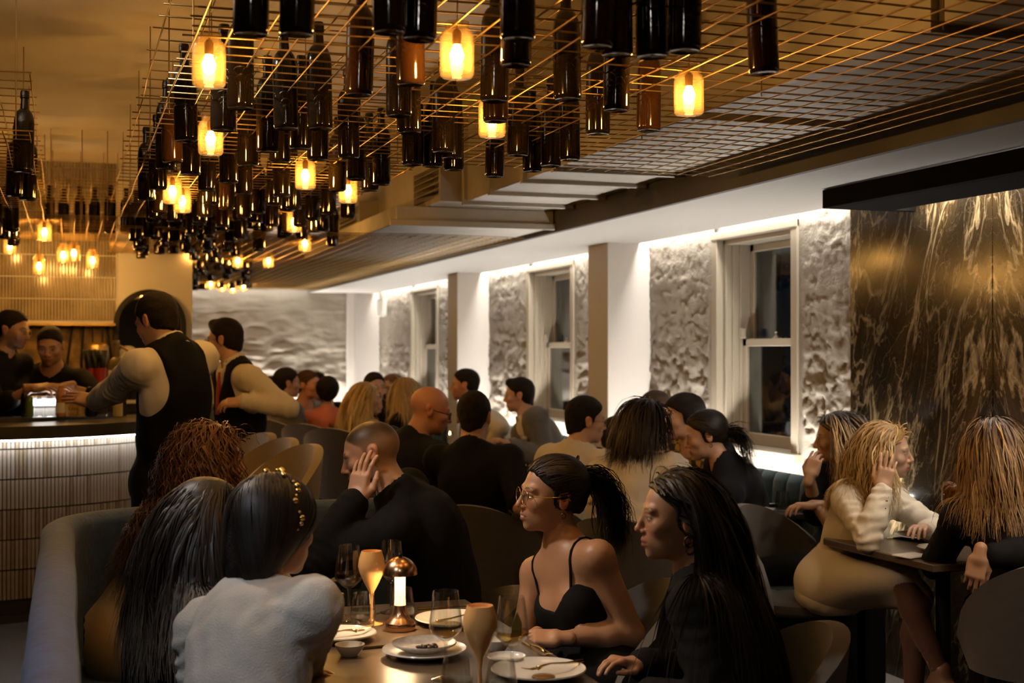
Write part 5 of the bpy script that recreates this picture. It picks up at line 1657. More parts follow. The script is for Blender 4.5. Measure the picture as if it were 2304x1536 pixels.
        for sd, A in s.arms.items():
            if A['pose'] is None: continue
            tv, tq, nail, knk = hand_template(A['pose'], handres)
            y = A['hdir']; z = A['dorsal']
            if z is None: z = V3(0, 0, 1)
            z = np.asarray(z, dtype=np.float64); z = unit(z - y * (z @ y)); x = np.cross(y, z)
            g = tv * s.sc * (0.92 if s.fem else 1.04)
            if sd == 'L': g = g * V3(-1, 1, 1); tq = tq[:, ::-1]
            vs.append(A['W'] + g @ np.stack([x, y, z], 0)); qs.append(tq + n); n += len(tv)
            t = np.tile(s.skin, (len(tv), 1)); t = mixc(t, s.skin * V3(1.1, 0.78, 0.7), 0.5 * knk); t = mixc(t, s.skin * 1.25, 0.6 * nail)
            ts.append(t)
        v = np.concatenate(vs) - s.base
        me = np_mesh('body', v, np.concatenate(qs), m_skin, np.clip(np.concatenate(ts), 0, 1))
        link('body', me, s.o)
        if shoes is not None and s.legs:
            for h, k, a, f in s.legs:
                mb = a
                def fs(p, a=a, f=f):
                    d = cone(p, a + V3(0, 0, -0.05) - f * 0.03, a + V3(0, 0, -0.06) + f * 0.13, 0.042, 0.034)
                    d = smin(d, cone(p, a + V3(0, 0, 0.02), a + V3(0, 0, -0.04), 0.042, 0.045), 0.03)
                    return np.maximum(d, (a[2] - 0.088) - p[:, 2])
                v, q = sdf_mesh(fs, a - 0.21, a + 0.21, 0.018)
                link('shoe', np_mesh('shoe', v - s.base, q, shoes), s.o)
        return s.o
    def part(s, name, f, mats, lo=None, hi=None, res=None, tone=None, label=None, parent=None):
        if lo is None: lo, hi = s.bounds()
        v, q = sdf_mesh(f, lo, hi, res or s.res)
        if len(v) == 0: return None
        me = np_mesh(name, v - s.base, q, mats, tone(v) if callable(tone) else tone)
        o = link(name, me, parent or s.o)
        if label: o['label'] = label
        return o
    def top(s, name, m, sleeve=1.93, t=0.014, vdeep=0.0, vwide=0.05, neck=0.010, wr=0.005, seed=1, hips=True, hem=None, collar=0.0, shoulders=True, cut=None, extra=None, res=None, flare=0.0, neck_drop=0.0):
        """A garment over the torso; sleeve 0..2 along the arm; vdeep opens a V at the front."""
        def f(p):
            d = s.torso_d(p, t, hips)
            if flare:
                d = smin(d, ell(p, s.pel - s.up * 0.05, V3(0.175 + flare, 0.13 + flare, 0.13), s.R), 0.05)
            if not shoulders:
                # waistcoat: no cloth outside the strap line
                for sg, S in ((1, s.shR), (-1, s.shL)):
                    lx = ((p - s.N) @ s.x) * sg; lz = (p - s.N) @ s.up
                    d = smax(d, np.where(lz > -0.32, lx - (0.118 + 0.012 * np.clip(1 + lz / 0.1, 0, 1) + 0.07 * np.clip(-(lz + 0.08) / 0.22, 0, 1) ** 2.0), -1.0), 0.012)
            if sleeve > 0 and shoulders:
                for sd in s.arms:
                    d = smin(d, s.arm_d(p, sd, t * 0.95 + (0.006 if sleeve < 1 else 0.002), 0, sleeve), 0.03)
            lp = (p - s.N) @ s.R
            m = np.abs(d) < 0.035
            if m.any():
                pm = p[m]
                d[m] += wr * (1.7 * fbm(pm * 9 + seed, seed, 1) + 1.3 * fbm(pm * np.array([26, 26, 15.0]) + seed * 3, seed + 3, 2))
                if sleeve > 1.2 and shoulders:
                    for A in s.arms.values():
                        for c0, ax, wd in ((A['E'], A['W'] - A['E'], 0.11), (A['S'] + (A['E'] - A['S']) * 0.25, A['E'] - A['S'], 0.10), (A['E'] + (A['W'] - A['E']) * 0.85, A['W'] - A['E'], 0.06)):
                            q = pm - c0; h = q @ unit(ax)
                            w_ = np.exp(-(np.einsum('ij,ij->i', q, q)) / wd ** 2)
                            d[m] += wr * 0.55 * w_ * np.sin(h * 2 * np.pi / 0.042 + 9 * fbm(pm * 11 + seed, seed + 7, 1) + 3 * (q @ s.x) / 0.05)
            # neck hole
            hole = cone(p, s.N - s.up * (0.015 + neck_drop) + s.y * (0.02), s.H, (0.052 if s.fem else 0.061) + neck, (0.058 if s.fem else 0.065) + neck)
            if collar: hole = np.maximum(hole, -((p - s.N) @ s.up) + 0.0)
            d = smax(d, -hole, 0.008)
            if vdeep:
                a = s.N + s.y * 0.13 - s.up * 0.0; b = s.N + s.y * 0.17 - s.up * vdeep
                d = smax(d, -cone(p, a, b, vwide, 0.004), 0.006)
            if collar:
                r = (0.050 if s.fem else 0.060) + neck
                c0 = s.N + s.up * 0.005 + s.y * 0.005; ax = unit((s.H + s.Rh @ V3(0, -0.03, -0.1)) - s.N)
                q = p - c0; h = q @ ax; rad = np.linalg.norm(q - h[:, None] * ax, axis=1)
                front = (q @ s.y)
                gap = smax(np.abs(q @ s.x) - 0.02 - 0.5 * np.maximum(0, h), -(front - 0.02), 0.004)   # open at the throat
                ring = np.maximum(np.abs(rad - r - 0.010 * (1 - h / max(collar, .01))) - 0.006, np.abs(h - collar * 0.35) - collar * 0.65)
                ring = np.maximum(ring, -np.where(front > 0.0, gap * -1.0, -1.0) * -1.0) if False else np.where((front > 0.02) & (np.abs(q @ s.x) < 0.018), 1.0, ring)
                d = smin(d, ring, 0.006)
            if hem is not None: d = np.maximum(d, (s.pel[2] + hem) - p[:, 2])
            if cut is not None: d = smax(d, cut(p, lp), 0.004)
            if extra is not None: d = smin(d, extra(p), 0.02)
            return d
        lo, hi = s.bounds(legs=False)
        return s.part(name, f, m, lo, hi, res)
    def collar_band(s, m, h=0.05, r=0.074):
        ax = unit((s.H + s.Rh @ (V3(0, -0.03, -0.075) * s.sc)) - s.N); xx = unit(s.x - ax * (s.x @ ax)); yy = np.cross(ax, xx)
        c = s.N + ax * 0.022 - s.y * 0.006; V = []; F = []; n = 30
        for k in range(n):
            a = math.radians(105) + math.radians(330) * k / (n - 1)
            fr = max(0, math.sin(a)); d = xx * math.cos(a) + yy * math.sin(a)
            lo = c + d * (r + 0.014) - ax * (0.016 + 0.035 * fr); up = c + d * (r - 0.002) + ax * (h - 0.02 * fr)
            V += [lo, up, up - d * 0.005, lo - d * 0.008]
        for k in range(n - 1):
            for j in range(4): F.append((k * 4 + j, k * 4 + (j + 1) % 4, k * 4 + 4 + (j + 1) % 4, k * 4 + 4 + j))
        F += [(3, 2, 1, 0), tuple((n - 1) * 4 + j for j in range(4))]
        return link('collar', MB().add([tuple(v - s.base) for v in V], F).mesh('collar', m, True, 50), s.o)
    def cuff(s, side, m, t=0.014, u=1.86, w=0.055):
        A = s.arms[side]; k = s.sc * (0.86 if s.fem else 1.0)
        a = A['E'] + (A['W'] - A['E']) * (u - 1); ax = unit(A['W'] - A['E'])
        r = 0.030 * k + t
        mb = MB().tube([tuple(a - s.base), tuple(a + ax * 0.003 - s.base), tuple(a + ax * w - s.base), tuple(a + ax * (w + 0.003) - s.base)], [r - 0.004, r + 0.003, r, r - 0.005], 18)
        o = link('cuff', mb.mesh('cuff', m, True, 50), s.o)
        return o
    def trousers(s, m, t=0.012, u1=1.9, name='trousers', skirt=None):
        def f(p):
            d = ell(p, s.pel - s.up * 0.0, V3(0.165, 0.122, 0.115) * s.sc + t, s.R)
            d = smin(d, ell(p, s.waist - s.up * 0.03, V3(0.12, 0.09, 0.09) + t, s.R), 0.05)
            for i in range(len(s.legs)): d = smin(d, s.leg_d(p, i, t, u1), 0.04 if skirt is None else 0.12)
            return d
        lo, hi = s.bounds()
        return s.part(name, f, m, lo, hi, max(s.res * 1.8, 0.020))
    # ---- hair
    def lh(s, p): return ((p - s.H) @ s.Rh) / s.sc
    def hair_short(s, col, res=0.0062, blobs=(), jitter=0.25, **k):
        def f(p):
            d = hair_cap(p, **k)
            for b in blobs: d = smin(d, ell(p, b[0], b[1]) + 0.004 * fbm(p * 60, 4, 2), b[2] if len(b) > 2 else 0.02)
            return d
        v, q = sdf_mesh(f, (-0.15, -0.21, -0.25), (0.15, 0.15, 0.17), res)
        c = np.asarray(col)[None] * (1 + jitter * 4 * fbm(v * np.array([60, 18, 60]), 9, 2))[:, None]
        me = np_mesh('hair', s.H + (v * s.sc) @ s.Rh.T - s.base, q, m_crop, np.clip(c, 0, 1))
        return link('hair', me, s.o)
    def hair_long(s, root, tip, n=1500, length=0.45, part=0.02, wave=0.004, wfreq=60.0, r0=0.0023, seed=3, step=0.026, bal=0.5, vol=0.010, back=0.25, cap=True, line=0.0, roots=None, dir0=None, nape=-0.06, spread=0.0, front_open=True, capk=None, hl=None, hlfrac=0.0, ymax=0.035):
        """Locks that slide over head and shoulders; one mesh. root/tip colours, bal where the change sits."""
        rg = np.random.default_rng(seed)
        if roots is None:
            u = rg.normal(size=(n * 6, 3)); u /= np.linalg.norm(u, axis=1)[:, None]
            lp = V3(0, -0.012, 0.032) + u * V3(0.080, 0.101, 0.090)
            ok = (hair_allow(lp, line, nape) < -0.002) & (lp[:, 2] > -0.055)
            lp = lp[ok][:n]
            fr_ = sstep(-0.05, 0.05, lp[:, 1])
            sx = np.tanh((lp[:, 0] - part) / 0.012)
            d = np.stack([sx * (0.15 + 0.75 * fr_) + lp[:, 0] * 4 * (1 - fr_), -back - 0.9 * (1 - fr_), -0.25 + 0 * lp[:, 0]], 1)
        else:
            lp, d = roots(rg, n); 
        n = len(lp)
        pos = s.H + (lp * s.sc) @ s.Rh.T; vel = d @ s.Rh.T; vel /= np.linalg.norm(vel, axis=1)[:, None]
        lens = length * rg.uniform(0.82, 1.05, n); K = int(length * 1.05 / step) + 1
        tr = [pos.copy()]; rnd = np.stack([fbm(lp * 28 + 7 * a, seed + a, 2) for a in range(3)], 1) * 0.5 + rg.normal(size=(n, 3)) * 0.022; off = vol * rg.uniform(0.2, 1.0, n)
        e = 0.004
        for k in range(K):
            g = V3(0, 0, -1.0)
            vel = vel * 0.72 + g * 0.28 + rnd * (0.5 if k % 4 else 1.0) * 0.5
            if spread: vel += spread * unit_rows(pos - (s.H - V3(0, 0, 0.05))) * V3(1, 1, 0) * 0.1
            vel /= np.linalg.norm(vel, axis=1)[:, None]
            new = pos + vel * step
            for it in range(2):
                dd = s.coll(new) - off
                m = dd < 0
                if m.any():
                    nm = new[m]; gq = np.stack([s.coll(nm + V3(*(e * (np.arange(3) == a)))) - dd[m] - off[m] for a in range(3)], 1)
                    gq /= np.maximum(np.linalg.norm(gq, axis=1), 1e-9)[:, None]
                    new[m] -= gq * dd[m][:, None]
            dv = new - pos; ln = np.maximum(np.linalg.norm(dv, axis=1), 1e-6)
            vel = dv / ln[:, None]; pos = pos + vel * np.minimum(ln, step * 1.2)[:, None]
            if front_open:                                        # keep hair off the face
                q = s.lh(pos)
                fm = (q[:, 1] > ymax) & (q[:, 2] < 0.062) & (q[:, 2] > -0.16) & (np.abs(q[:, 0]) < 0.12)
                if fm.any():
                    q[fm, 0] = np.sign(q[fm, 0] + 1e-6) * np.maximum(np.abs(q[fm, 0]), 0.080)
                    q[fm, 1] = ymax
                    pos = s.H + (q * s.sc) @ s.Rh.T
            tr.append(pos.copy())
        T = np.stack(tr, 1); T0 = T                                   # n, K+1, 3
        sarr = np.arange(K + 1) * step
        fr = np.clip(sarr[None] / lens[:, None], 0, 1)
        # waves
        tang = np.gradient(T, axis=1); tang /= np.maximum(np.linalg.norm(tang, axis=2), 1e-9)[..., None]
        a1 = np.cross(tang, rg.normal(size=(n, 1, 3))); a1 /= np.maximum(np.linalg.norm(a1, axis=2), 1e-9)[..., None]; a2 = np.cross(tang, a1)
        ph = rg.uniform(0, 6.28, (n, 1)); fq = wfreq * rg.uniform(0.8, 1.2, (n, 1))
        amp = wave * np.clip(sarr[None] / 0.12, 0, 1)[..., None]
        T = T + a1 * (amp * np.sin(ph + sarr[None] * fq)[..., None]) + a2 * (amp * np.cos(ph + sarr[None] * fq)[..., None])
        # lengths: clamp points beyond the lock's end onto its end
        endi = np.minimum((lens / step).astype(int), K)
        seg = np.linalg.norm(np.diff(T0, axis=1), axis=2); bad = seg > step * 2.2
        lz = s.lh(T0.reshape(-1, 3)).reshape(T0.shape)
        bad |= (lz[:, 1:, 2] > 0.14) | ((lz[:, 1:, 1] > ymax + 0.004) & (lz[:, 1:, 2] < 0.05) & (lz[:, 1:, 2] > -0.14) & (np.abs(lz[:, 1:, 0]) < 0.07) & front_open)
        fb = np.where(bad.any(1), bad.argmax(1), K); endi = np.minimum(endi, fb)
        ok_ = endi >= 2
        for i in range(n): T[i, endi[i]:] = T[i, endi[i]]
        rad = r0 * rg.uniform(0.7, 1.3, n)[:, None] * (0.55 + 0.45 * np.sin(np.clip(fr * 1.1 + 0.15, 0, 1) * math.pi) ** 0.5) * (1 - 0.75 * fr ** 3)
        Sd = 2
        outw = T - (s.H - s.Rh[:, 2] * 0.02)[None, None]; outw = outw * V3(1, 1, 0.4)
        sidev = np.cross(tang, outw) + rg.normal(size=(n, 1, 3)) * 0.02; sidev /= np.maximum(np.linalg.norm(sidev, axis=2), 1e-9)[..., None]
        ring = np.stack([T - sidev * rad[..., None], T + sidev * rad[..., None]], 2)
        idx = np.arange(n * (K + 1) * Sd).reshape(n, K + 1, Sd)
        q = np.stack([idx[:, :-1, 0], idx[:, :-1, 1], idx[:, 1:, 1], idx[:, 1:, 0]], -1)
        keep = (np.arange(K)[None] < endi[:, None]) & ok_[:, None]
        q = q[keep].reshape(-1, 4)
        t = sstep(bal - 0.25, bal + 0.25, fr)[..., None]
        base = np.asarray(root)[None, None] * (1 - t) + np.asarray(tip)[None, None] * t
        if hl is not None:
            hm = (rg.uniform(size=n) < hlfrac)[:, None, None] * sstep(0.05, 0.3, fr)[..., None]
            base = base * (1 - hm) + np.asarray(hl)[None, None] * hm
        c = base * (rg.uniform(0.75, 1.25, n) * (1 + 0.9 * fbm(lp * 60, seed + 4, 2)))[:, None, None]
        c = np.repeat(c[:, :, None, :], Sd, 2).reshape(-1, 3)
        vv = ring.reshape(-1, 3); 
        used = np.unique(q); remap = np.zeros(len(vv), dtype=np.int64); remap[used] = np.arange(len(used))
        vs, qs, cs = [vv[used]], [remap[q]], [c[used]]
        if cap:
            kk = dict(top=0.010, side=0.008, back=0.010, line=line, nape=-0.09, tex=0.002, ears=True); kk.update(capk or {})
            v2, q2 = sdf_mesh(lambda p: hair_cap(p, **kk), (-0.13, -0.17, -0.17), (0.13, 0.15, 0.16), 0.0065)
            qs.append(q2 + len(vs[0])); vs.append(s.H + (v2 * s.sc) @ s.Rh.T); cs.append(np.tile(np.asarray(root) * 0.8, (len(v2), 1)))
        me = np_mesh('hair', np.concatenate(vs) - s.base, np.concatenate(qs), m_hair, np.clip(np.concatenate(cs), 0, 1))
        return link('hair', me, s.o)
    def comb(s, col, anchor, n=700, side=0.008, top=0.012, r0=0.0016, seed=2, line=0.0, lat=0.0, K=14, off=0.0025, end=1.0, field=None, down=False):
        """Fine strands lying on the scalp, combed from the hairline to an anchor point."""
        rg = np.random.default_rng(seed)
        u = rg.normal(size=(n * 6, 3)); u /= np.linalg.norm(u, axis=1)[:, None]
        lp = V3(0, -0.012, 0.030) + u * V3(0.0755 + side, 0.107, 0.084 + top)
        lp = lp[(hair_allow(lp, line, -0.06) < -0.001)][:n]; n = len(lp)
        A = np.tile(V3(*anchor), (n, 1))
        if down: A = np.stack([np.sign(lp[:, 0]) * (np.abs(lp[:, 0]) * 0.4 + 0.05), lp[:, 1] * 0.35 - 0.06, np.full(n, anchor[2])], 1)
        A = A + rg.normal(size=(n, 3)) * 0.008
        t = np.linspace(0, end, K)[None, :, None]
        T = lp[:, None] * (1 - t) + A[:, None] * t
        fld = field or (lambda p: hair_cap(p, top=top, side=side, back=0.010, tex=0.0))
        def fl(p): return ell(p, (0, -0.012, 0.030 + (top - side) * 0.5), (0.0755 + side, 0.107, 0.084 + (top + side) * 0.5)) if field is None else field(p)
        sh = T.shape; Q = T.reshape(-1, 3)
        for it in range(3):
            d = fl(Q); e = 0.002
            g = np.stack([fl(Q + V3(*(e * (np.arange(3) == a)))) - d for a in range(3)], 1); g /= np.maximum(np.linalg.norm(g, axis=1), 1e-9)[:, None]
            Q = Q - g * (d - off)[:, None]
        T = Q.reshape(sh)
        nrm = g.reshape(sh)
        tg = np.gradient(T, axis=1); tg /= np.maximum(np.linalg.norm(tg, axis=2), 1e-9)[..., None]
        sv = np.cross(tg, nrm)
        w = r0 * rg.uniform(0.6, 1.4, n)[:, None] * (1 - np.linspace(0, 1, K)[None] ** 4 * 0.7)
        T = T + nrm * (rg.uniform(-0.0015, 0.002, n)[:, None, None])
        ring = np.stack([T - sv * w[..., None], T + sv * w[..., None]], 2)
        idx = np.arange(n * K * 2).reshape(n, K, 2)
        q = np.stack([idx[:, :-1, 0], idx[:, :-1, 1], idx[:, 1:, 1], idx[:, 1:, 0]], -1).reshape(-1, 4)
        c = np.asarray(col)[None] * rg.uniform(0.6, 1.5, n)[:, None]
        c = np.repeat(c, K * 2, 0)
        me = np_mesh('hair_strands', s.H + (ring.reshape(-1, 3) * s.sc) @ s.Rh.T - s.base, q, m_hair, np.clip(c, 0, 1))
        return link('hair_strands', me, s.o)
    def tail(s, root, tip, anchor, n=200, length=0.32, **k):
        def roots(rg, n):
            u = rg.normal(size=(n, 3)) * 0.012
            a = V3(*anchor) + u
            d = np.tile(V3(0, -1.0, 0.25), (n, 1)) + rg.normal(size=(n, 3)) * 0.28
            return a, d
        return s.hair_long(root, tip, n=n, length=length, roots=roots, cap=False, front_open=False, **k)
    def head_part(s, name, mb, m, smooth=True):
        """mb built in local head coordinates."""
        v = np.concatenate(mb.v); w = s.H + (v * s.sc) @ s.Rh.T - s.base
        mb.v = [w]
        return link(name, mb.mesh(name, m, smooth, 60), s.o)
    def spectacles(s, m, round_=False, thick=0.0012, lens=True):
        mb = MB(); zc = -0.006
        rx, rz = (0.0245, 0.0225) if round_ else (0.0255, 0.0165)
        yl = 0.1015
        for sg in (1, -1):
            pts_ = []
            for k in range(25):
                a = 2 * math.pi * k / 24
                e = 1.0 if round_ else 0.55
                cx = math.copysign(abs(math.cos(a)) ** e, math.cos(a)); cz = math.copysign(abs(math.sin(a)) ** e, math.sin(a))
                xx = 0.0325 + rx * cx
                pts_.append((sg * xx, yl - 0.20 * max(0, xx - 0.03) ** 1.2, zc + rz * cz))
            mb.tube(pts_, thick, 6, caps=False)
            x1 = 0.0325 + rx
            mb.tube([(sg * x1, yl - 0.006, zc + 0.004), (sg * (x1 + 0.010), yl - 0.012, zc + 0.005), (sg * 0.078, 0.02, zc + 0.008), (sg * 0.081, -0.018, zc + 0.012), (sg * 0.080, -0.032, zc - 0.002)], thick * 0.9, 5)
        mb.tube([(-0.0085, yl, zc + 0.004), (0, yl + 0.0035, zc + 0.0065), (0.0085, yl, zc + 0.004)], thick, 6)
        o = s.head_part('spectacles', mb, m)
        if lens:
            for sg in (1, -1):
                lb = MB(); n = 20
                V = [(sg * (0.0325 + rx * math.cos(2 * math.pi * k / n)), yl - 0.20 * max(0, rx * math.cos(2 * math.pi * k / n)) ** 1.2, zc + rz * math.sin(2 * math.pi * k / n)) for k in range(n)]
                lb.add(V, [tuple(range(n))])
                v = np.concatenate(lb.v); lb.v = [s.H + (v * s.sc) @ s.Rh.T - s.base]
                l = link('lens', lb.mesh('lens', m_lens), o)
        return o
    def hoop(s, side, m, r=0.008, thick=0.0018):
        mb = MB(); c = (side * 0.080, -0.010, -0.046 - r)
        mb.tube([(c[0] + 0.002 * side, c[1] + r * math.cos(a), c[2] + r * 1.3 * math.sin(a)) for a in np.linspace(0, 2 * math.pi, 15)], thick, 6, caps=False)
        return s.head_part('earring', mb, m)
    def tube_part(s, name, pts, r, m, proj=None, off=0.002, sides=6):
        P_ = [V3(*p) for p in pts]
        if proj is not None:
            p = np.array(P_)
            for it in range(5):
                d = proj(p); e = 0.003
                g = np.stack([(proj(p + V3(*(e * (np.arange(3) == a)))) - proj(p - V3(*(e * (np.arange(3) == a))))) for a in range(3)], 1)
                g /= np.maximum(np.linalg.norm(g, axis=1), 1e-9)[:, None]
                p = p - g * (d - off)[:, None]
            P_ = list(p)
        mb = MB().tube([tuple(p - s.base) for p in P_], r, sides)
        return link(name, mb.mesh(name, m, True, 60), s.o)
def unit_rows(a): return a / np.maximum(np.linalg.norm(a, axis=1), 1e-9)[:, None]
m_lens = glass_mat('spectacle_lens', (0.93, 0.9, 0.88), 1.5, 0.01)
# ------------------------------------------------------------------ people
import time as _time
_t0 = _time.time()
c_black = cloth('black_wool', (0.0042, 0.0042, 0.0046), sheen=0.0, spec=0.15)
c_black2 = cloth('black_jersey', (0.0050, 0.0048, 0.0050), sheen=0.0, spec=0.15)
c_navy = cloth('navy_wool', (0.0055, 0.0065, 0.010), sheen=0.02, spec=0.2)
c_shirt = cloth('white_cotton', (0.56, 0.51, 0.44), rough=0.8)
c_white = cloth('ivory_crepe', (0.58, 0.53, 0.46), rough=0.75)
c_cream = cloth('cream_blazer', (0.62, 0.55, 0.44), rough=0.7)
c_pale = cloth('pale_linen_jacket', (0.50, 0.47, 0.43), rough=0.85, bscale=260, bump=0.4)
c_grey = cloth('grey_tweed', (0.10, 0.093, 0.088), bump=0.4)
c_grey2 = cloth('light_grey_tweed', (0.19, 0.18, 0.17), bump=0.4)
c_beige = cloth('beige_knit', (0.40, 0.30, 0.17))
c_coral = cloth('coral_silk', (0.48, 0.14, 0.09))
c_lace = cloth('blue_lace', (0.085, 0.12, 0.22), bump=0.9, bscale=90)
c_must = cloth('mustard_skirt', (0.30, 0.18, 0.06))
c_tie = cloth('red_tie', (0.30, 0.035, 0.03))
m_gold = mat('polished_gold', (0.75, 0.52, 0.20), rough=0.2, metal=1.0)
m_shoe = mat('black_leather', (0.012, 0.011, 0.010), rough=0.35)
DK = (0.012, 0.008, 0.006)
BR = (0.035, 0.018, 0.009)
def W3(v): return np.array(v)
def C2W(x, y, z):
    """camera-style direction: x image right, y away, z up -> world"""
    return np.array(RGT) * x + np.array((FWD.x, FWD.y, 0.0)) * y + V3(0, 0, z)

# ---- bar staff
p = Person(P(28, 742, 8.4), 95, 112, (-0.46, 9.02, 0.98), 'm', hp=-8, skin='olive', res=0.011)
p.arm('R', P(72, 874, 8.15), pole=(0, 0, -1), hdir=C2W(1, .1, 0.15), dorsal=C2W(0, -.5, 1), pose='relaxed')
p.arm('L', P(60, 880, 8.45), pole=(0, 0, -1), pose='relaxed'); p.stand()
p.make('bartender in dark shirt and thin glasses reaching across behind the bar', dict(beard=0.5), shoes=m_shoe)
p.top('shirt', c_black2, sleeve=1.2, collar=0.04); p.trousers(c_black); p.hair_short(DK, top=0.020, side=0.004); p.spectacles(m_brass, False, 0.0009)

p = Person(P(113, 778, 8.55), 172, 178, (-0.13, 9.15, 0.93), 'm', hp=-16, skin='olive', res=0.011)
p.arm('R', P(108, 872, 8.3), pole=C2W(-1, 0, -.6), hdir=C2W(1, -.2, 0), dorsal=C2W(0, -.6, 1))
p.arm('L', P(152, 868, 8.35), pole=C2W(1, 0, -.6), hdir=C2W(-.8, -.2, -.2), dorsal=C2W(0, -.6, 1)); p.stand()
p.make('bartender in black t-shirt looking down at his hands', dict(beard=0.2), shoes=m_shoe)
p.top('t_shirt', c_black2, sleeve=0.7); p.trousers(c_black); p.hair_short(DK, top=0.018, side=0.003)

# ---- waiters
p = Person(P(352, 722, 6.2), -58, -58, (0.455, 6.43, 0.97), 'm', hp=-20, skin='light', res=0.0085, bow=0.02, scale=1.03)
p.arm('L', P(212, 905, 6.45), pole=C2W(0.2, -.2, -1), hdir=C2W(-1, .1, 0.15), dorsal=C2W(-.1, -.6, .8), pose='flat')
p.arm('R', P(330, 960, 6.75), pole=C2W(1, 0, -.4)); p.stand()
p.make('waiter in white shirt and black waistcoat seen from behind, arm stretched over the bar', dict(beard=0.15), hres=0.005, shoes=m_shoe)
p.top('shirt', c_shirt, sleeve=1.96, collar=0.055, wr=0.009, t=0.020)
p.cuff('L', c_shirt, 0.016); p.collar_band(c_shirt)
p.top('waistcoat', c_black, sleeve=0, shoulders=False, t=0.034, neck=0.030, neck_drop=0.035, vdeep=0.3, vwide=0.07, hem=-0.10, flare=0.01)
p.trousers(c_black, t=0.02); p.hair_short(DK, top=0.020, side=0.010, back=0.012)

p = Person(P(505, 764, 8.0), -78, -128, (0.98, 8.12, 0.95), 'm', hp=-4, skin='light', res=0.010, scale=1.02)
p.arm('L', P(548, 902, 7.75), pole=C2W(1, 0.2, -.4), hdir=C2W(-1, -.1, -0.1), dorsal=C2W(-.1, -.6, 1), pose='relaxed')
p.arm('R', P(447, 920, 7.7), pole=C2W(-.4, .6, -.5)); p.stand()
p.make('waiter with black glasses, red tie and waistcoat beside the gold chairs', hres=0.005, shoes=m_shoe)
p.top('shirt', c_shirt, sleeve=1.94, collar=0.055, wr=0.009, t=0.02)
p.cuff('L', c_shirt, 0.016); p.collar_band(c_shirt)
p.top('waistcoat', c_black, sleeve=0, shoulders=False, t=0.034, neck=0.030, neck_drop=0.035, vdeep=0.30, vwide=0.075, hem=-0.09)
p.trousers(c_black, t=0.02); p.hair_short(DK, top=0.018, side=0.010, quiff=0.028); p.spectacles(m_black, False, 0.0016)
a = p.N + p.y * 0.10 - p.up * 0.02
p.tube_part('tie', [a, a - p.up * 0.05 + p.y * 0.03, a - p.up * 0.14 + p.y * 0.04, a - p.up * 0.25 + p.y * 0.04], [0.012, 0.014, 0.022, 0.026], c_tie, proj=lambda q: p.torso_d(q, 0.022), off=0.0, sides=8)

# ---- front booth: three women on the blue seat
p = Person(P(478, 1032, 4.62), 62, 55, (0.20, 4.74, 0.56), 'f', hp=-4, skin='fair', res=0.010, bow=0.03)
p.lap_arm('R', 0.30, 0.10, 0.14); p.lap_arm('L', 0.34, 0.06, 0.16); p.sit(75, floor=0.0)
p.make('woman with long auburn curls in blue lace top on the booth seat', shoes=m_shoe)
p.top('lace_blouse', c_lace, sleeve=1.3, wr=0.004); p.trousers(c_must, name='skirt', skirt=1, u1=1.5, t=0.03)
p.hair_long((0.13, 0.052, 0.018), (0.15, 0.068, 0.028), n=1300, length=0.60, wave=0.013, wfreq=75, r0=0.0026, vol=0.030, part=0.01, seed=11, bal=0.5, capk=dict(ears=False))

p = Person(P(468, 1172, 3.74), 58, 56, (0.27, 3.84, 0.55), 'f', hp=-8, skin='tan', res=0.010)
p.lap_arm('R', 0.30, 0.10, 0.14); p.lap_arm('L', 0.34, 0.06, 0.16); p.sit(72)
p.make('woman with dark hair fading to silver blonde ends, in black on the booth', shoes=m_shoe)
p.top('dress', c_black, sleeve=1.6); p.trousers(c_black)
p.hair_long((0.012, 0.008, 0.006), (0.13, 0.105, 0.085), n=1500, length=0.46, wave=0.004, wfreq=30, part=-0.01, seed=12, bal=0.78, vol=0.006, capk=dict(ears=False))
ch_ = [p.N + p.x * 0.06 * math.cos(a) * 1.2 + p.y * (0.02 + 0.10 * math.sin(a)) - p.up * (0.03 + 0.05 * max(0, math.sin(a))) for a in np.linspace(-1.2, 4.3, 26)]
p.tube_part('chain_necklace', ch_, 0.004, m_gold, proj=lambda q: p.torso_d(q, 0.016), off=0.004)

p = Person(P(618, 1186, 3.28), 42, 34, (0.36, 3.03, 0.55), 'f', hp=-6, hr=4, skin='light', res=0.0075, shw=0.168, bow=0.02)
p.arm('R', P(648, 1352, 3.50), pole=C2W(.15, -.5, -1), hdir=C2W(1, .15, 0.02), dorsal=C2W(.1, -.4, 1), pose='point')
p.lap_arm('L', 0.30, 0.14, 0.16); p.sit(66)
p.make('woman in pale linen jacket seen from behind with gold beads in black hair', shoes=m_shoe)
p.top('jacket', c_pale, sleeve=1.94, t=0.020, collar=0.055, wr=0.010, flare=0.02, vdeep=0.3, res=0.0065); p.trousers(c_pale)
p.hair_short(DK, res=0.004, top=0.020, side=0.020, back=0.022, nape=-0.10, tex=0.0012, ears=False, blobs=(((0.0, -0.075, -0.085), (0.072, 0.050, 0.075), 0.03), ((0.0, -0.05, -0.03), (0.088, 0.075, 0.09), 0.03)))
_bob = lambda q: smin(smin(ell(q, (0, -0.012, 0.030), (0.0955, 0.119, 0.104)), ell(q, (0.0, -0.075, -0.085), (0.072, 0.050, 0.075)), 0.03), ell(q, (0.0, -0.05, -0.03), (0.088, 0.075, 0.09)), 0.03)
p.comb(DK, (0, -0.08, -0.155), n=1100, side=0.02, top=0.02, field=_bob, down=True, r0=0.0019, K=16)
hb = MB()
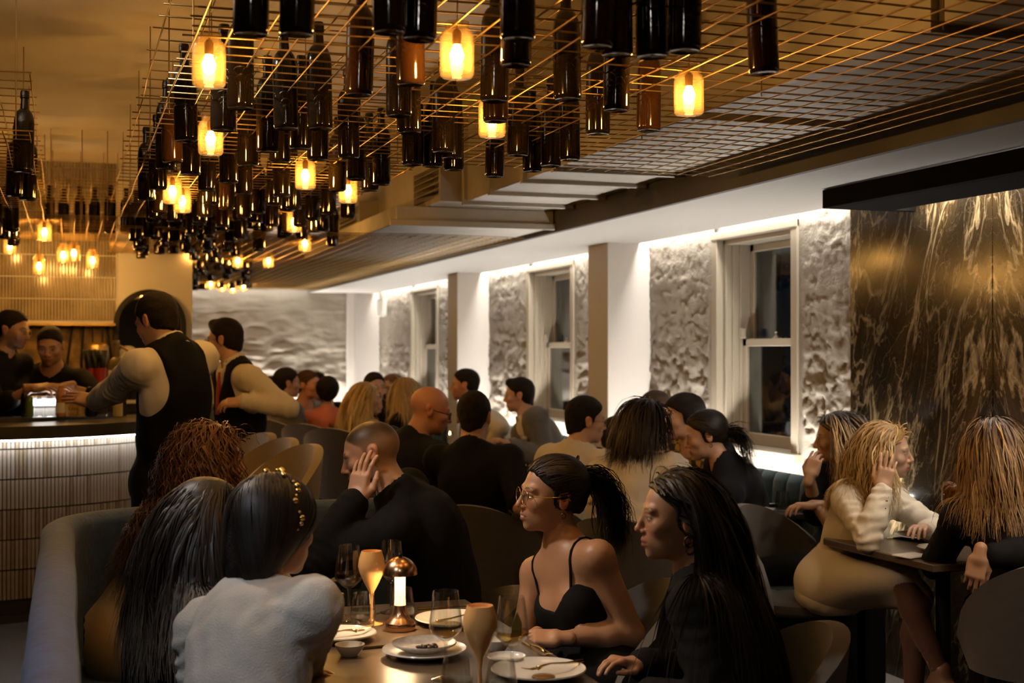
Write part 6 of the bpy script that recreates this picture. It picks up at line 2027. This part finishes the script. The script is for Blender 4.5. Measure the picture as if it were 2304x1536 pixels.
for k in range(26):
    a = -0.3 + k * 0.125
    if k % 6 == 4: continue
    c = V3(0.097 * math.cos(a), -0.005 + 0.01 * math.sin(k), 0.030 + 0.110 * math.sin(a))
    r = 0.0055 + 0.002 * ((k * 7) % 3)
    hb.lathe([(0, -r), (r * .8, -r * .5), (r, 0), (r * .8, r * .5), (0, r)], 7, tuple(c))
p.head_part('beaded_headband', hb, m_gold)

# ---- man resting cheek on hand
p = Person(P(836, 1022, 4.65), -92, -82, (1.30, 4.60, 0.55), 'm', hp=-16, hr=-6, skin='light', res=0.008, bow=0.05)
hw_ = P(801, 1126, 4.50)
p.arm('L', hw_, pole=C2W(0.1, -.3, -1), hdir=C2W(0.16, 0.19, 0.95), dorsal=C2W(-0.6, -1, 0.1), pose='cheek')
p.arm('R', P(760, 1290, 4.85), pole=C2W(0, .6, -.8)); p.sit(-72)
p.make('man in black jacket with buzz cut resting his cheek on his hand', dict(beard=0.25, buzz=(0.030, 0.017, 0.009)), hres=0.0028, handres=0.003, shoes=m_shoe)
p.top('jacket', c_black, sleeve=1.93, collar=0.04, vdeep=0.22, vwide=0.05, t=0.024, res=0.008, flare=0.02); p.trousers(c_black)

# ---- woman with round glasses and ponytail
p = Person(P(1243, 1112, 4.13), -108, -128, (1.56, 3.80, 0.55), 'f', hp=3, hr=3, skin='tan', res=0.0055, bow=0.0, shw=0.160)
p.arm('L', P(1262, 1436, 3.96), pole=C2W(1, 0.3, -.5), hdir=C2W(-1, .05, 0.02), dorsal=C2W(0, -.5, 1), pose='relaxed')
p.arm('R', P(1200, 1432, 4.02), pole=C2W(-.2, .8, -.6), hdir=C2W(-.3, -.6, -.1), dorsal=C2W(0, 0, 1)); p.sit(-105)
p.make('woman in black camisole and thin round glasses with high ponytail', dict(brow=(0.045, 0.025, 0.015), lip=(0.30, 0.085, 0.065), smile=True), hres=0.0028, body_res=0.0105, handres=0.0036, shoes=m_shoe)
cami = p.top('camisole', c_black2, sleeve=0, t=0.006, wr=0.001, neck=0.0, res=0.0055, cut=lambda q, lp: lp[:, 2] + 0.165 + 0.03 * np.clip(1 - np.abs(lp[:, 0]) / 0.07, 0, 1) * (lp[:, 1] > 0) - 0.035 * (lp[:, 1] > 0) * np.exp(-((np.abs(lp[:, 0]) - 0.095) / 0.03) ** 2) - 0.02 * (lp[:, 1] > 0))
p.trousers(c_black)
for sg in (1, -1):
    pts_ = [p.N + p.x * sg * (0.095 + 0.012 * math.sin(a)) + p.y * 0.12 * math.cos(a) - p.up * (0.14 - 0.165 * math.sin(a)) for a in np.linspace(0.0, math.pi, 14)]
    p.tube_part('strap', pts_, 0.0042, c_black2, proj=lambda q: p.body_d(q), off=0.0015)
p.hair_short((0.010, 0.007, 0.006), res=0.0035, top=0.011, side=0.008, back=0.010, tex=0.0012, nape=-0.058)
p.comb((0.012, 0.008, 0.006), (0.0, -0.112, 0.055), n=1100, side=0.008, top=0.011)
p.tail((0.010, 0.007, 0.006), (0.012, 0.008, 0.006), (0.0, -0.108, 0.055), n=900, length=0.30, wave=0.008, wfreq=40, r0=0.0026, vol=0.02, seed=5)
p.spectacles(m_gold, True, 0.0010); p.hoop(-1, m_gold, 0.007)

# ---- long haired woman in black
p = Person(P(1528, 1160, 3.50), -93, -80, (1.68, 3.08, 0.55), 'f', hp=0, skin='tan', res=0.008, bow=0.03, shw=0.165)
p.lap_arm('L', 0.26, 0.12, 0.13); p.lap_arm('R', 0.3, 0.12, 0.15); p.sit(-80)
p.make('woman with very long straight black hair and gold hoop earring, in black jacket', dict(brow=(0.03, 0.018, 0.012), lip=(0.24, 0.07, 0.055)), hres=0.0028, shoes=m_shoe)
p.top('jacket', c_black, sleeve=1.93, t=0.022, vdeep=0.30, vwide=0.055, res=0.008, flare=0.02); p.trousers(c_black)
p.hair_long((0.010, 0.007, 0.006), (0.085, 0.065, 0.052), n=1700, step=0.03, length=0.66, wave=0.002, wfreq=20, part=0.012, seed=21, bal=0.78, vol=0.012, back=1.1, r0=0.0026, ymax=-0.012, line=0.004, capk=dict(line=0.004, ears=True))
p.hoop(-1, m_gold, 0.011, 0.003)

# ---- marble wall table
p = Person(P(1992, 1014, 5.68), 108, 142, (3.20, 5.10, 0.55), 'f', hp=-2, hr=-10, skin='fair', res=0.0085, bow=0.02)
p.arm('R', P(1985, 1098, 5.50), pole=C2W(-.35, -.6, -1), hdir=C2W(0.25, 0.05, 1), dorsal=C2W(-.2, -1, 0.3), pose='cheek')
p.arm('L', P(2080, 1190, 5.45), pole=C2W(1, .1, -.6)); p.sit(152, cross=True, spread=0.07)
p.make('blonde woman in cream blazer leaning her chin on her hand, legs crossed', dict(brow=(0.12, 0.07, 0.03), lip=(0.36, 0.11, 0.09)), hres=0.0036, body_res=0.013, handres=0.004, shoes=mat('nude_shoe', (0.20, 0.11, 0.07), rough=0.4))
p.top('blazer', c_cream, sleeve=1.90, t=0.015, collar=0.035, vdeep=0.24, vwide=0.06, flare=0.012, wr=0.011, res=0.009)
p.trousers(cloth('sheer_brown_tights', (0.12, 0.055, 0.04), rough=0.5, bump=0.02), name='tights', u1=1.98, t=0.003)
p.trousers(c_cream, name='skirt', skirt=1, u1=0.32, t=0.010)
p.hair_long((0.30, 0.17, 0.055), (0.46, 0.30, 0.12), n=1300, length=0.36, wave=0.009, wfreq=38, part=0.015, seed=31, bal=0.3, vol=0.016, back=0.45, hl=(0.55, 0.40, 0.20), hlfrac=0.3, capk=dict(ears=False))
A = p.arms['R']
for k in range(4):
    c = A['E'] + (A['W'] - A['E']) * (0.62 + 0.075 * k)
    ax = unit(A['W'] - A['E']); sd = unit(np.cross(ax, V3(0, 0, 1)));  c = c + unit(C2W(.4, -1, 0)) * 0.045
    bm_ = MB().lathe([(0, -0.006), (0.006, -0.004), (0.007, 0), (0.006, 0.004), (0, 0.006)], 8, tuple(c - p.base))
    link('cuff_button', bm_.mesh('cuff_button', m_gold, True), p.o)

p = Person(P(2238, 1012, 5.0), 8, 0, (3.36, 4.02, 0.55), 'f', skin='tan', res=0.010)
p.arm('L', P(2163, 1142, 5.12), pole=C2W(-.5, -.2, -1), hdir=C2W(-.15, .2, 1), dorsal=C2W(1, -.6, 0), pose='hold')
p.arm('R', P(2203, 1250, 4.72), pole=C2W(1, -.3, -.6), hdir=C2W(-.25, -.1, -1), dorsal=C2W(-.3, -1, 0), pose='relaxed'); p.sit(5)
p.make('woman in black with golden blonde hair, back turned, lifting an amber glass', handres=0.004, shoes=m_shoe)
p.top('blouse', c_black2, sleeve=1.75, t=0.02); p.trousers(c_black)
p.hair_long((0.06, 0.03, 0.012), (0.22, 0.115, 0.04), n=1200, length=0.34, wave=0.007, wfreq=26, part=-0.005, seed=41, bal=0.35, vol=0.018, hl=(0.33, 0.19, 0.07), hlfrac=0.3, capk=dict(ears=False))
ag = thing('stemless_glass', 'amber stemless glass held up by the woman in black', 'glass', P(2140, 1142, 5.12))
link('glass_cup', TB, ag); link('drink', MB().lathe([(0, 0.0105), (0.0305, 0.0125), (0.0355, 0.03), (0.0349, 0.052), (0.032, 0.07), (0, 0.07)], 22).mesh('drink', glass_mat('amber_drink', (0.75, 0.42, 0.12), 1.33, 0.03, haze=0.2, hazecol=(0.7, 0.35, 0.08)), True, 40), ag)

p = Person(P(1885, 985, 6.2), -82, -112, (3.44, 5.52, 0.55), 'f', hp=-4, skin='olive', res=0.0105)
p.arm('R', P(1822, 1072, 6.05), pole=C2W(-.3, -.4, -1), hdir=C2W(.3, .2, .8), dorsal=C2W(-.6, -1, 0), pose='relaxed')
p.arm('L', P(1835, 1136, 6.0), pole=C2W(1, 0, -.5), hdir=C2W(-1, -.1, 0)); p.sit(-100)
p.make('woman with highlighted dark hair in black sitting on the teal bench end', handres=0.0045, body_res=0.015, hres=0.005, shoes=m_shoe)
p.top('blouse', c_black, sleeve=1.3); p.trousers(c_black)
p.hair_long((0.022, 0.013, 0.008), (0.12, 0.07, 0.035), n=1200, length=0.38, wave=0.006, wfreq=30, part=0.0, seed=51, vol=0.02, hl=(0.42, 0.27, 0.12), hlfrac=0.28, bal=0.4)

# ---- window bench group
p = Person(P(1588, 978, 6.65), -84, -78, (3.40, 6.20, 0.56), 'f', hp=-14, skin='light', res=0.0095, bow=0.04)
p.arm('L', P(1545, 1075, 6.6), pole=C2W(.2, -.4, -1), hdir=C2W(-.8, 0, .5)); p.arm('R', P(1530, 1060, 6.8), pole=C2W(0, .5, -1)); p.sit(-170, spread=0.10, knee_h=0.56)
p.make('woman in navy jacket with low black ponytail leaning across toward the others', dict(brow=(0.03, 0.02, 0.015)), hres=0.0036, body_res=0.014, shoes=mat('tan_sandal', (0.20, 0.10, 0.05), rough=0.5))
p.top('jacket', c_navy, sleeve=1.9, t=0.022, vdeep=0.25, vwide=0.05); p.trousers(c_navy, name='skirt', skirt=1, u1=0.8, t=0.02)
p.hair_short(DK, top=0.012, side=0.009, tex=0.001, nape=-0.06); p.comb(DK, (0.0, -0.11, -0.02), n=500, side=0.009, top=0.012)
p.tail(DK, DK, (0.0, -0.105, -0.02), n=400, length=0.26, seed=6, wave=0.005)
p.hoop(-1, m_gold, 0.006)

def plaid():
    m = cloth('yellow_black_plaid', (0.3, 0.2, 0.03)); nt = m.node_tree
    tc = nt.nodes.new('ShaderNodeTexCoord'); ck = nt.nodes.new('ShaderNodeTexChecker'); ck.inputs['Scale'].default_value = 26
    ck.inputs[1].default_value = (0.36, 0.22, 0.03, 1); ck.inputs[2].default_value = (0.015, 0.012, 0.01, 1)
    nt.links.new(tc.outputs['Object'], ck.inputs['Vector']); nt.links.new(ck.outputs[0], nt.nodes['Principled BSDF'].inputs['Base Color'])
    return m
p = Person(P(1538, 938, 7.3), -98, -115, (3.36, 6.75, 0.56), 'm', hp=-8, skin='light', res=0.011)
p.arm('L', P(1525, 1052, 7.0), pole=C2W(.6, 0, -1), hdir=C2W(-.8, 0, .4)); p.arm('R', P(1500, 1050, 7.1), pole=C2W(-.3, .5, -1), hdir=C2W(-.3, -.3, .5)); p.sit(-100)
p.make('dark haired person in yellow and black plaid shirt on the teal bench', shoes=m_shoe)
p.top('plaid_shirt', plaid(), sleeve=1.7, vdeep=0.15); p.trousers(c_black); p.hair_short(DK, top=0.022, side=0.020, back=0.022, ears=False, tex=0.003)

p = Person(P(1452, 958, 6.2), 52, 28, (2.44, 5.52, 0.55), 'f', hp=-6, skin='light', res=0.0085, bow=0.02, shw=0.175)
p.arm('R', P(1520, 1070, 6.35), pole=C2W(.8, -.3, -.8), hdir=C2W(.4, .5, .4)); p.lap_arm('L', 0.34, 0.1, 0.2); p.sit(50)
p.make('woman with dark bob and ivory blouse seen from behind at the window table', shoes=m_shoe)
p.top('blouse', c_white, sleeve=1.85, t=0.026, wr=0.014, flare=0.045, hem=-0.16); p.trousers(c_black)
p.hair_long((0.016, 0.008, 0.006), (0.02, 0.010, 0.007), n=1200, length=0.235, wave=0.002, part=0.0, seed=61, vol=0.022, back=0.3, capk=dict(ears=False, top=0.016, side=0.016, back=0.018))

p = Person(P(1318, 946, 7.0), 72, 42, (2.50, 6.52, 0.55), 'm', hp=-4, skin='light', res=0.0095)
p.arm('R', P(1400, 1035, 7.2), pole=C2W(.6, -.2, -1), hdir=C2W(.6, .3, .5)); p.lap_arm('L', 0.34, 0.1, 0.2); p.sit(55)
p.make('man in white shirt and thin glasses turned to the window table', hres=0.005, shoes=m_shoe)
p.top('shirt', c_shirt, sleeve=1.7, t=0.024, collar=0.035, wr=0.012); p.trousers(c_black); p.hair_short(DK, top=0.020, side=0.009); p.spectacles(m_black, False, 0.001)

p = Person(P(1397, 985, 7.7), 60, 62, (2.68, 7.28, 0.55), 'f', hp=-14, skin='olive', res=0.013)
p.lap_arm('L', 0.3, .08, .25); p.lap_arm('R', 0.3, .08, .25); p.sit(70)
p.make('dark haired woman mostly hidden behind the white shirt man', shoes=m_shoe)
p.top('blouse', c_black2, sleeve=1.5); p.trousers(c_black); p.hair_short(DK, top=0.018, side=0.022, back=0.02, ears=False)
p = Person(P(1472, 925, 8.0), -120, -100, (3.36, 7.55, 0.56), 'm', hp=-4, skin='light', res=0.013)
p.lap_arm('L', 0.3, .08, .2); p.lap_arm('R', 0.3, .08, .2); p.sit(-90)
p.make('man whose brown hair just shows above the dark bobbed woman', shoes=m_shoe)
p.top('shirt', c_grey, sleeve=1.8); p.trousers(c_black); p.hair_short(BR, top=0.014, side=0.004)

# ---- middle tables
p = Person(P(968, 922, 6.95), 78, 48, (1.74, 6.85, 0.56), 'm', hp=-14, skin='ruddy', res=0.009, bow=0.04, scale=1.05)
p.arm('R', P(1010, 1075, 7.0), pole=C2W(.5, -.5, -1), hdir=C2W(.8, .4, 0)); p.lap_arm('L', 0.32, 0.1, 0.2); p.sit(55)
p.make('bald man in dark jacket and black glasses leaning over his table', dict(beard=0.1), hres=0.005, shoes=m_shoe)
p.top('jacket', c_navy, sleeve=1.9, t=0.026, collar=0.04, flare=0.02); p.trousers(c_black); p.spectacles(m_black, False, 0.0016)

p = Person(P(1067, 937, 6.45), 12, 24, (1.93, 6.20, 0.56), 'm', hp=-6, skin='light', res=0.0085, bow=0.03)
p.arm('R', P(1158, 1083, 6.35), pole=C2W(.3, -.8, -1), hdir=C2W(1, .3, -.1)); p.lap_arm('L', 0.32, 0.1, 0.2); p.sit(30)
p.make('man in black t-shirt with short dark hair seen from behind, bare forearm out', body_res=0.014, shoes=m_shoe)
p.top('t_shirt', c_black2, sleeve=0.85, t=0.018, neck=0.004); p.trousers(c_black); p.hair_short(DK, top=0.014, side=0.006, back=0.007)

p = Person(P(1046, 866, 10.2), -80, -100, (3.30, 9.55, 0.58), 'm', hp=0, skin='ruddy', res=0.013)
p.lap_arm('L', 0.32, 0.1, 0.2); p.lap_arm('R', 0.32, 0.1, 0.2); p.sit(-90)
p.make('man in white shirt sitting upright in front of the far pillar', dict(beard=0.3), shoes=m_shoe)
p.top('shirt', c_shirt, sleeve=1.9, collar=0.035, vdeep=0.1); p.trousers(c_black); p.hair_short(DK, top=0.016, side=0.003)
p = Person(P(1168, 889, 9.5), -82, -112, (3.28, 8.78, 0.58), 'm', hp=-4, skin='light', res=0.011)
p.arm('L', P(1150, 1000, 9.2), pole=C2W(.7, 0, -1)); p.lap_arm('R', 0.34, 0.1, 0.22); p.sit(-95)
p.make('man in grey suit and open white collar on the teal bench', hres=0.005, shoes=m_shoe)
p.top('shirt', c_shirt, sleeve=0, collar=0.045, vdeep=0.08, t=0.020); p.top('suit_jacket', c_grey, sleeve=1.93, t=0.028, vdeep=0.28, vwide=0.10); p.trousers(c_grey); p.hair_short(DK, top=0.018, side=0.007, quiff=0.026)
sq = p.chest + p.y * 0.145 - p.x * 0.085 + p.up * 0.045
link('pocket_square', MB().box(tuple(sq - p.base - V3(0.02, 0.02, 0.008)), tuple(sq - p.base + V3(0.02, 0.02, 0.012)), bev=0.004).mesh('pocket_square', c_cream), p.o)

# ---- far tables (raised seats)
def far_person(u, v, d, hphi, tphi, sex, label, topm, hair, lean=0.06, sleeve=1.9, skin='light', longhair=None, **k):
    H = P(u, v, d); t = rot_frame(tphi)
    pel = np.array(H) - t[:, 1] * lean; pel[2] = max(H.z - 0.72 + 0.02, 0.60)
    p = Person(H, hphi, tphi, pel, sex, skin=skin, res=0.014)
    p.lap_arm('L', 0.32, 0.08, 0.20); p.lap_arm('R', 0.32, 0.08, 0.20); p.sit(tphi, floor=0.12)
    p.make(label, k.get('tone'), hres=0.006, handres=0.006, body_res=0.022, shoes=m_shoe)
    p.top('top', topm, sleeve=sleeve, collar=k.get('collar', 0.0), vdeep=k.get('vdeep', 0.0)); p.trousers(c_black)
    if longhair: p.hair_long(hair[0], hair[1], n=520, length=longhair, wave=0.003, r0=0.0036, step=0.034, vol=0.014, seed=int(u), capk=dict(ears=False))
    else: p.hair_short(hair, res=0.0065, top=0.016, side=k.get('side', 0.007), ears=not k.get('full', False), back=k.get('back', 0.01))
    return p
far_person(646, 862, 10.6, 62, 50, 'm', 'man in dark grey jacket with black hair, back half turned at the far table', c_grey, DK, collar=0.03)
far_person(694, 866, 11.2, 108, 128, 'm', 'man in light grey jacket with cropped hair facing the coral top woman', c_grey2, (0.06, 0.03, 0.015), skin='ruddy', vdeep=0.2)
far_person(737, 880, 10.9, -8, -10, 'f', 'woman in coral top with short black hair seen from behind', c_coral, DK, full=True, side=0.02, back=0.02)
far_person(613, 880, 10.9, 25, 10, 'm', 'person in cream shirt half hidden behind the red tie waiter', c_cream, BR)
far_person(716, 868, 12.2, 160, 170, 'm', 'dark haired person just visible between the grey jacket man and coral top', c_black2, DK)
far_person(824, 897, 9.6, 72, 50, 'f', 'blonde woman in beige top facing sideways at the far table', c_beige, ((0.40, 0.26, 0.10), (0.52, 0.38, 0.17)), longhair=0.36, skin='fair')
far_person(843, 872, 10.7, 150, 160, 'm', 'dark haired man hidden behind the blonde in beige', c_black2, DK)
far_person(880, 874, 10.9, -155, -165, 'f', 'woman with long light brown hair facing forward at the far table', c_black2, ((0.16, 0.09, 0.04), (0.30, 0.18, 0.08)), longhair=0.36, skin='fair')
far_person(911, 884, 10.2, -48, -62, 'f', 'blonde woman with bare arms in black sleeveless top at the far table', c_black2, ((0.34, 0.22, 0.09), (0.46, 0.32, 0.14)), longhair=0.34, sleeve=0, skin='fair')
print('people', _time.time() - _t0)
# ------------------------------------------------------------------ fill spotlights added out of view (modelled fittings, lamp inside each)
def added_spot(loc, aim, watts, col, label, angle=70, blend=0.6):
    t = thing('added_spotlight', label, 'spotlight', loc, group='added fill spotlights')
    d = unit(np.array(aim) - np.array(loc))
    link('trim_ring', MB().lathe([(0.045, 0.0), (0.06, 0.0), (0.06, 0.012), (0.045, 0.012)], 24, close=True).mesh('trim_ring', m_white, True, 40), t)
    link('stem', MB().tube([(0, 0, 0.012), (0, 0, -0.05)], 0.008, 8).mesh('stem', m_black), t)
    l = bpy.data.lights.new('added_spot_lamp', 'SPOT'); l.energy = watts; l.color = col; l.spot_size = math.radians(angle); l.spot_blend = blend; l.shadow_soft_size = 0.09
    o = bpy.data.objects.new('added_spot_lamp', l); COL.objects.link(o); o.parent = t; o.location = (0, 0, -0.08)
    o.rotation_euler = Vector(d).to_track_quat('-Z', 'Y').to_euler()
    c = MB().tube([tuple(Vector((0, 0, -0.08)) - Vector(d) * 0.06), tuple(Vector((0, 0, -0.08)) + Vector(d) * 0.02)], [0.035, 0.04], 14, caps=False)
    link('can', c.mesh('can', m_black, True), t)
    return t
NEUT = (1.0, 0.90, 0.80); WARM = (1.0, 0.74, 0.46); COOL = (0.86, 0.92, 1.0)
ZB = ZC - 0.085
added_spot((-0.75, 2.1, ZB), (-0.05, 2.9, 0.9), 70 * L_FILL_C / 30, COOL, 'added fill spotlight aimed along the blue booth back', 60)
added_spot((-0.35, 4.1, ZB), (1.42, 3.55, 1.05), 150 * L_FILL_W / 26, NEUT, 'added fill spotlight over the booth aimed at the dining table', 56)
added_spot((0.05, 0.9, ZB), (1.0, 4.0, 1.0), 14 * L_FILL_W / 26, NEUT, 'added fill spotlight above the camera aimed down the dining table', 60)
added_spot((2.98, 2.9, ZS - 0.012), (3.35, 5.0, 0.9), 44 * L_FILL_W / 26, WARM, 'added fill spotlight under the soffit aimed at the small marble wall table', 58)

# uplighter added out of view to brighten the smooth corner of the ceiling
ul = thing('added_uplight', 'small added uplight brightening the smooth ceiling beside the bar', 'uplight', (-0.75, 4.55, 2.3))
link('bowl', MB().lathe([(0, 0), (0.05, 0.01), (0.09, 0.05), (0.095, 0.06), (0.085, 0.055), (0.045, 0.018), (0, 0.01)], 22).mesh('bowl', m_black, True, 50), ul)
for k in range(3):
    a = k * 2.094
    link('cable', MB().tube([(0.09 * math.cos(a), 0.09 * math.sin(a), 0.055), (0.0, 0.0, ZC - 0.07 - 2.3)], 0.002, 5).mesh('cable', m_black), ul)
l = bpy.data.lights.new('added_uplight_lamp', 'SPOT'); l.energy = 60; l.color = (1.0, 0.86, 0.70); l.spot_size = math.radians(150); l.spot_blend = 0.8; l.shadow_soft_size = 0.05
o = bpy.data.objects.new('added_uplight_lamp', l); COL.objects.link(o); o.parent = ul; o.location = (0, 0, 0.05); o.rotation_euler = (math.pi, 0, 0)
